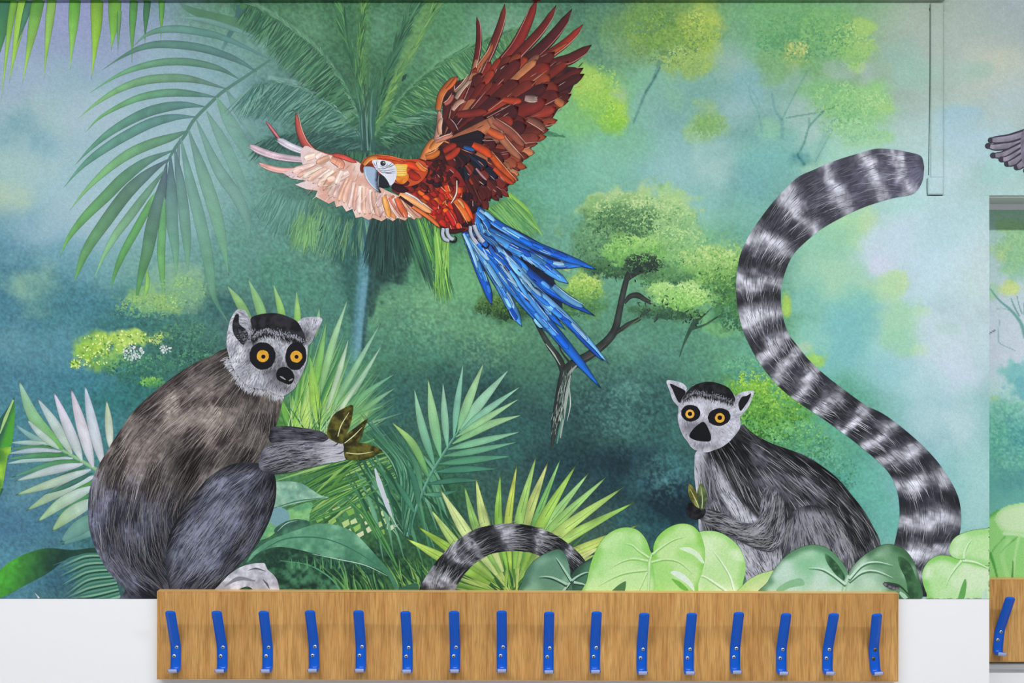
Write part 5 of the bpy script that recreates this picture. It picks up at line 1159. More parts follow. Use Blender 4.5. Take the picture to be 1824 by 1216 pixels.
def shoulder(a):
    for p, w, c, h in [([(752, 286), (764, 264), (776, 246)], 14, 'd07a42', 'f0c8a8'), ([(776, 250), (783, 222), (782, 196)], 10, 'c89080', 'ecd0c4'), ([(780, 196), (786, 170), (800, 150), (815, 136)], 12, 'b8622f', 'd89a70'), ([(768, 268), (778, 256), (790, 246)], 13, 'd88a4c', 'f0c090'), ([(776, 252), (790, 246), (808, 240)], 9, 'c8806c', 'f0ccb8'), ([(784, 240), (783, 226), (786, 210)], 8, 'd09a78', 'f4dcc8'),
                       ([(758, 280), (772, 276), (784, 268)], 13, 'cc6c2c', 'f0b080'), ([(796, 160), (806, 150), (814, 138)], 7, 'c05a28', None), ([(800, 178), (812, 168), (822, 150)], 9, '2c1420', None), ([(792, 186), (800, 180), (808, 168)], 9, '9c5448', 'd8a898'), ([(812, 176), (822, 160), (838, 142)], 8, 'a8897a', 'e0c8b8'), ([(810, 164), (824, 150), (836, 134)], 6, '8a6a58', 'dcc8b8'), ([(806, 196), (816, 184), (828, 178)], 9, 'a07868', 'dcc0b0'), ([(797, 214), (806, 224), (812, 236)], 15, '5a1c1e', 'c0a0a0'), ([(790, 270), (802, 262), (814, 258)], 12, '8c281c', None), ([(794, 282), (806, 276), (820, 262)], 12, 'a8341e', None), ([(760, 296), (772, 292), (788, 286)], 9, '3c1418', None)]:
        knife(a, p, w, c, .4, h)
part(Art.last, shoulder, 'wing_shoulder', 'orange and tan wing shoulder', MACAW)

PNK = ['e6c0b0', 'e2b4a4', 'e8cabe', 'dcae9c', 'e4bcb4', 'd8a890', 'e8c4bc']
def wing1(a):
    knife(a, [(600, 280), (572, 280), (548, 262), (534, 234), (527, 201)], 15, 'c05a50', .7, 'e8b0a0'); knife(a, [(640, 292), (612, 282), (585, 278), (560, 268)], 9, 'c8685c', .5, 'e8b4a8')
    knife(a, [(498, 248), (486, 232), (474, 216)], 4.5, 'b8626c', .6); knife(a, [(548, 272), (520, 262), (493, 247)], 11, 'd2ccd8', .2, 'f0ecf4', .85, hx('a8a4b0')); knife(a, [(550, 286), (500, 280), (466, 270), (443, 258)], 11, 'dcc0cc', .3, 'f0e0e8', .85, hx('b49ca4')); knife(a, [(545, 302), (505, 304), (480, 299), (460, 290)], 9, 'dca49c', .5, 'ecc8c0', .8, hx('b88880'))
    P = np.concatenate([catmull([(536, 268), (545, 260), (560, 266), (585, 276), (612, 281), (640, 290), (650, 300), (665, 325), (690, 340), (715, 352), (735, 372), (752, 390)], 4, False), np.array([(744, 386), (738, 391), (728, 386), (722, 393), (708, 388), (700, 394), (690, 388), (680, 394), (664, 388), (657, 392), (645, 386), (634, 388), (628, 372), (617, 377), (610, 366), (599, 369), (596, 358), (586, 363), (562, 350), (566, 340), (545, 337), (526, 329), (546, 322), (520, 318), (504, 308), (520, 302), (540, 296), (536, 280)])])
    def col(x, y):
        t = fbm(x, y, 16, 41, 3); c = mixc(hx('d9a796'), hx('ecd3ca'), smooth(.3, .68, t))
        k = smooth(690, 740, x)[:, None]; c = c * (1 - k) + hx('d89a7c')[None] * k
        k = smooth(575, 530, x)[:, None] * .7; return c * (1 - k) + hx('e0ccd4')[None] * k
    a.fill(P, col, 4)
    for k in range(26):
        f = k / 25; tx = 520 + 232 * f; ty = np.interp(f, [0, .15, .35, .55, .75, 1], [312, 330, 362, 386, 392, 390]) - rng.uniform(0, 6)
        rx_ = np.interp(f, [0, .3, 1], [575, 620, 700]); ry_ = np.interp(f, [0, .3, 1], [292, 300, 346])
        c = PNK[rng.integers(len(PNK))] if f < .7 or rng.random() < .55 else ['d27c4c', 'cc8458', 'c8705c'][rng.integers(3)]
        p0 = lerp((rx_, ry_), (tx, ty), .25); knife(a, [p0, lerp(p0, (tx, ty), .5) + rng.uniform(-2, 2, 2), (tx, ty)], rng.uniform(11, 16), c, .35, 'f2dcd2' if rng.random() < .55 else 'c09888', .94, dk(hx(c), .88))
    for k in range(24):
        x, y = scatter(P, 1)
        if len(x) == 0 or y[0] > 360: continue
        th = math.radians(np.interp(x[0], [520, 600, 700], [170, 140, 100])) + rng.normal(0, .3); L = rng.uniform(14, 30)
        q = (x[0] + L * math.cos(th), y[0] + L * math.sin(th))
        if inside(P, np.array([q[0]]), np.array([q[1]]))[0]:
            c = PNK[rng.integers(len(PNK))]; knife(a, [(x[0], y[0]), q], rng.uniform(8, 14), c, .4, 'f4e4dc' if rng.random() < .6 else None, .92, dk(hx(c), .86))
    for p, w, c, h in [([(590, 282), (604, 290), (612, 300)], 14, 'dc9478', 'ecc0b0'), ([(595, 276), (612, 280), (636, 290)], 8, 'b84a40', None), ([(706, 352), (716, 372), (726, 388)], 11, 'c8603c', None), ([(684, 350), (690, 372), (694, 388)], 10, 'd8904c', None), ([(722, 356), (738, 374), (752, 388)], 9, 'd0907c', 'f0d8d0')]:
        knife(a, p, w, c, .4, h, .8)
    x, y = scatter(P, 60); a.hairs(x, y, np.interp(x, [520, 600, 740], [2.9, 2.4, 1.2]) + rng.normal(0, .3, len(x)), rng.uniform(6, 22, len(x)), rng.uniform(.6, 1.1, len(x)), np.array([hx(['b08070', '9a6a64', 'f4e8e0'][k]) for k in rng.integers(0, 3, len(x))]))
part(Art.last, wing1, 'wing', 'spread pale pink wing', MACAW)

def tail_blue(a):
    a.fill(catmull([(822, 412), (836, 380), (832, 352), (850, 366), (878, 388), (925, 412), (975, 440), (1000, 458), (985, 490), (1000, 530), (1000, 570), (985, 560), (960, 540), (940, 540), (915, 520), (890, 500), (872, 480), (856, 470), (840, 445)], 4), lambda x, y: mixc(hx('10131f'), hx('1d2f5a'), fbm(x, y, 12, 4, 3)), 6)
    BLU = ['1f66c8', '2f7cd8', '4a94dc', '1a54b8', '6aa8dc', '2458b0']
    F = [([(850, 372), (890, 402), (950, 436), (1005, 458), (1063, 480)], 15), ([(850, 400), (895, 424), (945, 452), (985, 470), (1040, 474)], 15), ([(848, 404), (900, 436), (950, 462), (985, 486), (1013, 505)], 17), ([(846, 410), (890, 446), (935, 482), (985, 520), (1061, 563)], 18), ([(846, 414), (900, 460), (955, 520), (1010, 570), (1085, 648)], 18), ([(842, 416), (890, 466), (940, 535), (1000, 605), (1071, 692)], 20),
         ([(838, 416), (875, 462), (915, 515), (950, 556), (983, 598)], 18), ([(834, 416), (862, 458), (890, 505), (912, 548), (930, 582)], 18), ([(828, 414), (842, 448), (856, 485), (868, 515), (876, 543)], 15), ([(836, 416), (856, 452), (878, 490), (902, 530), (918, 556)], 14), ([(848, 420), (885, 452), (930, 500), (965, 545), (1008, 588)], 14)]
    for i in [9, 0, 1, 8, 2, 7, 10, 3, 6, 4, 5]:
        p, w = F[i]; P = catmull(p, 10, False); c0 = BLU[i % 5]
        knife(a, p, w, c0, .45, None, .6, hx('0d1426'))
        L = len(P)
        for s in range(13):
            u = rng.uniform(.03, .8); k0 = int(u * L); k1 = min(L - 1, k0 + rng.integers(3, 8)); off = rng.uniform(-.3, .3) * w
            v = P[k1] - P[k0]; nn = np.array([-v[1], v[0]]) / (np.linalg.norm(v) + 1e-6)
            cc = ['4f98e0', '2f80e4', '7ab4e0', '1a4fb4', '90bcdc', '1668dc', '3a86d0'][rng.integers(7)]
            knife(a, [P[k0] + nn * off, P[(k0 + k1) // 2] + nn * off, P[k1] + nn * off * .7], w * rng.uniform(.25, .55), cc, .3, '9cc8ec' if rng.random() < .3 else None, .75, hx('10244c'))
        a.ribbon(P[int(L * .5):int(L * .97)][::4] + np.array([1.5, 1.5]), [.3, 1.5, 1, .2], hx('1a5cd8'))
    for p, w, c in [([(833, 356), (846, 384), (858, 415)], 12, '2f7cd0'), ([(850, 378), (862, 390), (874, 404)], 8, '3a88d8'), ([(862, 392), (868, 400), (872, 408)], 9, '1f66c0'), ([(855, 398), (858, 406), (860, 417)], 6, '3c88d0'), ([(866, 410), (870, 416), (874, 420)], 6, '3c88d0'), ([(985, 510), (1010, 530), (1040, 548)], 12, '5c94c4'), ([(868, 470), (880, 490), (896, 514)], 9, '6aacdc'), ([(826, 416), (840, 446), (852, 480)], 6, '7cb0dc')]:
        knife(a, p, w, c, .4, 'a8d0ec', .7, hx('10182c'))
    x = rng.uniform(840, 960, 60); y = 416 + (x - 840) * rng.uniform(.3, 1.3, 60)
    a.hairs(x, y, rng.uniform(.6, 1.1, 60), rng.uniform(8, 26, 60), rng.uniform(.7, 2.2, 60), np.array([hx(['0d1220', '0d1220', 'b4d4ec', '3c1420'][k]) for k in rng.integers(0, 4, 60)]))
part(Art.last, tail_blue, 'tail_feathers', 'long bright blue tail feathers', MACAW)

def breast(a):
    P = catmull([(742, 284), (765, 288), (790, 292), (815, 305), (832, 335), (846, 372), (846, 396), (836, 408), (818, 413), (798, 409), (775, 396), (748, 372), (718, 350), (698, 338), (720, 334), (742, 318)], 5)
    a.fill(P, lambda x, y: mixc(hx('5c161a'), hx('a8281a'), fbm(x, y, 14, 3, 3)), 6)
    x, y = scatter(P, 150); o = np.argsort(-(x + y)); 
    for i in o:
        dkf = 1 if y[i] > 340 - .2 * (x[i] - 740) and x[i] < 820 else .5
        c = ['c8301c', 'd84c1c', 'e0661e', 'a8201a', 'b82a20', '8c1c1c'][rng.integers(6)] if dkf == 1 else ['3c1218', '5c1a1c', '7c241c', '28101c', '9c3020'][rng.integers(5)]
        th = math.radians(np.interp(x[i], [700, 780, 840], [35, 55, 75])) + rng.normal(0, .3); L = rng.uniform(9, 16)
        q = (x[i] + L * math.cos(th), y[i] + L * math.sin(th))
        if inside(P, np.array([q[0]]), np.array([q[1]]))[0]:
            knife(a, [(x[i], y[i]), q], rng.uniform(8, 13), c, .5, 'f0b080' if rng.random() < .22 and dkf == 1 else ('c89090' if rng.random() < .12 else None), .7)
    for p, w, c, h in [([(712, 346), (745, 362), (770, 380)], 13, 'e09a68', 'f4dcc8'), ([(712, 350), (745, 374), (785, 402)], 4, '32141c', None), ([(735, 368), (765, 388), (785, 406)], 7, 'd06a38', None), ([(716, 340), (740, 352), (756, 366)], 3, 'e8d8d8', None), ([(814, 322), (813, 345), (802, 365)], 2.5, 'e8c8b8', None), ([(796, 376), (806, 392), (810, 404)], 10, 'b0201c', 'e08070'), ([(808, 362), (818, 384), (824, 402)], 9, '5c1618', None), ([(785, 405), (805, 412), (830, 408)], 6, '3c1016', None)]:
        knife(a, p, w, c, .4, h)
part(Art.last, breast, 'breast', 'red and orange scaled breast', MACAW)
def leg(a):
    knife(a, [(812, 356), (826, 374), (838, 396)], 15, 'cc6428', .3, 'f0b080'); knife(a, [(818, 354), (832, 370), (843, 392)], 7, 'c8481c', .4); knife(a, [(816, 356), (822, 362), (828, 372)], 5, 'e8a060', .5)
part(Art.last, leg, 'leg', 'orange thigh', MACAW)
def foot(a, toes, curl):
    for p, w in toes:
        a.ribbon(p, [w, w * 1.05, w, w * .8, w * .45], hx('14161f'))
        P = catmull(p, 8, False)
        for k in range(1, len(P) - 1):
            v = P[k + 1] - P[k - 1]; nn = np.array([-v[1], v[0]]) / (np.linalg.norm(v) + 1e-6)
            a.ribbon([P[k] - nn * w * .42, P[k] + nn * w * .36], [1.2, 1.7, .6], hx('b4bccc'))
    a.ribbon(curl, [3, 3.4, 2.6, 1], hx('10121a'))
part(Art.last, lambda a: foot(a, [([(790, 406), (788, 416), (792, 426), (801, 429)], 8), ([(796, 406), (797, 416), (802, 424), (808, 427)], 8)], [(802, 430), (811, 430), (813, 424), (809, 420)]), 'foot', 'dark scaly foot', MACAW)
part(Art.last, lambda a: foot(a, [([(838, 402), (838, 414), (843, 426), (850, 436)], 8), ([(844, 400), (848, 412), (855, 424), (862, 432)], 9)], [(858, 438), (867, 442), (871, 436), (868, 432)]), 'foot', 'dark scaly foot', MACAW)

def head(a):
    P = catmull([(642, 304), (643, 293), (650, 283), (662, 277), (676, 275.5), (692, 277), (708, 281), (724, 284), (742, 284), (757, 290), (762, 306), (752, 322), (738, 330), (720, 333), (706, 330), (690, 322), (664, 304), (650, 300), (647, 308)], 5)
    a.fill(P, lambda x, y: mixc(hx('b23a20'), hx('d25a2a'), fbm(x, y, 12, 8, 3)) * np.where((x < 668) & (y > 292), .6, 1)[:, None], 4)
    knife(a, [(648, 294), (660, 283), (680, 280)], 8, 'd8843c', .5, 'f0b878'); knife(a, [(672, 280), (695, 281), (722, 289)], 7, 'cc4c22', .5, 'e88858'); knife(a, [(722, 292), (738, 296), (752, 304)], 13, 'c83c1c', .5); knife(a, [(728, 305), (738, 314), (750, 318)], 14, 'b42c1c', .5)
    knife(a, [(742, 290), (752, 300), (760, 305)], 9, 'd87030', .5, 'f0b080'); knife(a, [(706, 318), (720, 326), (730, 326)], 10, '4c1220', .5); knife(a, [(700, 330), (712, 336), (728, 340)], 12, '2c0e1c', .5)
    a.fill(catmull([(704, 312), (725, 308), (728, 318), (722, 326), (714, 328), (706, 322)], 5), mott('c8661c', 'e08c2c', 6, 3), 3)
    a.fill(catmull([(703, 294), (716, 293), (726, 294), (724, 304), (724, 312), (706, 313)], 4), hx('eab436'))
    for k in range(16):
        y0 = 295 + k * 1.15; a.ribbon([(705, y0 + rng.uniform(-.5, .5)), (716, y0), (725 + rng.uniform(-3, 2), y0 + rng.uniform(-1, 1))], [.8, 1.4, .2], hx(['f6dc6c', 'd88a24', 'f4e89c'][k % 3]))
part(Art.last, head, 'head', 'red head with a yellow cheek', MACAW)
def face(a):
    a.fill(catmull([(663, 287.5), (671, 285), (682, 285.5), (694, 288), (702, 293), (706, 301), (706.5, 313), (703, 324), (696, 331), (692, 328), (688, 319), (678, 309), (670, 301)], 5), lambda x, y: mixc(hx('cfd3e2'), hx('eceef4'), fbm(x, y, 10, 2, 3)), 3)
    for p in [[(666, 289), (668, 294), (672, 297)], [(672, 286), (671, 292), (673, 298)], [(668, 298), (682, 301), (703, 294)], [(669, 300), (684, 305), (705, 301)], [(671, 303), (686, 308), (706, 305)], [(688, 298), (694, 295), (699, 290)], [(693, 299), (698, 296), (702, 293)], [(679, 307), (692, 309), (705, 308)], [(690, 291), (690, 295), (686, 297)], [(677, 296), (682, 298), (687, 297)]]:
        a.ribbon(p, [.3, 1.2, .3], hx('20242c'))
    a.disc(682.5, 291.2, 4.8, 4.8, hx('14171d')); a.disc(683, 290.6, 2.6, 2.6, hx('5c6874')); a.disc(682.6, 291, 1.6, 1.6, hx('0c0d10')); a.disc(684, 289.8, .8, .8, hx('f4f4f4'), n=8)
part(Art.last, face, 'face_patch', 'white face patch with a dark eye', MACAW)
def beak(a):
    a.fill(catmull([(648, 299), (656, 297), (666, 299), (674, 307), (674, 318), (674, 330), (679, 343.5), (669, 338), (659, 327), (651, 314)], 6), lambda x, y: mixc(hx('9db4cf'), hx('151b27'), smooth(-4, 5, x - np.interp(y, [297, 315, 343], [671, 669, 673]) + 4 * (fbm(x, y, 5, 3, 2) - .5))) , 2)
    a.ribbon([(651, 302), (653, 316), (662, 330), (674, 340)], [.5, 2, 1.6, .4], hx('d4e0ec'))
    a.fill(catmull([(675.5, 310), (684, 314), (691, 323), (694, 331.5), (685, 333.5), (675, 332.5), (674.5, 320)], 5), hx('1b2029'))
    a.ribbon([(675.5, 311), (674, 322), (674.5, 332)], [.5, 1.1, .5], hx('a8b0bc')); a.ribbon([(694, 330), (697, 331), (695, 334)], [.4, 1.6, .4], hx('7c8ca0'))
part(Art.last, beak, 'beak', 'curved grey blue beak', MACAW)
# ------------------------------------------------------------------ palms, grasses and broad leaves
def hair_frond(a, spine, n, ln, angs, w, cols, t0=.05, t1=1, curv=0, al=.85, sp=.14):
    """leaf hairs hanging from a curved rib; angs: hair angle (degrees) at base and tip"""
    P = catmull(spine, 14, False); t = rng.uniform(t0, t1, n); i = (t * (len(P) - 1)).astype(int)
    x, y = P[i, 0] + rng.normal(0, 1.5, n), P[i, 1] + rng.normal(0, 1.5, n)
    ang = np.radians(np.interp(t, np.linspace(0, 1, len(angs)), angs)) + rng.normal(0, sp, n)
    L = np.interp(t, np.linspace(0, 1, len(ln)), ln) * rng.uniform(.5, 1.1, n)
    c = np.array([hx(q) for q in cols])[rng.integers(0, len(cols), n)] * rng.uniform(.85, 1.15, n)[:, None]
    mx, my = x + L * .5 * np.cos(ang), y + L * .5 * np.sin(ang)
    c = BG.sample(mx, my) * (1 - al) + c * al
    a.hairs(x, y, ang, L, rng.uniform(w[0], w[1], n), np.clip(c, 0, 255), curv, 110, 12)
def crown(a):
    DG = ['2c5844', '35684c', '437a56', '24483c', '5c9068', '3f7450']; LG = ['5c9468', '74ac80', '437a56', '88b894']
    hair_frond(a, [(655, 250), (640, 160), (618, 70), (606, -4)], 520, (30, 46, 50), (-80, -104, -112), (1.5, 4), ['3f7450', '2c5844', '4c8054', '5c9458', '35684c'], al=.75); hair_frond(a, [(655, 250), (644, 160), (640, 70), (650, 0)], 240, (24, 34, 30), (-86, -82, -72), (1.5, 3.5), ['4c8048', '6ca04c', '2c5844', '7cac58'], al=.7)
    hair_frond(a, [(662, 250), (680, 160), (712, 70), (742, -4)], 520, (30, 46, 46), (-78, -66, -58), (1.5, 4), DG, al=.75); hair_frond(a, [(664, 240), (700, 150), (752, 60), (775, 0)], 260, (20, 34, 40), (-50, -56, -62), (1.4, 3.2), ['74a454', '8cb85c', '5c9058', '4c8054'], al=.55)
    hair_frond(a, [(650, 240), (615, 150), (565, 88), (510, 46), (440, 6)], 700, (30, 74, 66, 46), (150, 138, 128, 122), (1.4, 3.6), DG + ['6c9c74'], al=.72); hair_frond(a, [(650, 236), (612, 148), (560, 84), (505, 42), (445, 4)], 200, (16, 22, 18), (-130, -120, -150), (1.2, 2.6), LG, al=.5)
    hair_frond(a, [(650, 252), (600, 196), (545, 160), (490, 146), (448, 150)], 620, (24, 74, 82, 70), (170, 146, 128, 118), (1.2, 3), ['4c8070', '35685c', '78a894', '2c5850', '8cb8a4', '5c9080'], al=.65); hair_frond(a, [(648, 250), (600, 196), (545, 160), (500, 146)], 160, (14, 18, 14), (-140, -150, -160), (1, 2), ['94c0b0', '6c9c8c'], al=.5)
    hair_frond(a, [(668, 246), (715, 178), (790, 112), (860, 76), (935, 48)], 640, (24, 60, 70, 60, 40), (10, 30, 46, 60, 70), (1.3, 3.2), ['35684c', '4c8454', '2c5844', '6ca068', '3f7c4c', '88bc7c'], al=.72); hair_frond(a, [(668, 246), (715, 176), (790, 110), (860, 74), (935, 46)], 160, (12, 18, 14), (-40, -30, -20), (1.2, 2.4), ['2f6040', '5c9464'], al=.6)
    hair_frond(a, [(672, 250), (710, 216), (752, 196), (795, 190)], 300, (24, 50, 54), (10, 6, 24), (1, 2.2), ['7cb494', '3f7450', 'a0ccac', '2c5844'], al=.6); hair_frond(a, [(672, 256), (712, 236), (752, 222), (790, 226)], 260, (20, 44, 40), (20, 40, 60), (1, 2.4), ['234038', '35684c', '5c9068', '1e3830'], al=.75)
    hair_frond(a, [(650, 262), (600, 246), (540, 236), (470, 250)], 420, (20, 44, 50), (165, 150, 130), (1.2, 3), ['2c504c', '3f6c64', '234440', '547f74'], al=.7)
    hair_frond(a, [(560, 282), (620, 270), (690, 272), (760, 280)], 300, (18, 26, 18), (95, 90, 85), (1, 2.4), ['2f6044', '4c8458', '1e3c34', '5c9868'], al=.6)
    for k in range(26):
        x0 = 655 + rng.uniform(-10, 12); a.ribbon([(x0, 268), (x0 + rng.uniform(-6, 6), 200), (x0 + rng.uniform(-26, 26), 120)], [3, 3, .4], hx(['1e3834', '2c504c', '6c948c', '35605c'][k % 4]), alpha=(.9, .7, .1))
    a.ribbon([(716, 145), (720, 138), (724, 132)], [1, 7, 1], hx('24483c'))
    # skirts hanging under the crown
    hair_frond(a, [(560, 350), (580, 372), (620, 388), (650, 386)], 260, (60, 90, 70), (118, 104, 96), (1.6, 3.4), ['4c7c68', '2c504c', '88b070', '6c9c70', '35605c'], al=.6)
    hair_frond(a, [(660, 384), (690, 388), (712, 388)], 300, (80, 110, 80), (98, 92, 84), (2, 4.5), ['24403e', '1e3634', '33564e', '2c4c48'], al=.85, sp=.1)
    hair_frond(a, [(706, 384), (728, 384), (748, 386)], 260, (70, 150, 130), (76, 68, 72), (1.8, 4), ['24403e', '2c504c', '3f7450', '1e3830'], al=.85, sp=.06); hair_frond(a, [(738, 384), (758, 380), (776, 396), (790, 410)], 420, (90, 150, 140, 110), (70, 76, 84, 92), (1.6, 3.6), ['4c8444', '35683c', '6ca84c', '2c5440', '84bc50'], al=.85, sp=.06)
    hair_frond(a, [(770, 400), (784, 408), (800, 418)], 160, (80, 130, 90), (80, 88, 94), (1.4, 3), ['94c850', '7cb848', 'a8d468', '5c9c40'], al=.8, sp=.06)
    hair_frond(a, [(480, 330), (520, 350), (560, 352)], 160, (60, 80, 60), (120, 110, 104), (1.4, 3), ['5c8c80', '4c7c70', '84b4a4'], al=.45); hair_frond(a, [(530, 372), (548, 380), (562, 388)], 120, (50, 80, 60), (108, 100, 92), (1.5, 3), ['7cb068', '94c070', '5c9058'], al=.55)
    # bright leaf right of the wing
    a.ribbon([(905, 346), (935, 376), (967, 420)], [10, 16, 1], [hx('74a848'), hx('a4d45c'), hx('8cc450')], alpha=(.9, .9, .8)); hair_frond(a, [(862, 372), (885, 362), (912, 350)], 200, (40, 70, 90), (40, 48, 50), (1.4, 3), ['5c9c48', '7cb850', '3f7c40', '94c468'], al=.7, sp=.06)
    hair_frond(a, [(872, 376), (900, 372), (920, 380)], 80, (50, 70, 60), (52, 46, 50), (1.2, 2.4), ['4c8c50', '84bc60'], al=.55)
    hair_frond(a, [(966, 234), (980, 238), (1006, 243)], 40, (10, 12, 6), (20, 10, 12), (1, 2), ['33684c'], al=.7); a.ribbon([(962, 240), (985, 240), (1008, 244)], [5, 6, .5], hx('447c58'), alpha=(.8, .7, .6)); a.ribbon([(960, 250), (966, 258), (972, 264)], [4, 4, .5], hx('5c9464'), alpha=(.7, .6, .3))
    a.ribbon([(996, 466), (1010, 478), (1014, 486)], [12, 12, 2], hx('b4cc78'), alpha=(.7, .7, .3))
part(.00044, crown, 'painted_palm_tree', 'dark green palm tree crown with hanging fronds behind the macaw')

# spiky plant behind the left lemur
def spiky(a):
    for k in range(130):
        f = rng.random(); tip = (np.interp(f, [0, .3, .6, 1], [545, 600, 660, 715]) + rng.uniform(-10, 10), np.interp(f, [0, .3, .6, 1], [590, 580, 640, 720]) + rng.uniform(-20, 60))
        b = (np.interp(f, [0, 1], [520, 585]) + rng.uniform(-14, 14), 800 + rng.uniform(-14, 10)); m = lerp(b, tip, .5) + np.array([rng.uniform(-10, 2), rng.uniform(-6, 6)])
        c = np.array([hx('5c9c40'), hx('94cc50'), hx('3f7c44'), hx('b4dc64'), hx('74b458')])[rng.integers(5)]; g = np.array([hx('5c9c84'), hx('8cc0a4'), hx('3f7868'), hx('b4d4b8')])[rng.integers(4)]
        c = lerp(c, g, f * .7); a.ribbon([b, m, tip], [1.5, rng.uniform(3, 6), .3], [dk(c, .85), c, dk(c, 1.06)], alpha=(1, .9, .25))
    for p, w, cb, ct in [([(460, 610), (430, 545), (403, 506)], 15, '6ca860', 'a4c884'), ([(478, 600), (462, 545), (441, 494)], 16, '74ac64', '9cc88c'), ([(508, 600), (500, 550), (486, 503)], 12, '7cb850', 'a8d088'), ([(530, 600), (530, 560), (528, 515)], 11, '84bc50', 'a4cc88'), ([(562, 600), (566, 575), (569, 546)], 8, '7cb464', '94c494'), ([(560, 700), (570, 640), (582, 568)], 11, '74b448', '8cc07c'), ([(565, 720), (590, 620), (621, 528)], 12, '7cb468', 'b4d4b4'), ([(580, 740), (605, 660), (622, 600)], 9, 'a8c8a0', 'c0d4b8'),
                         ([(585, 740), (630, 660), (680, 572)], 10, '7cb474', 'a0c8b4'), ([(590, 750), (640, 680), (683, 610)], 9, '84b888', 'b4d0bc'), ([(570, 770), (560, 700), (552, 630)], 17, 'a8d058', '8cc058'), ([(555, 780), (545, 740), (550, 680)], 18, 'b8dc68', 'b4d878'), ([(600, 770), (640, 710), (708, 662)], 11, '6cac58', '7cb498'), ([(610, 760), (660, 720), (708, 688)], 9, '74b058', '88b8a0'), ([(590, 760), (625, 700), (660, 655)], 8, 'c0d4a8', 'a8ccb4'), ([(600, 790), (630, 745), (690, 720)], 9, '94c860', '74b080'), ([(520, 770), (505, 730), (496, 705)], 12, '5c9c40', '74b450'), ([(540, 780), (526, 740), (520, 700)], 14, '94c854', '84c050'),
                         ([(640, 770), (650, 740), (662, 728)], 9, 'a0c870', '7cb07c')]:
        blade(a, [tuple(q) for q in p], w, cb, ct, al=(1, 1, .9, .7), edge=.8)
    for k in range(60):
        b = (rng.uniform(500, 600), rng.uniform(780, 815)); th = rng.uniform(-2.2, -.6); L = rng.uniform(40, 130)
        a.ribbon([b, (b[0] + L * math.cos(th), b[1] + L * math.sin(th))], [.8, 1.5, .2], hx(['d4e8a0', '24543c', 'e4f0c0', '2f6438', 'bcdc74'][k % 5]), alpha=(.9, .7, .1))
part(.00044, spiky, 'spiky_plant', 'spray of bright narrow green leaves behind the left lemur head')

# woven grass between the left lemur and the middle palm
def weave(a):
    for r in range(7):
        for q in range(9):
            x = 560 + q * 16 + r * 7 + rng.uniform(-3, 3); y = 925 - q * 9 + r * 13 + rng.uniform(-3, 3)
            if x < 690 and 860 < y < 955 and rng.random() < .8:
                c = hx(['c4d8a0', '94c060', 'd0d8b0', '7cac50', 'b4cc84'][rng.integers(5)]); a.fill(np.array([(x, y), (x + 11, y - 6), (x + 14, y + 2), (x + 4, y + 8)]) + rng.uniform(-1.5, 1.5, (4, 2)), c)
    for k in range(70):
        x0 = rng.uniform(640, 720); y0 = rng.uniform(800, 850); f = rng.random()
        p1 = (x0 - rng.uniform(100, 180), y0 + rng.uniform(40, 120)); c = hx(['5c9440', '8cc060', '35683c', 'a4cc78', '4c8448', '2c5838'][k % 6])
        a.ribbon([(x0, y0), lerp((x0, y0), p1, .5) + np.array([0, -4]), p1], [1.5, rng.uniform(3, 6), .6], [dk(c, .85), c], alpha=(.7, 1, .7))
    for k in range(44):
        x0 = rng.uniform(610, 760); y0 = rng.uniform(770, 880); p1 = (x0 + rng.uniform(40, 90), y0 + rng.uniform(100, 170)); c = hx(['3f7c5c', '5c9c74', '2c5c48', '74b08c', '24503c'][k % 5])
        a.ribbon([(x0, y0), lerp((x0, y0), p1, .5) + np.array([6, -6]), p1], [1.5, rng.uniform(4, 9), 1], [dk(c, .85), c, dk(c, .92)], alpha=(.5, .95, .6))
    for p in [[(548, 920), (600, 890), (680, 845)], [(552, 928), (610, 905), (690, 862)], [(545, 905), (590, 880), (650, 855)], [(640, 890), (660, 930), (700, 1000)], [(655, 910), (690, 970), (720, 1040)], [(620, 890), (650, 920), (672, 960)]]:
        a.ribbon(p, [4, 6, 2], [hx('2c5c34'), hx('5c9c58'), hx('35683c')])
    a.ribbon([(668, 834), (676, 860), (690, 900), (700, 925)], [3, 9, 8, 1], hx('c4ccd4')); a.ribbon([(698, 920), (706, 935), (718, 950)], [3, 2, .5], hx('a0c4ac'))
    for k in range(7):
        x0, y0 = 696 + rng.uniform(-8, 8), 936 + rng.uniform(-8, 8); a.ribbon([(x0, y0), (x0 + rng.uniform(-14, 14), y0 + rng.uniform(-10, 16))], [1, 1, .3], hx('b0d0b4'))
    # grass blades at the foot
    for k in range(90):
        x0 = rng.uniform(560, 780); c = hx(['5c9c50', '94c068', '24503c', '74b068', '35683c', '1e3c30'][k % 6]); y1 = rng.uniform(985, 1030)
        a.ribbon([(x0, 1068), (x0 - rng.uniform(0, 14), (1068 + y1) / 2), (x0 - rng.uniform(6, 40), y1)], [3.5, 3, .4], [dk(c, .85), c], alpha=(.95, .95, .6))
    # hatched leaf right of the woven patch, falling to the stem
    for k in range(60):
        f = k / 59; p0 = (lerp((640, 745), (720, 790), f)[0], lerp((640, 745), (720, 790), f)[1] + rng.uniform(-20, 20)); p1 = (725 + rng.uniform(-8, 8), 945 + rng.uniform(-20, 10)); c = hx(['2f6450', '5c9c80', '3f7c60', '24503f', '84b894'][k % 5])
        a.ribbon([p0, lerp(p0, p1, .45) + np.array([22, -14]), p1], [.6, 3.6, .8], c, alpha=(.3, .8, .7))
part(.00042, weave, 'grass_clump', 'woven looking green grass beside the lemur hand')

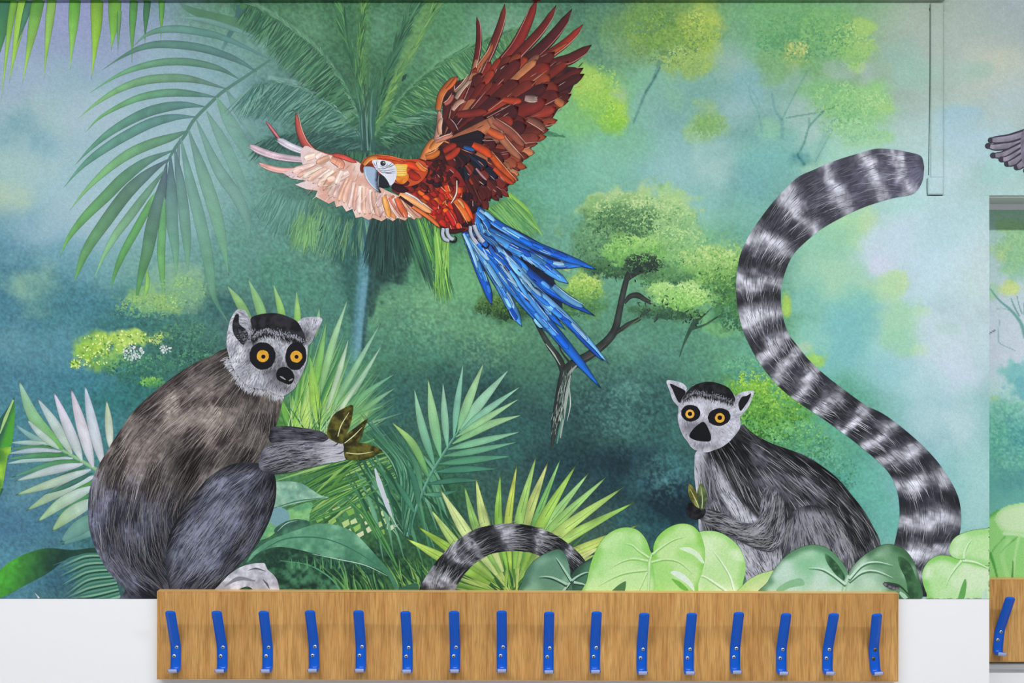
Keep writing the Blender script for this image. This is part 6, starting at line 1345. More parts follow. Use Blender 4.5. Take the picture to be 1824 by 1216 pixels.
def broad(a):
    P1 = catmull([(440, 1002), (452, 982), (480, 962), (505, 952), (545, 938), (570, 932), (600, 935), (630, 948), (655, 972), (676, 996), (696, 1018), (710, 1046), (706, 1056), (690, 1024), (660, 1008), (625, 998), (590, 992), (555, 984), (520, 976), (490, 974), (462, 984)], 5)
    P2 = catmull([(488, 905), (490, 880), (486, 860), (510, 857), (536, 860), (556, 872), (572, 882), (586, 886), (556, 890), (520, 898)], 5)
    P3 = catmull([(450, 960), (478, 930), (500, 915), (530, 900), (556, 895), (552, 915), (548, 930), (520, 928), (500, 940), (476, 958)], 5)
    a.fill(P2, mott('6c9c88', '94bca4', 18, 3), 4); a.fill(P3, mott('5c9c70', '84bc7c', 18, 5), 4)
    a.disc(497, 920, 19, 17, lambda x, y: BG.sample(x, y) * .1 + hx('7ca4b0')[None] * .9, 0, 24, 0, 5)
    a.fill(catmull([(488, 946), (505, 930), (530, 924), (552, 930), (540, 946), (515, 956)], 5), mott('355c4c', '4c7c64', 10, 4), 4)
    a.fill(P1, lambda x, y: mixc(hx('477f62'), hx('82bc98'), smooth(.3, .7, fbm(x, y, 26, 6, 4)) * .7 + .3 * smooth(1000, 945, y)) * (1 + .15 * (vnoise(x, y, 3, 2) - .5))[:, None], 3.5)
    a.ribbon([(452, 990), (500, 962), (545, 956), (590, 962), (640, 985), (690, 1020)], [1, 2, 2.4, 2, 1.5, .5], hx('3c6c58')); a.ribbon([(556, 986), (600, 995), (650, 1006), (690, 1025)], [.5, 1.6, 1.6, .5], hx('b4d8c4')); a.ribbon([(486, 905), (530, 892), (580, 886)], [1, 2.4, 1], hx('3f7458'))
    a.ribbon([(494, 946), (510, 932), (530, 926)], [.4, 1.4, .3], hx('b8d0d0'))
part(.00092, broad, 'broad_leaf', 'smooth pale green lily leaf right of the lemur foot')
def undergrowth(a):
    P = catmull([(450, 1064), (455, 1030), (480, 1008), (515, 1000), (550, 1003), (580, 1020), (605, 1045), (612, 1066)], 5)
    a.fill(P, mott('1c3a2e', '477c5c', 9, 6), 3); a.ribbon([(500, 998), (550, 1006), (590, 1030), (612, 1060)], [1, 2, 2.5, 2], hx('5c9c74'))
    for k in range(14):
        x0 = 520 + k * 7; a.ribbon([(x0, 1012), (x0 + rng.uniform(-4, 4), 990 + rng.uniform(-6, 6))], [2.5, 2, .3], hx(['5c9c64', '35684c'][k % 2]))
    a.fill(catmull([(700, 1066), (705, 1052), (725, 1042), (745, 1040), (740, 1066)], 5), hx('35644c'))
part(.0008, undergrowth, 'undergrowth', 'dark mossy leaf above the coat rack')

# middle pale palm frond with its own leaflets
a = Art(.00086)
a.ribbon([(726, 955), (740, 910), (765, 850), (795, 800), (822, 760), (840, 735)], [5, 5, 5, 4.5, 3, 1], [hx('7cb49c'), hx('5c9480'), hx('3c7060')])
MID = a.build('palm_frond', MURAL, 'pale green palm frond standing in the middle of the mural')
for k, (b, m, t, w, cb, ct) in enumerate([((765, 850), (735, 790), (696, 750), 13, '5c9c60', 'b4d880'), ((775, 832), (752, 760), (737, 688), 14, '5c9c80', 'a0d0a8'), ((785, 815), (772, 745), (762, 671), 17, '6cac80', 'b0d89c'), ((797, 798), (792, 740), (789, 678), 12, '74b090', 'a8d4b4'), ((808, 780), (815, 715), (826, 643), 11, '6cac90', '94c8b0'), ((815, 768), (836, 710), (863, 643), 15, '7cb888', 'b4d8a0'),
    ((820, 765), (856, 716), (909, 655), 17, '84bc94', 'a8d4b8'), ((818, 770), (868, 730), (930, 686), 12, '74b090', '98ccb0'), ((812, 778), (866, 745), (928, 708), 11, '84bc84', 'acd4a0'), ((806, 790), (866, 758), (932, 738), 14, '7cb880', 'acd49c'), ((798, 800), (860, 785), (930, 768), 12, '6cac84', '94c8a4'), ((790, 812), (850, 802), (926, 786), 11, '5c9c74', '74b090'), ((782, 826), (846, 818), (914, 812), 12, '4c8c68', '5c9c7c'), ((775, 840), (830, 835), (890, 835), 11, '44806a', '4c8c70'), ((760, 862), (812, 855), (860, 856), 9, '3c7460', '44806a'), ((755, 880), (785, 880), (820, 872), 8, '5c9c7c', '3c7460'), ((745, 900), (740, 860), (722, 820), 12, '447c60', '3c7460'), ((752, 880), (742, 830), (720, 790), 10, '5c9874', '447c60'), ((740, 915), (720, 880), (700, 850), 10, '4c8868', '3c7460')]):
    a = Art(.00088 + .00002 * (k % 3)); blade(a, [b, m, t], w, cb, ct, al=(1, 1, .95, .85), edge=.66); a.build('leaflet', MID)

# yellow green fan palm
a = Art(.00050)
for k in range(240):
    th = rng.uniform(-3.0, -.1); L = rng.uniform(60, 190) * (1 if th < -.5 else .9); b = (912 + rng.uniform(-14, 14), 1066); c = hx(['5c9040', '84b44c', '3f7438', 'a4c860', '2f5c38', 'c0d478'][k % 6])
    a.ribbon([b, (b[0] + L * .5 * math.cos(th), b[1] + L * .5 * math.sin(th)), (b[0] + L * math.cos(th), b[1] + L * math.sin(th))], [2, rng.uniform(4, 8), .3], [dk(c, .85), c], alpha=(1, .9, .3))
FAN = a.build('fan_palm', MURAL, 'yellow green fan palm behind the short ringed tail')
for k, (m, t, w, cb, ct) in enumerate([((800, 1000), (722, 958), 18, '84b048', 'b8d468'), ((812, 985), (742, 936), 16, '7cac48', 'acd058'), ((818, 975), (765, 904), 17, '94b858', 'b4d080'), ((835, 955), (782, 868), 20, 'b8cc80', 'c8d898'), ((850, 945), (826, 862), 14, '84b458', '94c070'), ((865, 940), (847, 848), 17, 'bccc88', 'b0c474'), ((888, 930), (891, 842), 13, '7cb048', '94c058'), ((905, 930), (921, 825), 13, '94b84c', 'c4cc64'), ((925, 925), (956, 808), 16, '84b450', 'a8d07c'), ((940, 920), (977, 820), 17, '94b458', 'd0d88c'), ((955, 925), (1000, 813), 12, '5c9c4c', '8cc078'), ((965, 930), (1027, 826), 18, '8cb44c', 'a4cc64'),
    ((975, 935), (1051, 839), 16, '84b45c', 'a0cc88'), ((985, 940), (1083, 846), 17, '84b050', '9cc880'), ((995, 950), (1112, 866), 20, 'b4c470', 'a8d070'), ((1000, 965), (1134, 892), 18, 'b8c878', '94c860'), ((1010, 990), (1143, 932), 18, 'c0cc80', 'b0cc60'), ((1010, 1005), (1080, 968), 14, 'b0c470', 'd0d490'), ((1000, 1015), (1066, 985), 12, '94b458', 'b8c878')]):
    a = Art(.00094 + .00002 * (k % 3)); b = lerp((912, 1060), m, .35); blade(a, [b, m, t], w, cb, ct, edge=.66, prof=[.3, .5, .68, .82, .93, 1, .95, .8, .55, .28, 0], jit=.3)
    a.ribbon([lerp(m, t, .1), lerp(m, t, .7)], [1.4, 1, .2], dk(hx(cb), .85)); a.build('leaflet', FAN)

# leafy crowns built from many small dabs, lit from above
def crowns(a, L, dens=1.0):
    for cx, cy, rx, ry, cl, cm, cd, n in L:
        n = int(n * dens); t = rng.uniform(0, 2 * math.pi, n); r = np.sqrt(rng.random(n)) * (1 + .22 * np.sin(5 * t + cx) + .12 * np.sin(11 * t + cy))
        x = cx + rx * r * np.cos(t); y = cy + ry * r * np.sin(t)
        q = np.clip(.5 + .55 * np.sin(t) * r + rng.normal(0, .24, n) + .5 * (fbm(x, y, 18, 7, 3) - .5), 0, 1)
        c = np.where((q < .5)[:, None], hx(cl)[None] * (1 - 2 * q)[:, None] + hx(cm)[None] * (2 * q)[:, None], hx(cm)[None] * (2 - 2 * q)[:, None] + hx(cd)[None] * (2 * q - 1)[:, None])
        e = smooth(.72, 1.08, r)[:, None] * .8; c = c * (1 - e) + BG.sample(x, y) * e
        a.dabs(x, y, rng.uniform(1.2, 3.6, n), rng.uniform(.9, 2.4, n), rng.uniform(0, 3.1, n), np.clip(c, 0, 255), 40)
def bonsai_crown(a):
    crowns(a, [(1130, 388, 96, 50, 'c0d898', '82b070', '4c7a54', 1300), (1195, 395, 52, 44, 'bcd898', '9cc884', '74a870', 500), (1110, 395, 74, 36, '6c9c68', '4c7850', '365c44', 900), (1060, 440, 44, 46, '84b07c', '5c8c64', '406c50', 500), (1205, 440, 66, 44, 'b4d894', '8cbc78', '5c9460', 700), (1290, 490, 60, 66, 'acd07c', '6ca054', '386440', 1100), (1265, 462, 66, 26, 'c0dc90', 'a0c878', '7cb064', 500),
               (1090, 478, 52, 20, '5c8c58', '3f6844', '2c4c38', 420), (1185, 500, 56, 22, '6c9c60', '4c7c50', '365c44', 420), (1130, 446, 62, 30, 'a8d47c', '7cb860', '5c9450', 900), (1145, 470, 38, 20, '33483c', '2a3a34', '222f2c', 500), (1190, 556, 64, 14, '4c7850', '365c44', '2c4c3c', 420), (1310, 560, 34, 34, '5c9454', '3f7048', '34604a', 300), (1214, 528, 54, 27, 'c8e49c', '9cd074', '6ca854', 1000), (1178, 516, 26, 14, 'c0e094', 'a0d078', '7cb464', 260),
               (1042, 514, 36, 28, 'c0d878', '94c05c', '64944c', 460), (1020, 548, 54, 18, '6ca05c', '4f8050', '3c6848', 420), (880, 546, 36, 20, '6c9048', '3c6034', '1e3826', 360), (905, 556, 30, 16, '54783c', '2c4c2c', '1c3424', 260), (935, 540, 40, 26, '5c8850', '3f6c44', '2c5040', 320)])
part(.00043, bonsai_crown, 'tree_crown', 'flat leafy green crowns of the small tree below the macaw tail')
def far_trees(a):
    crowns(a, [(1190, 66, 92, 56, '94b458', '7ca450', '688f5c', 900), (1248, 56, 42, 44, 'c4d46c', 'a8c45c', '8cb058', 420), (1218, 108, 50, 30, 'b4cc78', '9cbc68', '88ac68', 340), (1150, 30, 60, 34, '80a85c', '6c9858', '64906c', 360), (1070, 170, 46, 56, 'b4d870', '9ccc60', '7cb858', 460), (1098, 208, 22, 30, 'b4dc58', '9cd04c', '7cbc4c', 160), (1262, 222, 34, 26, '94c074', '7cac64', '80b080', 240),
               (1430, 60, 104, 54, '84bc7c', '64a46c', '5c9c74', 800), (1520, 80, 46, 44, 'b4d884', '9ccc78', '84bc78', 340), (1420, 96, 28, 26, 'ccd488', 'a8c474', '84b070', 160), (1500, 186, 66, 44, 'a8d890', '8cc484', '74b07c', 560), (1560, 190, 34, 30, 'b4dc98', 'a4d490', '98cc98', 200), (1520, 232, 60, 24, 'a8d8a4', '98cc98', '88c098', 300)], .8)
part(.00043, far_trees, 'distant_trees', 'soft yellow green treetops in the misty upper right')
def bushes(a):
    crowns(a, [(1372, 728, 74, 70, 'a0d05c', '68a848', '356c34', 1500), (1336, 690, 40, 34, 'b0d850', '80b840', '4c8840', 460), (1330, 656, 50, 26, '7cbc8c', '5ca080', '4c8c78', 360), (1420, 790, 70, 44, '88c878', '5ca068', '3c7c60', 700), (1470, 840, 66, 46, '74b898', '54987c', '407c6c', 500), (250, 656, 70, 30, '64a070', '3c7460', '2c5c54', 500), (330, 610, 70, 44, '5c9474', '3c6c5c', '2c5450', 600), (350, 650, 50, 30, '5c9870', '37685c', '2a504c', 360), (265, 545, 64, 24, 'a0c878', '80b074', '6ca07c', 420), (330, 520, 40, 34, '98c47c', '80b080', '74a488', 300), (270, 680, 24, 10, '8cc464', '6cac54', '4c8c58', 120)])
part(.00043, bushes, 'bushes', 'bright and dark green bushes behind the lemurs')
# bonsai like tree
def bonsai(a):
    D_ = [hx('20282a'), hx('3a3f3c'), hx('262e2e')]
    for p, w in [([(983, 796), (990, 750), (998, 710), (1004, 680), (1008, 660)], [3, 16, 20, 21, 20]), ([(1006, 668), (996, 640), (980, 618), (966, 594), (950, 566), (936, 545)], [14, 13, 11, 9, 5, 2]), ([(1006, 662), (1022, 648), (1050, 632), (1078, 610), (1095, 588), (1102, 560), (1108, 530), (1116, 498), (1124, 484)], [18, 18, 16, 15, 14, 12, 11, 10, 14]), ([(1098, 592), (1118, 578), (1138, 568), (1150, 556), (1162, 548)], [7, 8, 7, 8, 4]), ([(1112, 540), (1122, 528), (1136, 526), (1150, 534), (1172, 544), (1200, 546)], [5, 9, 11, 8, 6, 2]), ([(994, 594), (998, 622), (1012, 642), (1018, 650)], [1.5, 3, 4, 5]), ([(1116, 500), (1130, 490), (1146, 484)], [5, 6, 2]), ([(1210, 636), (1218, 612), (1230, 586), (1240, 570)], [1, 4, 7, 12]), ([(1232, 586), (1256, 578), (1275, 566), (1292, 558)], [5, 3.5, 3, 1.5]), ([(1238, 576), (1255, 560), (1268, 548)], [4, 3, 1]), ([(1165, 574), (1170, 566), (1172, 558)], [2, 6, 3])]:
        a.ribbon(p, w, D_ if p[0][0] < 1200 else hx('33503f'), jit=.3, alpha=None if p[0][0] < 1200 else [.9] * len(p))
    for p, w, c in [([(998, 780), (1004, 740), (1010, 700), (1016, 668)], [2, 5, 6, 3], '9ca8a0'), ([(992, 790), (998, 760), (1004, 730)], [2, 4, 3], '5c8c78'), ([(1008, 672), (1018, 660), (1030, 648)], [2, 5, 2], '8c9890'), ([(972, 612), (986, 630), (998, 650)], [1, 3, 1], 'a4b0a8'), ([(1030, 646), (1056, 632), (1080, 612)], [1, 3, 1], '584c48'), ([(1000, 700), (1001, 720), (998, 750)], [1, 2, 1], 'd0d8d0'), ([(1014, 690), (1016, 720), (1010, 750)], [1, 2, .5], 'c4ccc4'), ([(1108, 590), (1130, 574), (1148, 562)], [1, 3, 1], '4c6848')]:
        a.ribbon(p, w, hx(c))
    t_ = catmull([(986, 792), (992, 750), (1000, 710), (1008, 672)], 20, False); i_ = rng.integers(8, len(t_), 160)
    a.hairs(t_[i_, 0] + rng.normal(0, 4, 160), t_[i_, 1], -1.38 + rng.normal(0, .05, 160), rng.uniform(8, 24, 160), rng.uniform(.5, 1.5, 160), np.array([hx(c) for c in ['10181c', 'a0aca4', '4c6860', '1c282a', '6c8078']])[rng.integers(0, 5, 160)])
    for k in range(70):
        p = np.array([(rng.uniform(1095, 1180), rng.uniform(455, 500)), (rng.uniform(1130, 1210), rng.uniform(525, 556)), (rng.uniform(1215, 1255), rng.uniform(555, 580))][k % 3]); th = rng.uniform(0, 6.3)
        a.hairs([p[0]], [p[1]], th, rng.uniform(4, 11), rng.uniform(1, 3), hx(['20302a', '2c4434', '3c5c40'][rng.integers(3)]), .1, 2)
part(.00062, bonsai, 'painted_tree', 'small dark trunked tree with flat leafy crowns below the macaw tail')
def flowers(a):
    for cx, cy, rx, ry, n in [(238, 628, 19, 15, 90), (295, 621, 10, 8, 34)]:
        a.disc(cx, cy, rx, ry, hx('4c6c68'), 0, 20, .3)
        for k in range(n):
            r = math.sqrt(rng.random()); t = rng.uniform(0, 6.3); a.disc(cx + rx * r * math.cos(t), cy + ry * r * math.sin(t), rng.uniform(1, 2.6), rng.uniform(.8, 2), hx(['c4d4d0', 'a8c0bc', 'dce4e0'][k % 3]), t, 6)
    for k in range(420):
        cx, cy, rx, ry = [(185, 612, 46, 18), (240, 600, 48, 12), (168, 632, 30, 22), (134, 648, 9, 8), (250, 560, 50, 20), (300, 545, 50, 20)][k % 6]; r = math.sqrt(rng.random()); t = rng.uniform(0, 6.3); x, y = cx + rx * r * math.cos(t), cy + ry * r * math.sin(t)
        c = hx(['d8ec88', 'a4cc50', 'bce060', '5c9440', 'e4f0a8'][rng.integers(5)]) if k % 6 < 4 else BG.sample(np.array([x]), np.array([y]))[0] * rng.uniform(.85, 1.25)
        a.disc(x, y, rng.uniform(1, 3), rng.uniform(.8, 2), np.clip(c, 0, 255), t, 6)
part(.0005, flowers, 'flowering_bush', 'yellow green bush with white blossom left of the lemur head')

# ---- heart shaped leaves along the bottom
def lobe(a, pts, cl, cm, ce, seed=1, grad=None):
    P = catmull(pts, 6)
    def col(x, y):
        d = edge_dist(P, x, y); t = smooth(.3, .7, fbm(x, y, 34, seed, 2))
        c = mixc(hx(cm), hx(cl), t)
        if grad is not None:
            gx_, gy_, gr_ = grad; g = smooth(gr_, 0, np.hypot(x - gx_, (y - gy_) * 1.3))[:, None]; c = c * (1 - g) + hx(cl)[None] * g
        e = smooth(13, 0, d + 8 * (t - .5))[:, None] * .75
        return c * (1 - e) + hx(ce)[None] * e
    a.fill(P + np.array([0, -.8]), dk(hx(ce), .62)); a.fill(P, col, 3.5)
def rib(a, p, w, c, sh):
    a.ribbon([(x, y + w * .7) for x, y in p], np.array([1, .8, .5, .1]) * w * 1.1, hx(sh)); a.ribbon(p, np.array([1, .8, .5, .1]) * w, hx(c))
def m1(a):
    lobe(a, [(1014, 1040), (1018, 1024), (1032, 1008), (1056, 997), (1062, 1020), (1056, 1064), (1010, 1064)], '4c7c60', '3c6450', '2c4c40'); lobe(a, [(928, 1064), (931, 1034), (943, 1008), (963, 990), (992, 978), (1006, 986), (1014, 1008), (1016, 1028), (1012, 1064)], '8cb89c', '648f76', '3f6854', 4)
    for p in [[(1000, 1056), (1020, 1032), (1040, 1020), (1052, 1018)], [(1018, 1034), (1004, 1012), (996, 1000), (990, 992)], [(1010, 1040), (990, 1030), (975, 1026), (960, 1026)], [(1022, 1036), (1032, 1038), (1040, 1040), (1050, 1046)]]: rib(a, p, 4.5, 'a8ccb4', '2c4c40')
part(.00150, m1, 'heart_leaf', 'dark blue green heart shaped leaf under the short ringed tail')
def m3(a):
    lobe(a, [(1236, 1064), (1230, 990), (1240, 952), (1262, 945), (1286, 950), (1309, 966), (1323, 987), (1328, 1010), (1324, 1032), (1310, 1064)], 'd4eebe', 'bfe4a0', '9ad474', 6)
    for p in [[(1308, 1052), (1300, 1025), (1285, 1000), (1270, 980)], [(1295, 1052), (1270, 1035), (1255, 1026), (1246, 1024)]]: rib(a, p, 4, 'e4f4d8', 'a0cc84')
    lobe(a, [(1312, 1064), (1325, 1040), (1344, 1026), (1366, 1018), (1392, 1018), (1392, 1064)], 'd4e8b0', 'c8e09c', 'b4d888', 9)
part(.00162, m3, 'heart_leaf', 'palest green rounded leaf between the light and dark heart leaves')
def m2(a):
    lobe(a, [(1163, 990), (1164, 972), (1172, 955), (1188, 941), (1208, 933), (1228, 934), (1243, 945), (1252, 964), (1256, 988), (1252, 1012), (1244, 1038), (1234, 1064), (1150, 1064), (1154, 1000)], 'c0e49c', 'a8dc80', '84c850', 3)
    lobe(a, [(1043, 1064), (1046, 1032), (1055, 995), (1072, 962), (1092, 945), (1114, 939), (1134, 943), (1149, 958), (1157, 978), (1160, 994), (1158, 1064)], 'c4e8a4', 'a8dc88', '88c85c', 12)
    a.ribbon([(1162, 984), (1157, 1000), (1156, 1030), (1154, 1064)], [3, 6, 5, 5], [hx('8cc468'), hx('d0ecb8'), hx('9cd07c')])
    for p in [[(1156, 992), (1138, 980), (1126, 970), (1112, 966)], [(1154, 998), (1130, 994), (1110, 998), (1090, 1008)], [(1152, 1014), (1120, 1018), (1095, 1026), (1065, 1042)], [(1162, 986), (1180, 972), (1200, 960), (1220, 954)], [(1160, 1000), (1185, 995), (1210, 1000), (1234, 1020)], [(1152, 1018), (1144, 1036), (1138, 1050), (1134, 1062)]]: rib(a, p, 3.4, 'cdeab0', '8cc468')
    a.fill(catmull([(1210, 976), (1228, 974), (1244, 984), (1254, 1000), (1250, 1002), (1238, 990), (1222, 982)], 4), hx('d8efcc')); a.fill(catmull([(1194, 1019), (1204, 1016), (1220, 1024), (1234, 1040), (1236, 1052), (1222, 1038), (1206, 1028)], 4), hx('dceedd')); a.fill(catmull([(1196, 1030), (1212, 1036), (1226, 1050), (1216, 1050), (1206, 1042)], 4), hx('70b84c'))
    a.fill(catmull([(1088, 1056), (1098, 1044), (1112, 1035), (1115, 1038), (1110, 1056)], 4), hx('4f7c4f'))
part(.00165, m2, 'heart_leaf', 'large light green heart shaped leaf in front of the fan palm')
def m4(a):
    lobe(a, [(1355, 1064), (1367, 1036), (1382, 1010), (1402, 988), (1428, 974), (1452, 970), (1476, 978), (1496, 997), (1510, 1022), (1506, 1064)], 'c0dcca', '8cc498', '4c7c58', 5, (1410, 1042, 55))
    lobe(a, [(1511, 1022), (1524, 1002), (1545, 984), (1570, 971), (1590, 970), (1612, 980), (1628, 1002), (1638, 1035), (1641, 1066), (1600, 1068), (1504, 1066)], 'b8d8c0', '64946c', '37603f', 8, (1545, 1040, 50))
    a.fill(catmull([(1600, 990), (1618, 1000), (1630, 1025), (1636, 1064), (1620, 1064), (1612, 1030), (1602, 1008)], 4), mott('2f5238', '44704a', 10, 3), 4); a.fill(catmull([(1470, 985), (1488, 1000), (1504, 1024), (1500, 1034), (1484, 1018), (1472, 1000)], 4), mott('2f5238', '4c7c58', 8, 3), 4)
    a.ribbon([(1511, 1024), (1505, 1042), (1500, 1064)], [6, 8, 8], [hx('8cbc98'), hx('c4e0cc'), hx('84b490')])
    for p in [[(1506, 1040), (1482, 1022), (1462, 1012), (1440, 1010)], [(1512, 1034), (1535, 1018), (1560, 1016), (1590, 1028)], [(1512, 1030), (1535, 1006), (1560, 1000), (1590, 1006)]]: rib(a, p, 4.5, 'c8e4d0', '4c7c58')
    a.fill(catmull([(1382, 1050), (1400, 1036), (1424, 1029), (1432, 1036), (1430, 1042), (1408, 1046), (1394, 1052)], 4), hx('88bc90')); a.fill(catmull([(1572, 1038), (1584, 1036), (1598, 1042), (1602, 1050), (1588, 1050), (1576, 1044)], 4), mott('30343c', '84848c', 4, 3), 2)
    a.ribbon([(1574, 1036), (1600, 1042), (1620, 1060)], [1, 4, 2], hx('2c4c34')); a.ribbon([(1602, 1054), (1615, 1066)], [4, 8, 6], hx('b0d4b8'))
part(.00165, m4, 'heart_leaf', 'dark green two lobed leaf at the right end of the coat rack')
def m5(a):
    lobe(a, [(1691, 985), (1692, 970), (1702, 956), (1722, 947), (1750, 942), (1800, 942), (1800, 1010), (1722, 1000), (1704, 996)], 'cfecbe', 'bce6a4', '98d47c', 5)
    lobe(a, [(1642, 1030), (1645, 1012), (1656, 997), (1672, 989), (1690, 990), (1706, 996), (1722, 998), (1745, 1006), (1800, 1018), (1800, 1080), (1664, 1080), (1650, 1056)], 'd4ecc4', 'b4e49c', '7cc858', 7, (1725, 1040, 50))
    for p in [[(1714, 997), (1735, 1000), (1750, 1006), (1762, 1012)], [(1712, 997), (1700, 1012), (1690, 1028), (1684, 1045)], [(1716, 994), (1718, 980), (1724, 968), (1730, 960)]]: rib(a, p, 4, 'd8f0cc', '8cc870')
    a.fill(catmull([(1706, 1068), (1710, 1050), (1716, 1034), (1720, 1031), (1721, 1044), (1716, 1068)], 4), hx('67ab58')); a.fill(catmull([(1748, 1068), (1750, 1054), (1756, 1048), (1758, 1068)], 4), hx('bfe0c8'))
part(.00150, m5, 'heart_leaf', 'light green leaf at the corner beside the recess')

# grey wing at the right margin
def wing_r(a):
    FS = [[(1830, 236), (1800, 246), (1775, 249), (1765, 250)], [(1832, 250), (1800, 258), (1775, 262), (1760, 260)], [(1832, 254), (1805, 268), (1785, 276), (1769, 277)], [(1832, 262), (1810, 276), (1795, 283), (1784, 284)], [(1834, 270), (1815, 283), (1802, 290), (1794, 292)], [(1838, 276), (1825, 288), (1815, 296), (1811, 298)], [(1845, 280), (1838, 290), (1830, 300), (1828, 304)]]
    for p in [FS[1], FS[0]] + FS[2:]:
        a.ribbon(p, [16, 17, 15, 13, 9], hx('3c3848')); a.disc(p[-1][0], p[-1][1], 6, 5.5, hx('3c3848')); a.ribbon([lerp(p[-1], q, 1) for q in p[:-1]] + [lerp(p[-1], p[-2], .25)], [9, 10, 9, 7], [hx('85808f'), hx('96919f')], jit=.3)
    a.fill(catmull([(1820, 236), (1860, 215), (1930, 190), (1930, 270), (1850, 292), (1824, 300)], 4), mott('6c6878', '8a8594', 10, 3), 6)
part(.0006, wing_r, 'painted_wing', 'tip of a grey outlined bird wing at the right edge')

# ------------------------------------------------------------------ boxed trunking under the paper, bulkhead, recess
def print_box(name, x0, x1, y0, y1, d, parent=None, label=None, cat=None, kind=None, shade=1.0):
    """box on the wall whose front carries the print (pixels x0..x1, y0..y1)"""
    nx, ny = max(2, int((x1 - x0) / 3)), max(2, int((y1 - y0) / 3))
    f = (D - d) / D
    gx_, gy_ = np.meshgrid(np.linspace(x0, x1, nx), np.linspace(y0, y1, ny))
    F = np.stack([(gx_.ravel() - 912) * PX, np.full(gx_.size, -d), CZ - (gy_.ravel() - 608) * PX], 1)
    idx = np.arange(nx * ny).reshape(ny, nx)
    Q = [tuple(q) for q in np.stack([idx[:-1, :-1], idx[1:, :-1], idx[1:, 1:], idx[:-1, 1:]], -1).reshape(-1, 4)]
    ring = list(idx[0, :]) + list(idx[1:, -1]) + list(idx[-1, -2::-1]) + list(idx[-2:0:-1, 0])
    Bk = F[ring].copy(); Bk[:, 1] = -.0002
    V = np.concatenate([F, Bk]); o = len(F); n = len(ring)
    Q += [(ring[i], ring[(i + 1) % n], o + (i + 1) % n, o + i) for i in range(n)]
    C = BG.sample(gx_.ravel(), gy_.ravel()) * shade; C = np.concatenate([C, C[ring]])
    me = mesh_np(name, V, np.array(Q)); set_paint(me, C)
    o_ = link(name, me, M_PRINT, parent); return tag(o_, label, cat, kind=kind)
tr = print_box('cable_trunking', 1657, 1680, 6, 317, .0035, None, 'slim vertical cable trunking papered over with the mural, right of the tail tip', 'trunking')
print_box('end_box', 1652, 1679, 316.5, 347, .005, tr)
gp = Art(.0006)
gp.ribbon([(1656.4, 8), (1656, 150), (1654.5, 250), (1653.6, 312)], [1.2, 1.6, 1.4, 1.6], hx('4c5c5c')); gp.ribbon([(1651, 318), (1650.8, 335), (1651.5, 348)], [1.2, 1.5, 1.5], hx('5c6c6c')); gp.ribbon([(1651, 347.8), (1664, 348), (1679, 348)], [1.2, 1.8, 1.2], hx('4c5858'))
gp.ribbon([(1656.5, 14), (1655.8, 20)], [2, 3, 1], hx('3c4440')); gp.disc(1681, 19.5, 1, .8, hx('3c4440'), n=8)
gp.build('paper_gap', tr)
BULK_X = pxx(1680); BZ = pz(2.2)
nb = 560
bx_ = np.linspace(pxx(-480), BULK_X, nb); bpx = bx_ / PX + 912
V = []; C = []
c0 = BG.sample(bpx, np.full(nb, 3.0))
for (yy, zz) in [(-.0003, BZ), (-.012, BZ), (-.012, CEIL - .001)]:
    V.append(np.stack([bx_, np.full(nb, yy), np.full(nb, zz)], 1)); C.append(c0)
for xs, w_, cc in [(np.array([8, 26, 44, 69, 93, 134, 173, 205, 239, 263, 288]), np.array([24, 12, 18, 20, 15, 19, 21, 21, 13, 11, 9]), '5fa044')]:
    for x_, w1 in zip(xs, w_):
        m = np.abs(bpx - x_) < w1 / 2
        for c in C: c[m] = hx(cc)
m = np.abs(bpx - 954) < 8
for c in C: c[m] = hx('7a2420')
idx = np.arange(3 * nb).reshape(3, nb)
Q = np.stack([idx[:-1, :-1], idx[1:, :-1], idx[1:, 1:], idx[:-1, 1:]], -1).reshape(-1, 4)
e0 = len(V[0]) * 3
V = np.concatenate(V + [np.array([[BULK_X, -.0003, CEIL - .001]])]); C = np.concatenate(C + [C[0][-1:]])
me = mesh_np('bulkhead', V, Q)
set_paint(me, C)
bk_ = link('trim_2', me, M_PRINT); bk_['kind'] = 'structure'
endcap = box_mesh('end_cap', BULK_X - .001, BULK_X, -.012, -.0003, BZ, CEIL - .001); link('end_cap', endcap, plain('bulkhead_end', (168, 186, 166), .6), bk_)

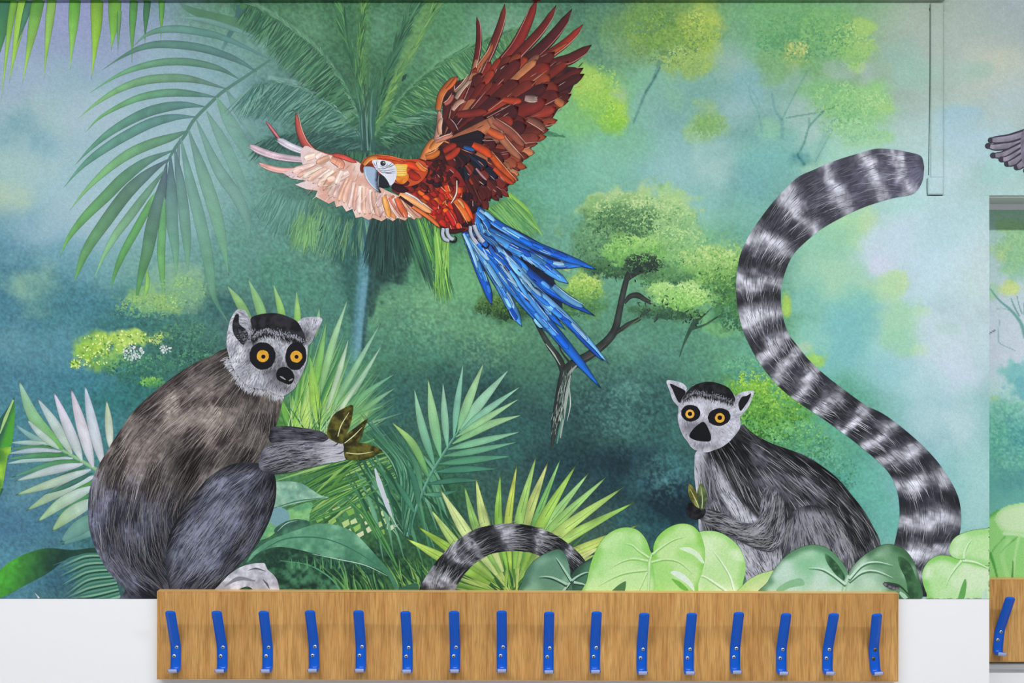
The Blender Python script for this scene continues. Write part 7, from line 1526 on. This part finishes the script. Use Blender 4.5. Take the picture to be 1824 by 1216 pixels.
# recess wall print
RS = (D + REC) / D
rx_, ry_ = np.meshgrid(np.arange(1756, 2260, 2.), np.arange(374, 1068, 2.))
RC = Canvas(1756, 374, rx_, ry_, 2)
yk = np.array([374, 440, 560, 640, 700, 780, 860, 940, 1070.]); ck = np.array([hx(c) for c in 'a8d4bc b4d4d4 c8d8e0 ccd8e4 b8dcd8 6cb8a4 64aca0 7cbcb0 84c4ac'.split()])
yw = ry_ + 26 * (fbm(rx_, ry_, 40, 3, 4) - .5)
RC.I = np.stack([np.interp(yw, yk, ck[:, k]) for k in range(3)], -1)
for x, y, r1, r2, c, a_, so, nz in [(1812, 430, 46, 36, 'a8d49c', .9, .6, .5), (1785, 455, 22, 16, 'c0dc98', .9, .5, .5), (1815, 470, 36, 34, '94c8a8', .9, .6, .5), (1800, 515, 26, 16, 'c8dc8c', .95, .5, .4), (1772, 520, 14, 18, 'a8d4b0', .8, .6, .4), (1840, 420, 60, 60, 'a0d098', .8, .6, .5), (1800, 670, 30, 24, '8cccc4', .9, .5, .6), (1818, 660, 24, 20, '84c4c4', .9, .5, .6), (1830, 690, 30, 24, '74b8c0', .9, .5, .6), (1768, 710, 12, 10, 'a4d4a4', .9, .5, .4), (1790, 725, 26, 16, '8cccb4', .9, .5, .5), (1815, 770, 30, 30, '4f98a0', .8, .8, .5), (1800, 760, 26, 40, '5cacA0', .5, .8, .5), (1772, 760, 20, 50, '6cbc9c', .7, .8, .5), (1800, 820, 24, 20, '84c8a4', .6, .8, .5), (1805, 860, 30, 26, '5c9c9c', .7, .8, .5), (1900, 700, 80, 60, '6cb4b4', .8, .7, .5), (1920, 500, 60, 80, 'a4d0b0', .8, .7, .5)]:
    RC.blob(x, y, r1, r2, hx(c), a_, soft=so, nz=nz, ns=20)
RC.speck(1812, 440, 46, 50, hx('7cb48c'), .5, .52, 5); RC.speck(1800, 515, 26, 16, hx('dce8a4'), .5, .5, 5); RC.speck(1800, 780, 60, 90, hx('94dcc0'), .5, .54, 5); RC.speck(1800, 790, 60, 90, hx('3f8488'), .4, .54, 6)
for p, w0, w1, c, al in [([(1826, 600), (1818, 575), (1800, 552), (1780, 535), (1764, 515)], 7, 2, '5c9c90', .8), ([(1815, 562), (1806, 545), (1801, 532)], 3, 2, '5c948c', .8), ([(1820, 558), (1814, 540), (1812, 528)], 2, 1.5, '5c948c', .8), ([(1824, 560), (1824, 545), (1827, 530)], 2, 1.5, '5c948c', .8), ([(1780, 570), (1778, 600), (1782, 612), (1808, 624)], 1.6, 1.6, '7ca8a4', .7), ([(1762, 594), (1772, 588)], 1.6, 2, '2c3c40', .9), ([(1774, 551), (1786, 549), (1806, 556)], 1.4, 1.4, '6c9c98', .6)]:
    RC.stroke(p, w0, w1, hx(c), al, .6)
RC.I *= (1 + .06 * (vnoise(rx_, ry_, 3, 8) - .5))[..., None]
# two cut off heart leaves
def rfill(pts, c0, c1, s=1):
    P = catmull(pts, 6); m = inside(P, rx_.ravel(), ry_.ravel()).reshape(rx_.shape); d = edge_dist(P, rx_.ravel(), ry_.ravel()).reshape(rx_.shape)
    e = smooth(10, 0, d)[..., None]; RC.I = np.where(m[..., None], hx(c0) * (1 - e) + hx(c1) * e, RC.I)
rfill([(1750, 935), (1765, 915), (1790, 904), (1830, 908), (1900, 920), (1900, 1068), (1750, 1068)], '98d880', '5cac50')
rfill([(1773, 930), (1775, 915), (1788, 903), (1810, 897), (1850, 892), (1930, 900), (1930, 955), (1820, 952), (1790, 948)], 'd0ecbc', 'b4e49c')
for p, w0, w1, c, al in [([(1788, 950), (1815, 952), (1840, 960)], 5, 5, 'c8ecb8', .95), ([(1815, 954), (1808, 990), (1805, 1030)], 5, 3, 'b8e4a0', .9), ([(1803, 1030), (1804, 1000)], 3, 2, '3f7c3c', .9), ([(1763, 985), (1770, 1005), (1776, 1028)], 6, 3, '4c9c44', .9), ([(1812, 956), (1790, 975), (1782, 985)], 2, 1.5, '4c9444', .8), ([(1790, 955), (1772, 975), (1766, 985)], 2, 1.5, '5ca454', .8), ([(1796, 962), (1785, 990), (1796, 1030)], 8, 8, 'b8e8a0', .5)]:
    RC.stroke(p, w0, w1, hx(c), al, .5)
RC.I = np.clip(RC.I, 0, 255)
rm = link('recess_mural', grid_mesh('recess_mural', RC, REC - .0006, (((rx_[:-1, :-1] + 1) > 1758)), RS), M_PRINT)
tag(rm, 'narrow strip of the jungle mural inside the recess at the right edge', 'mural')
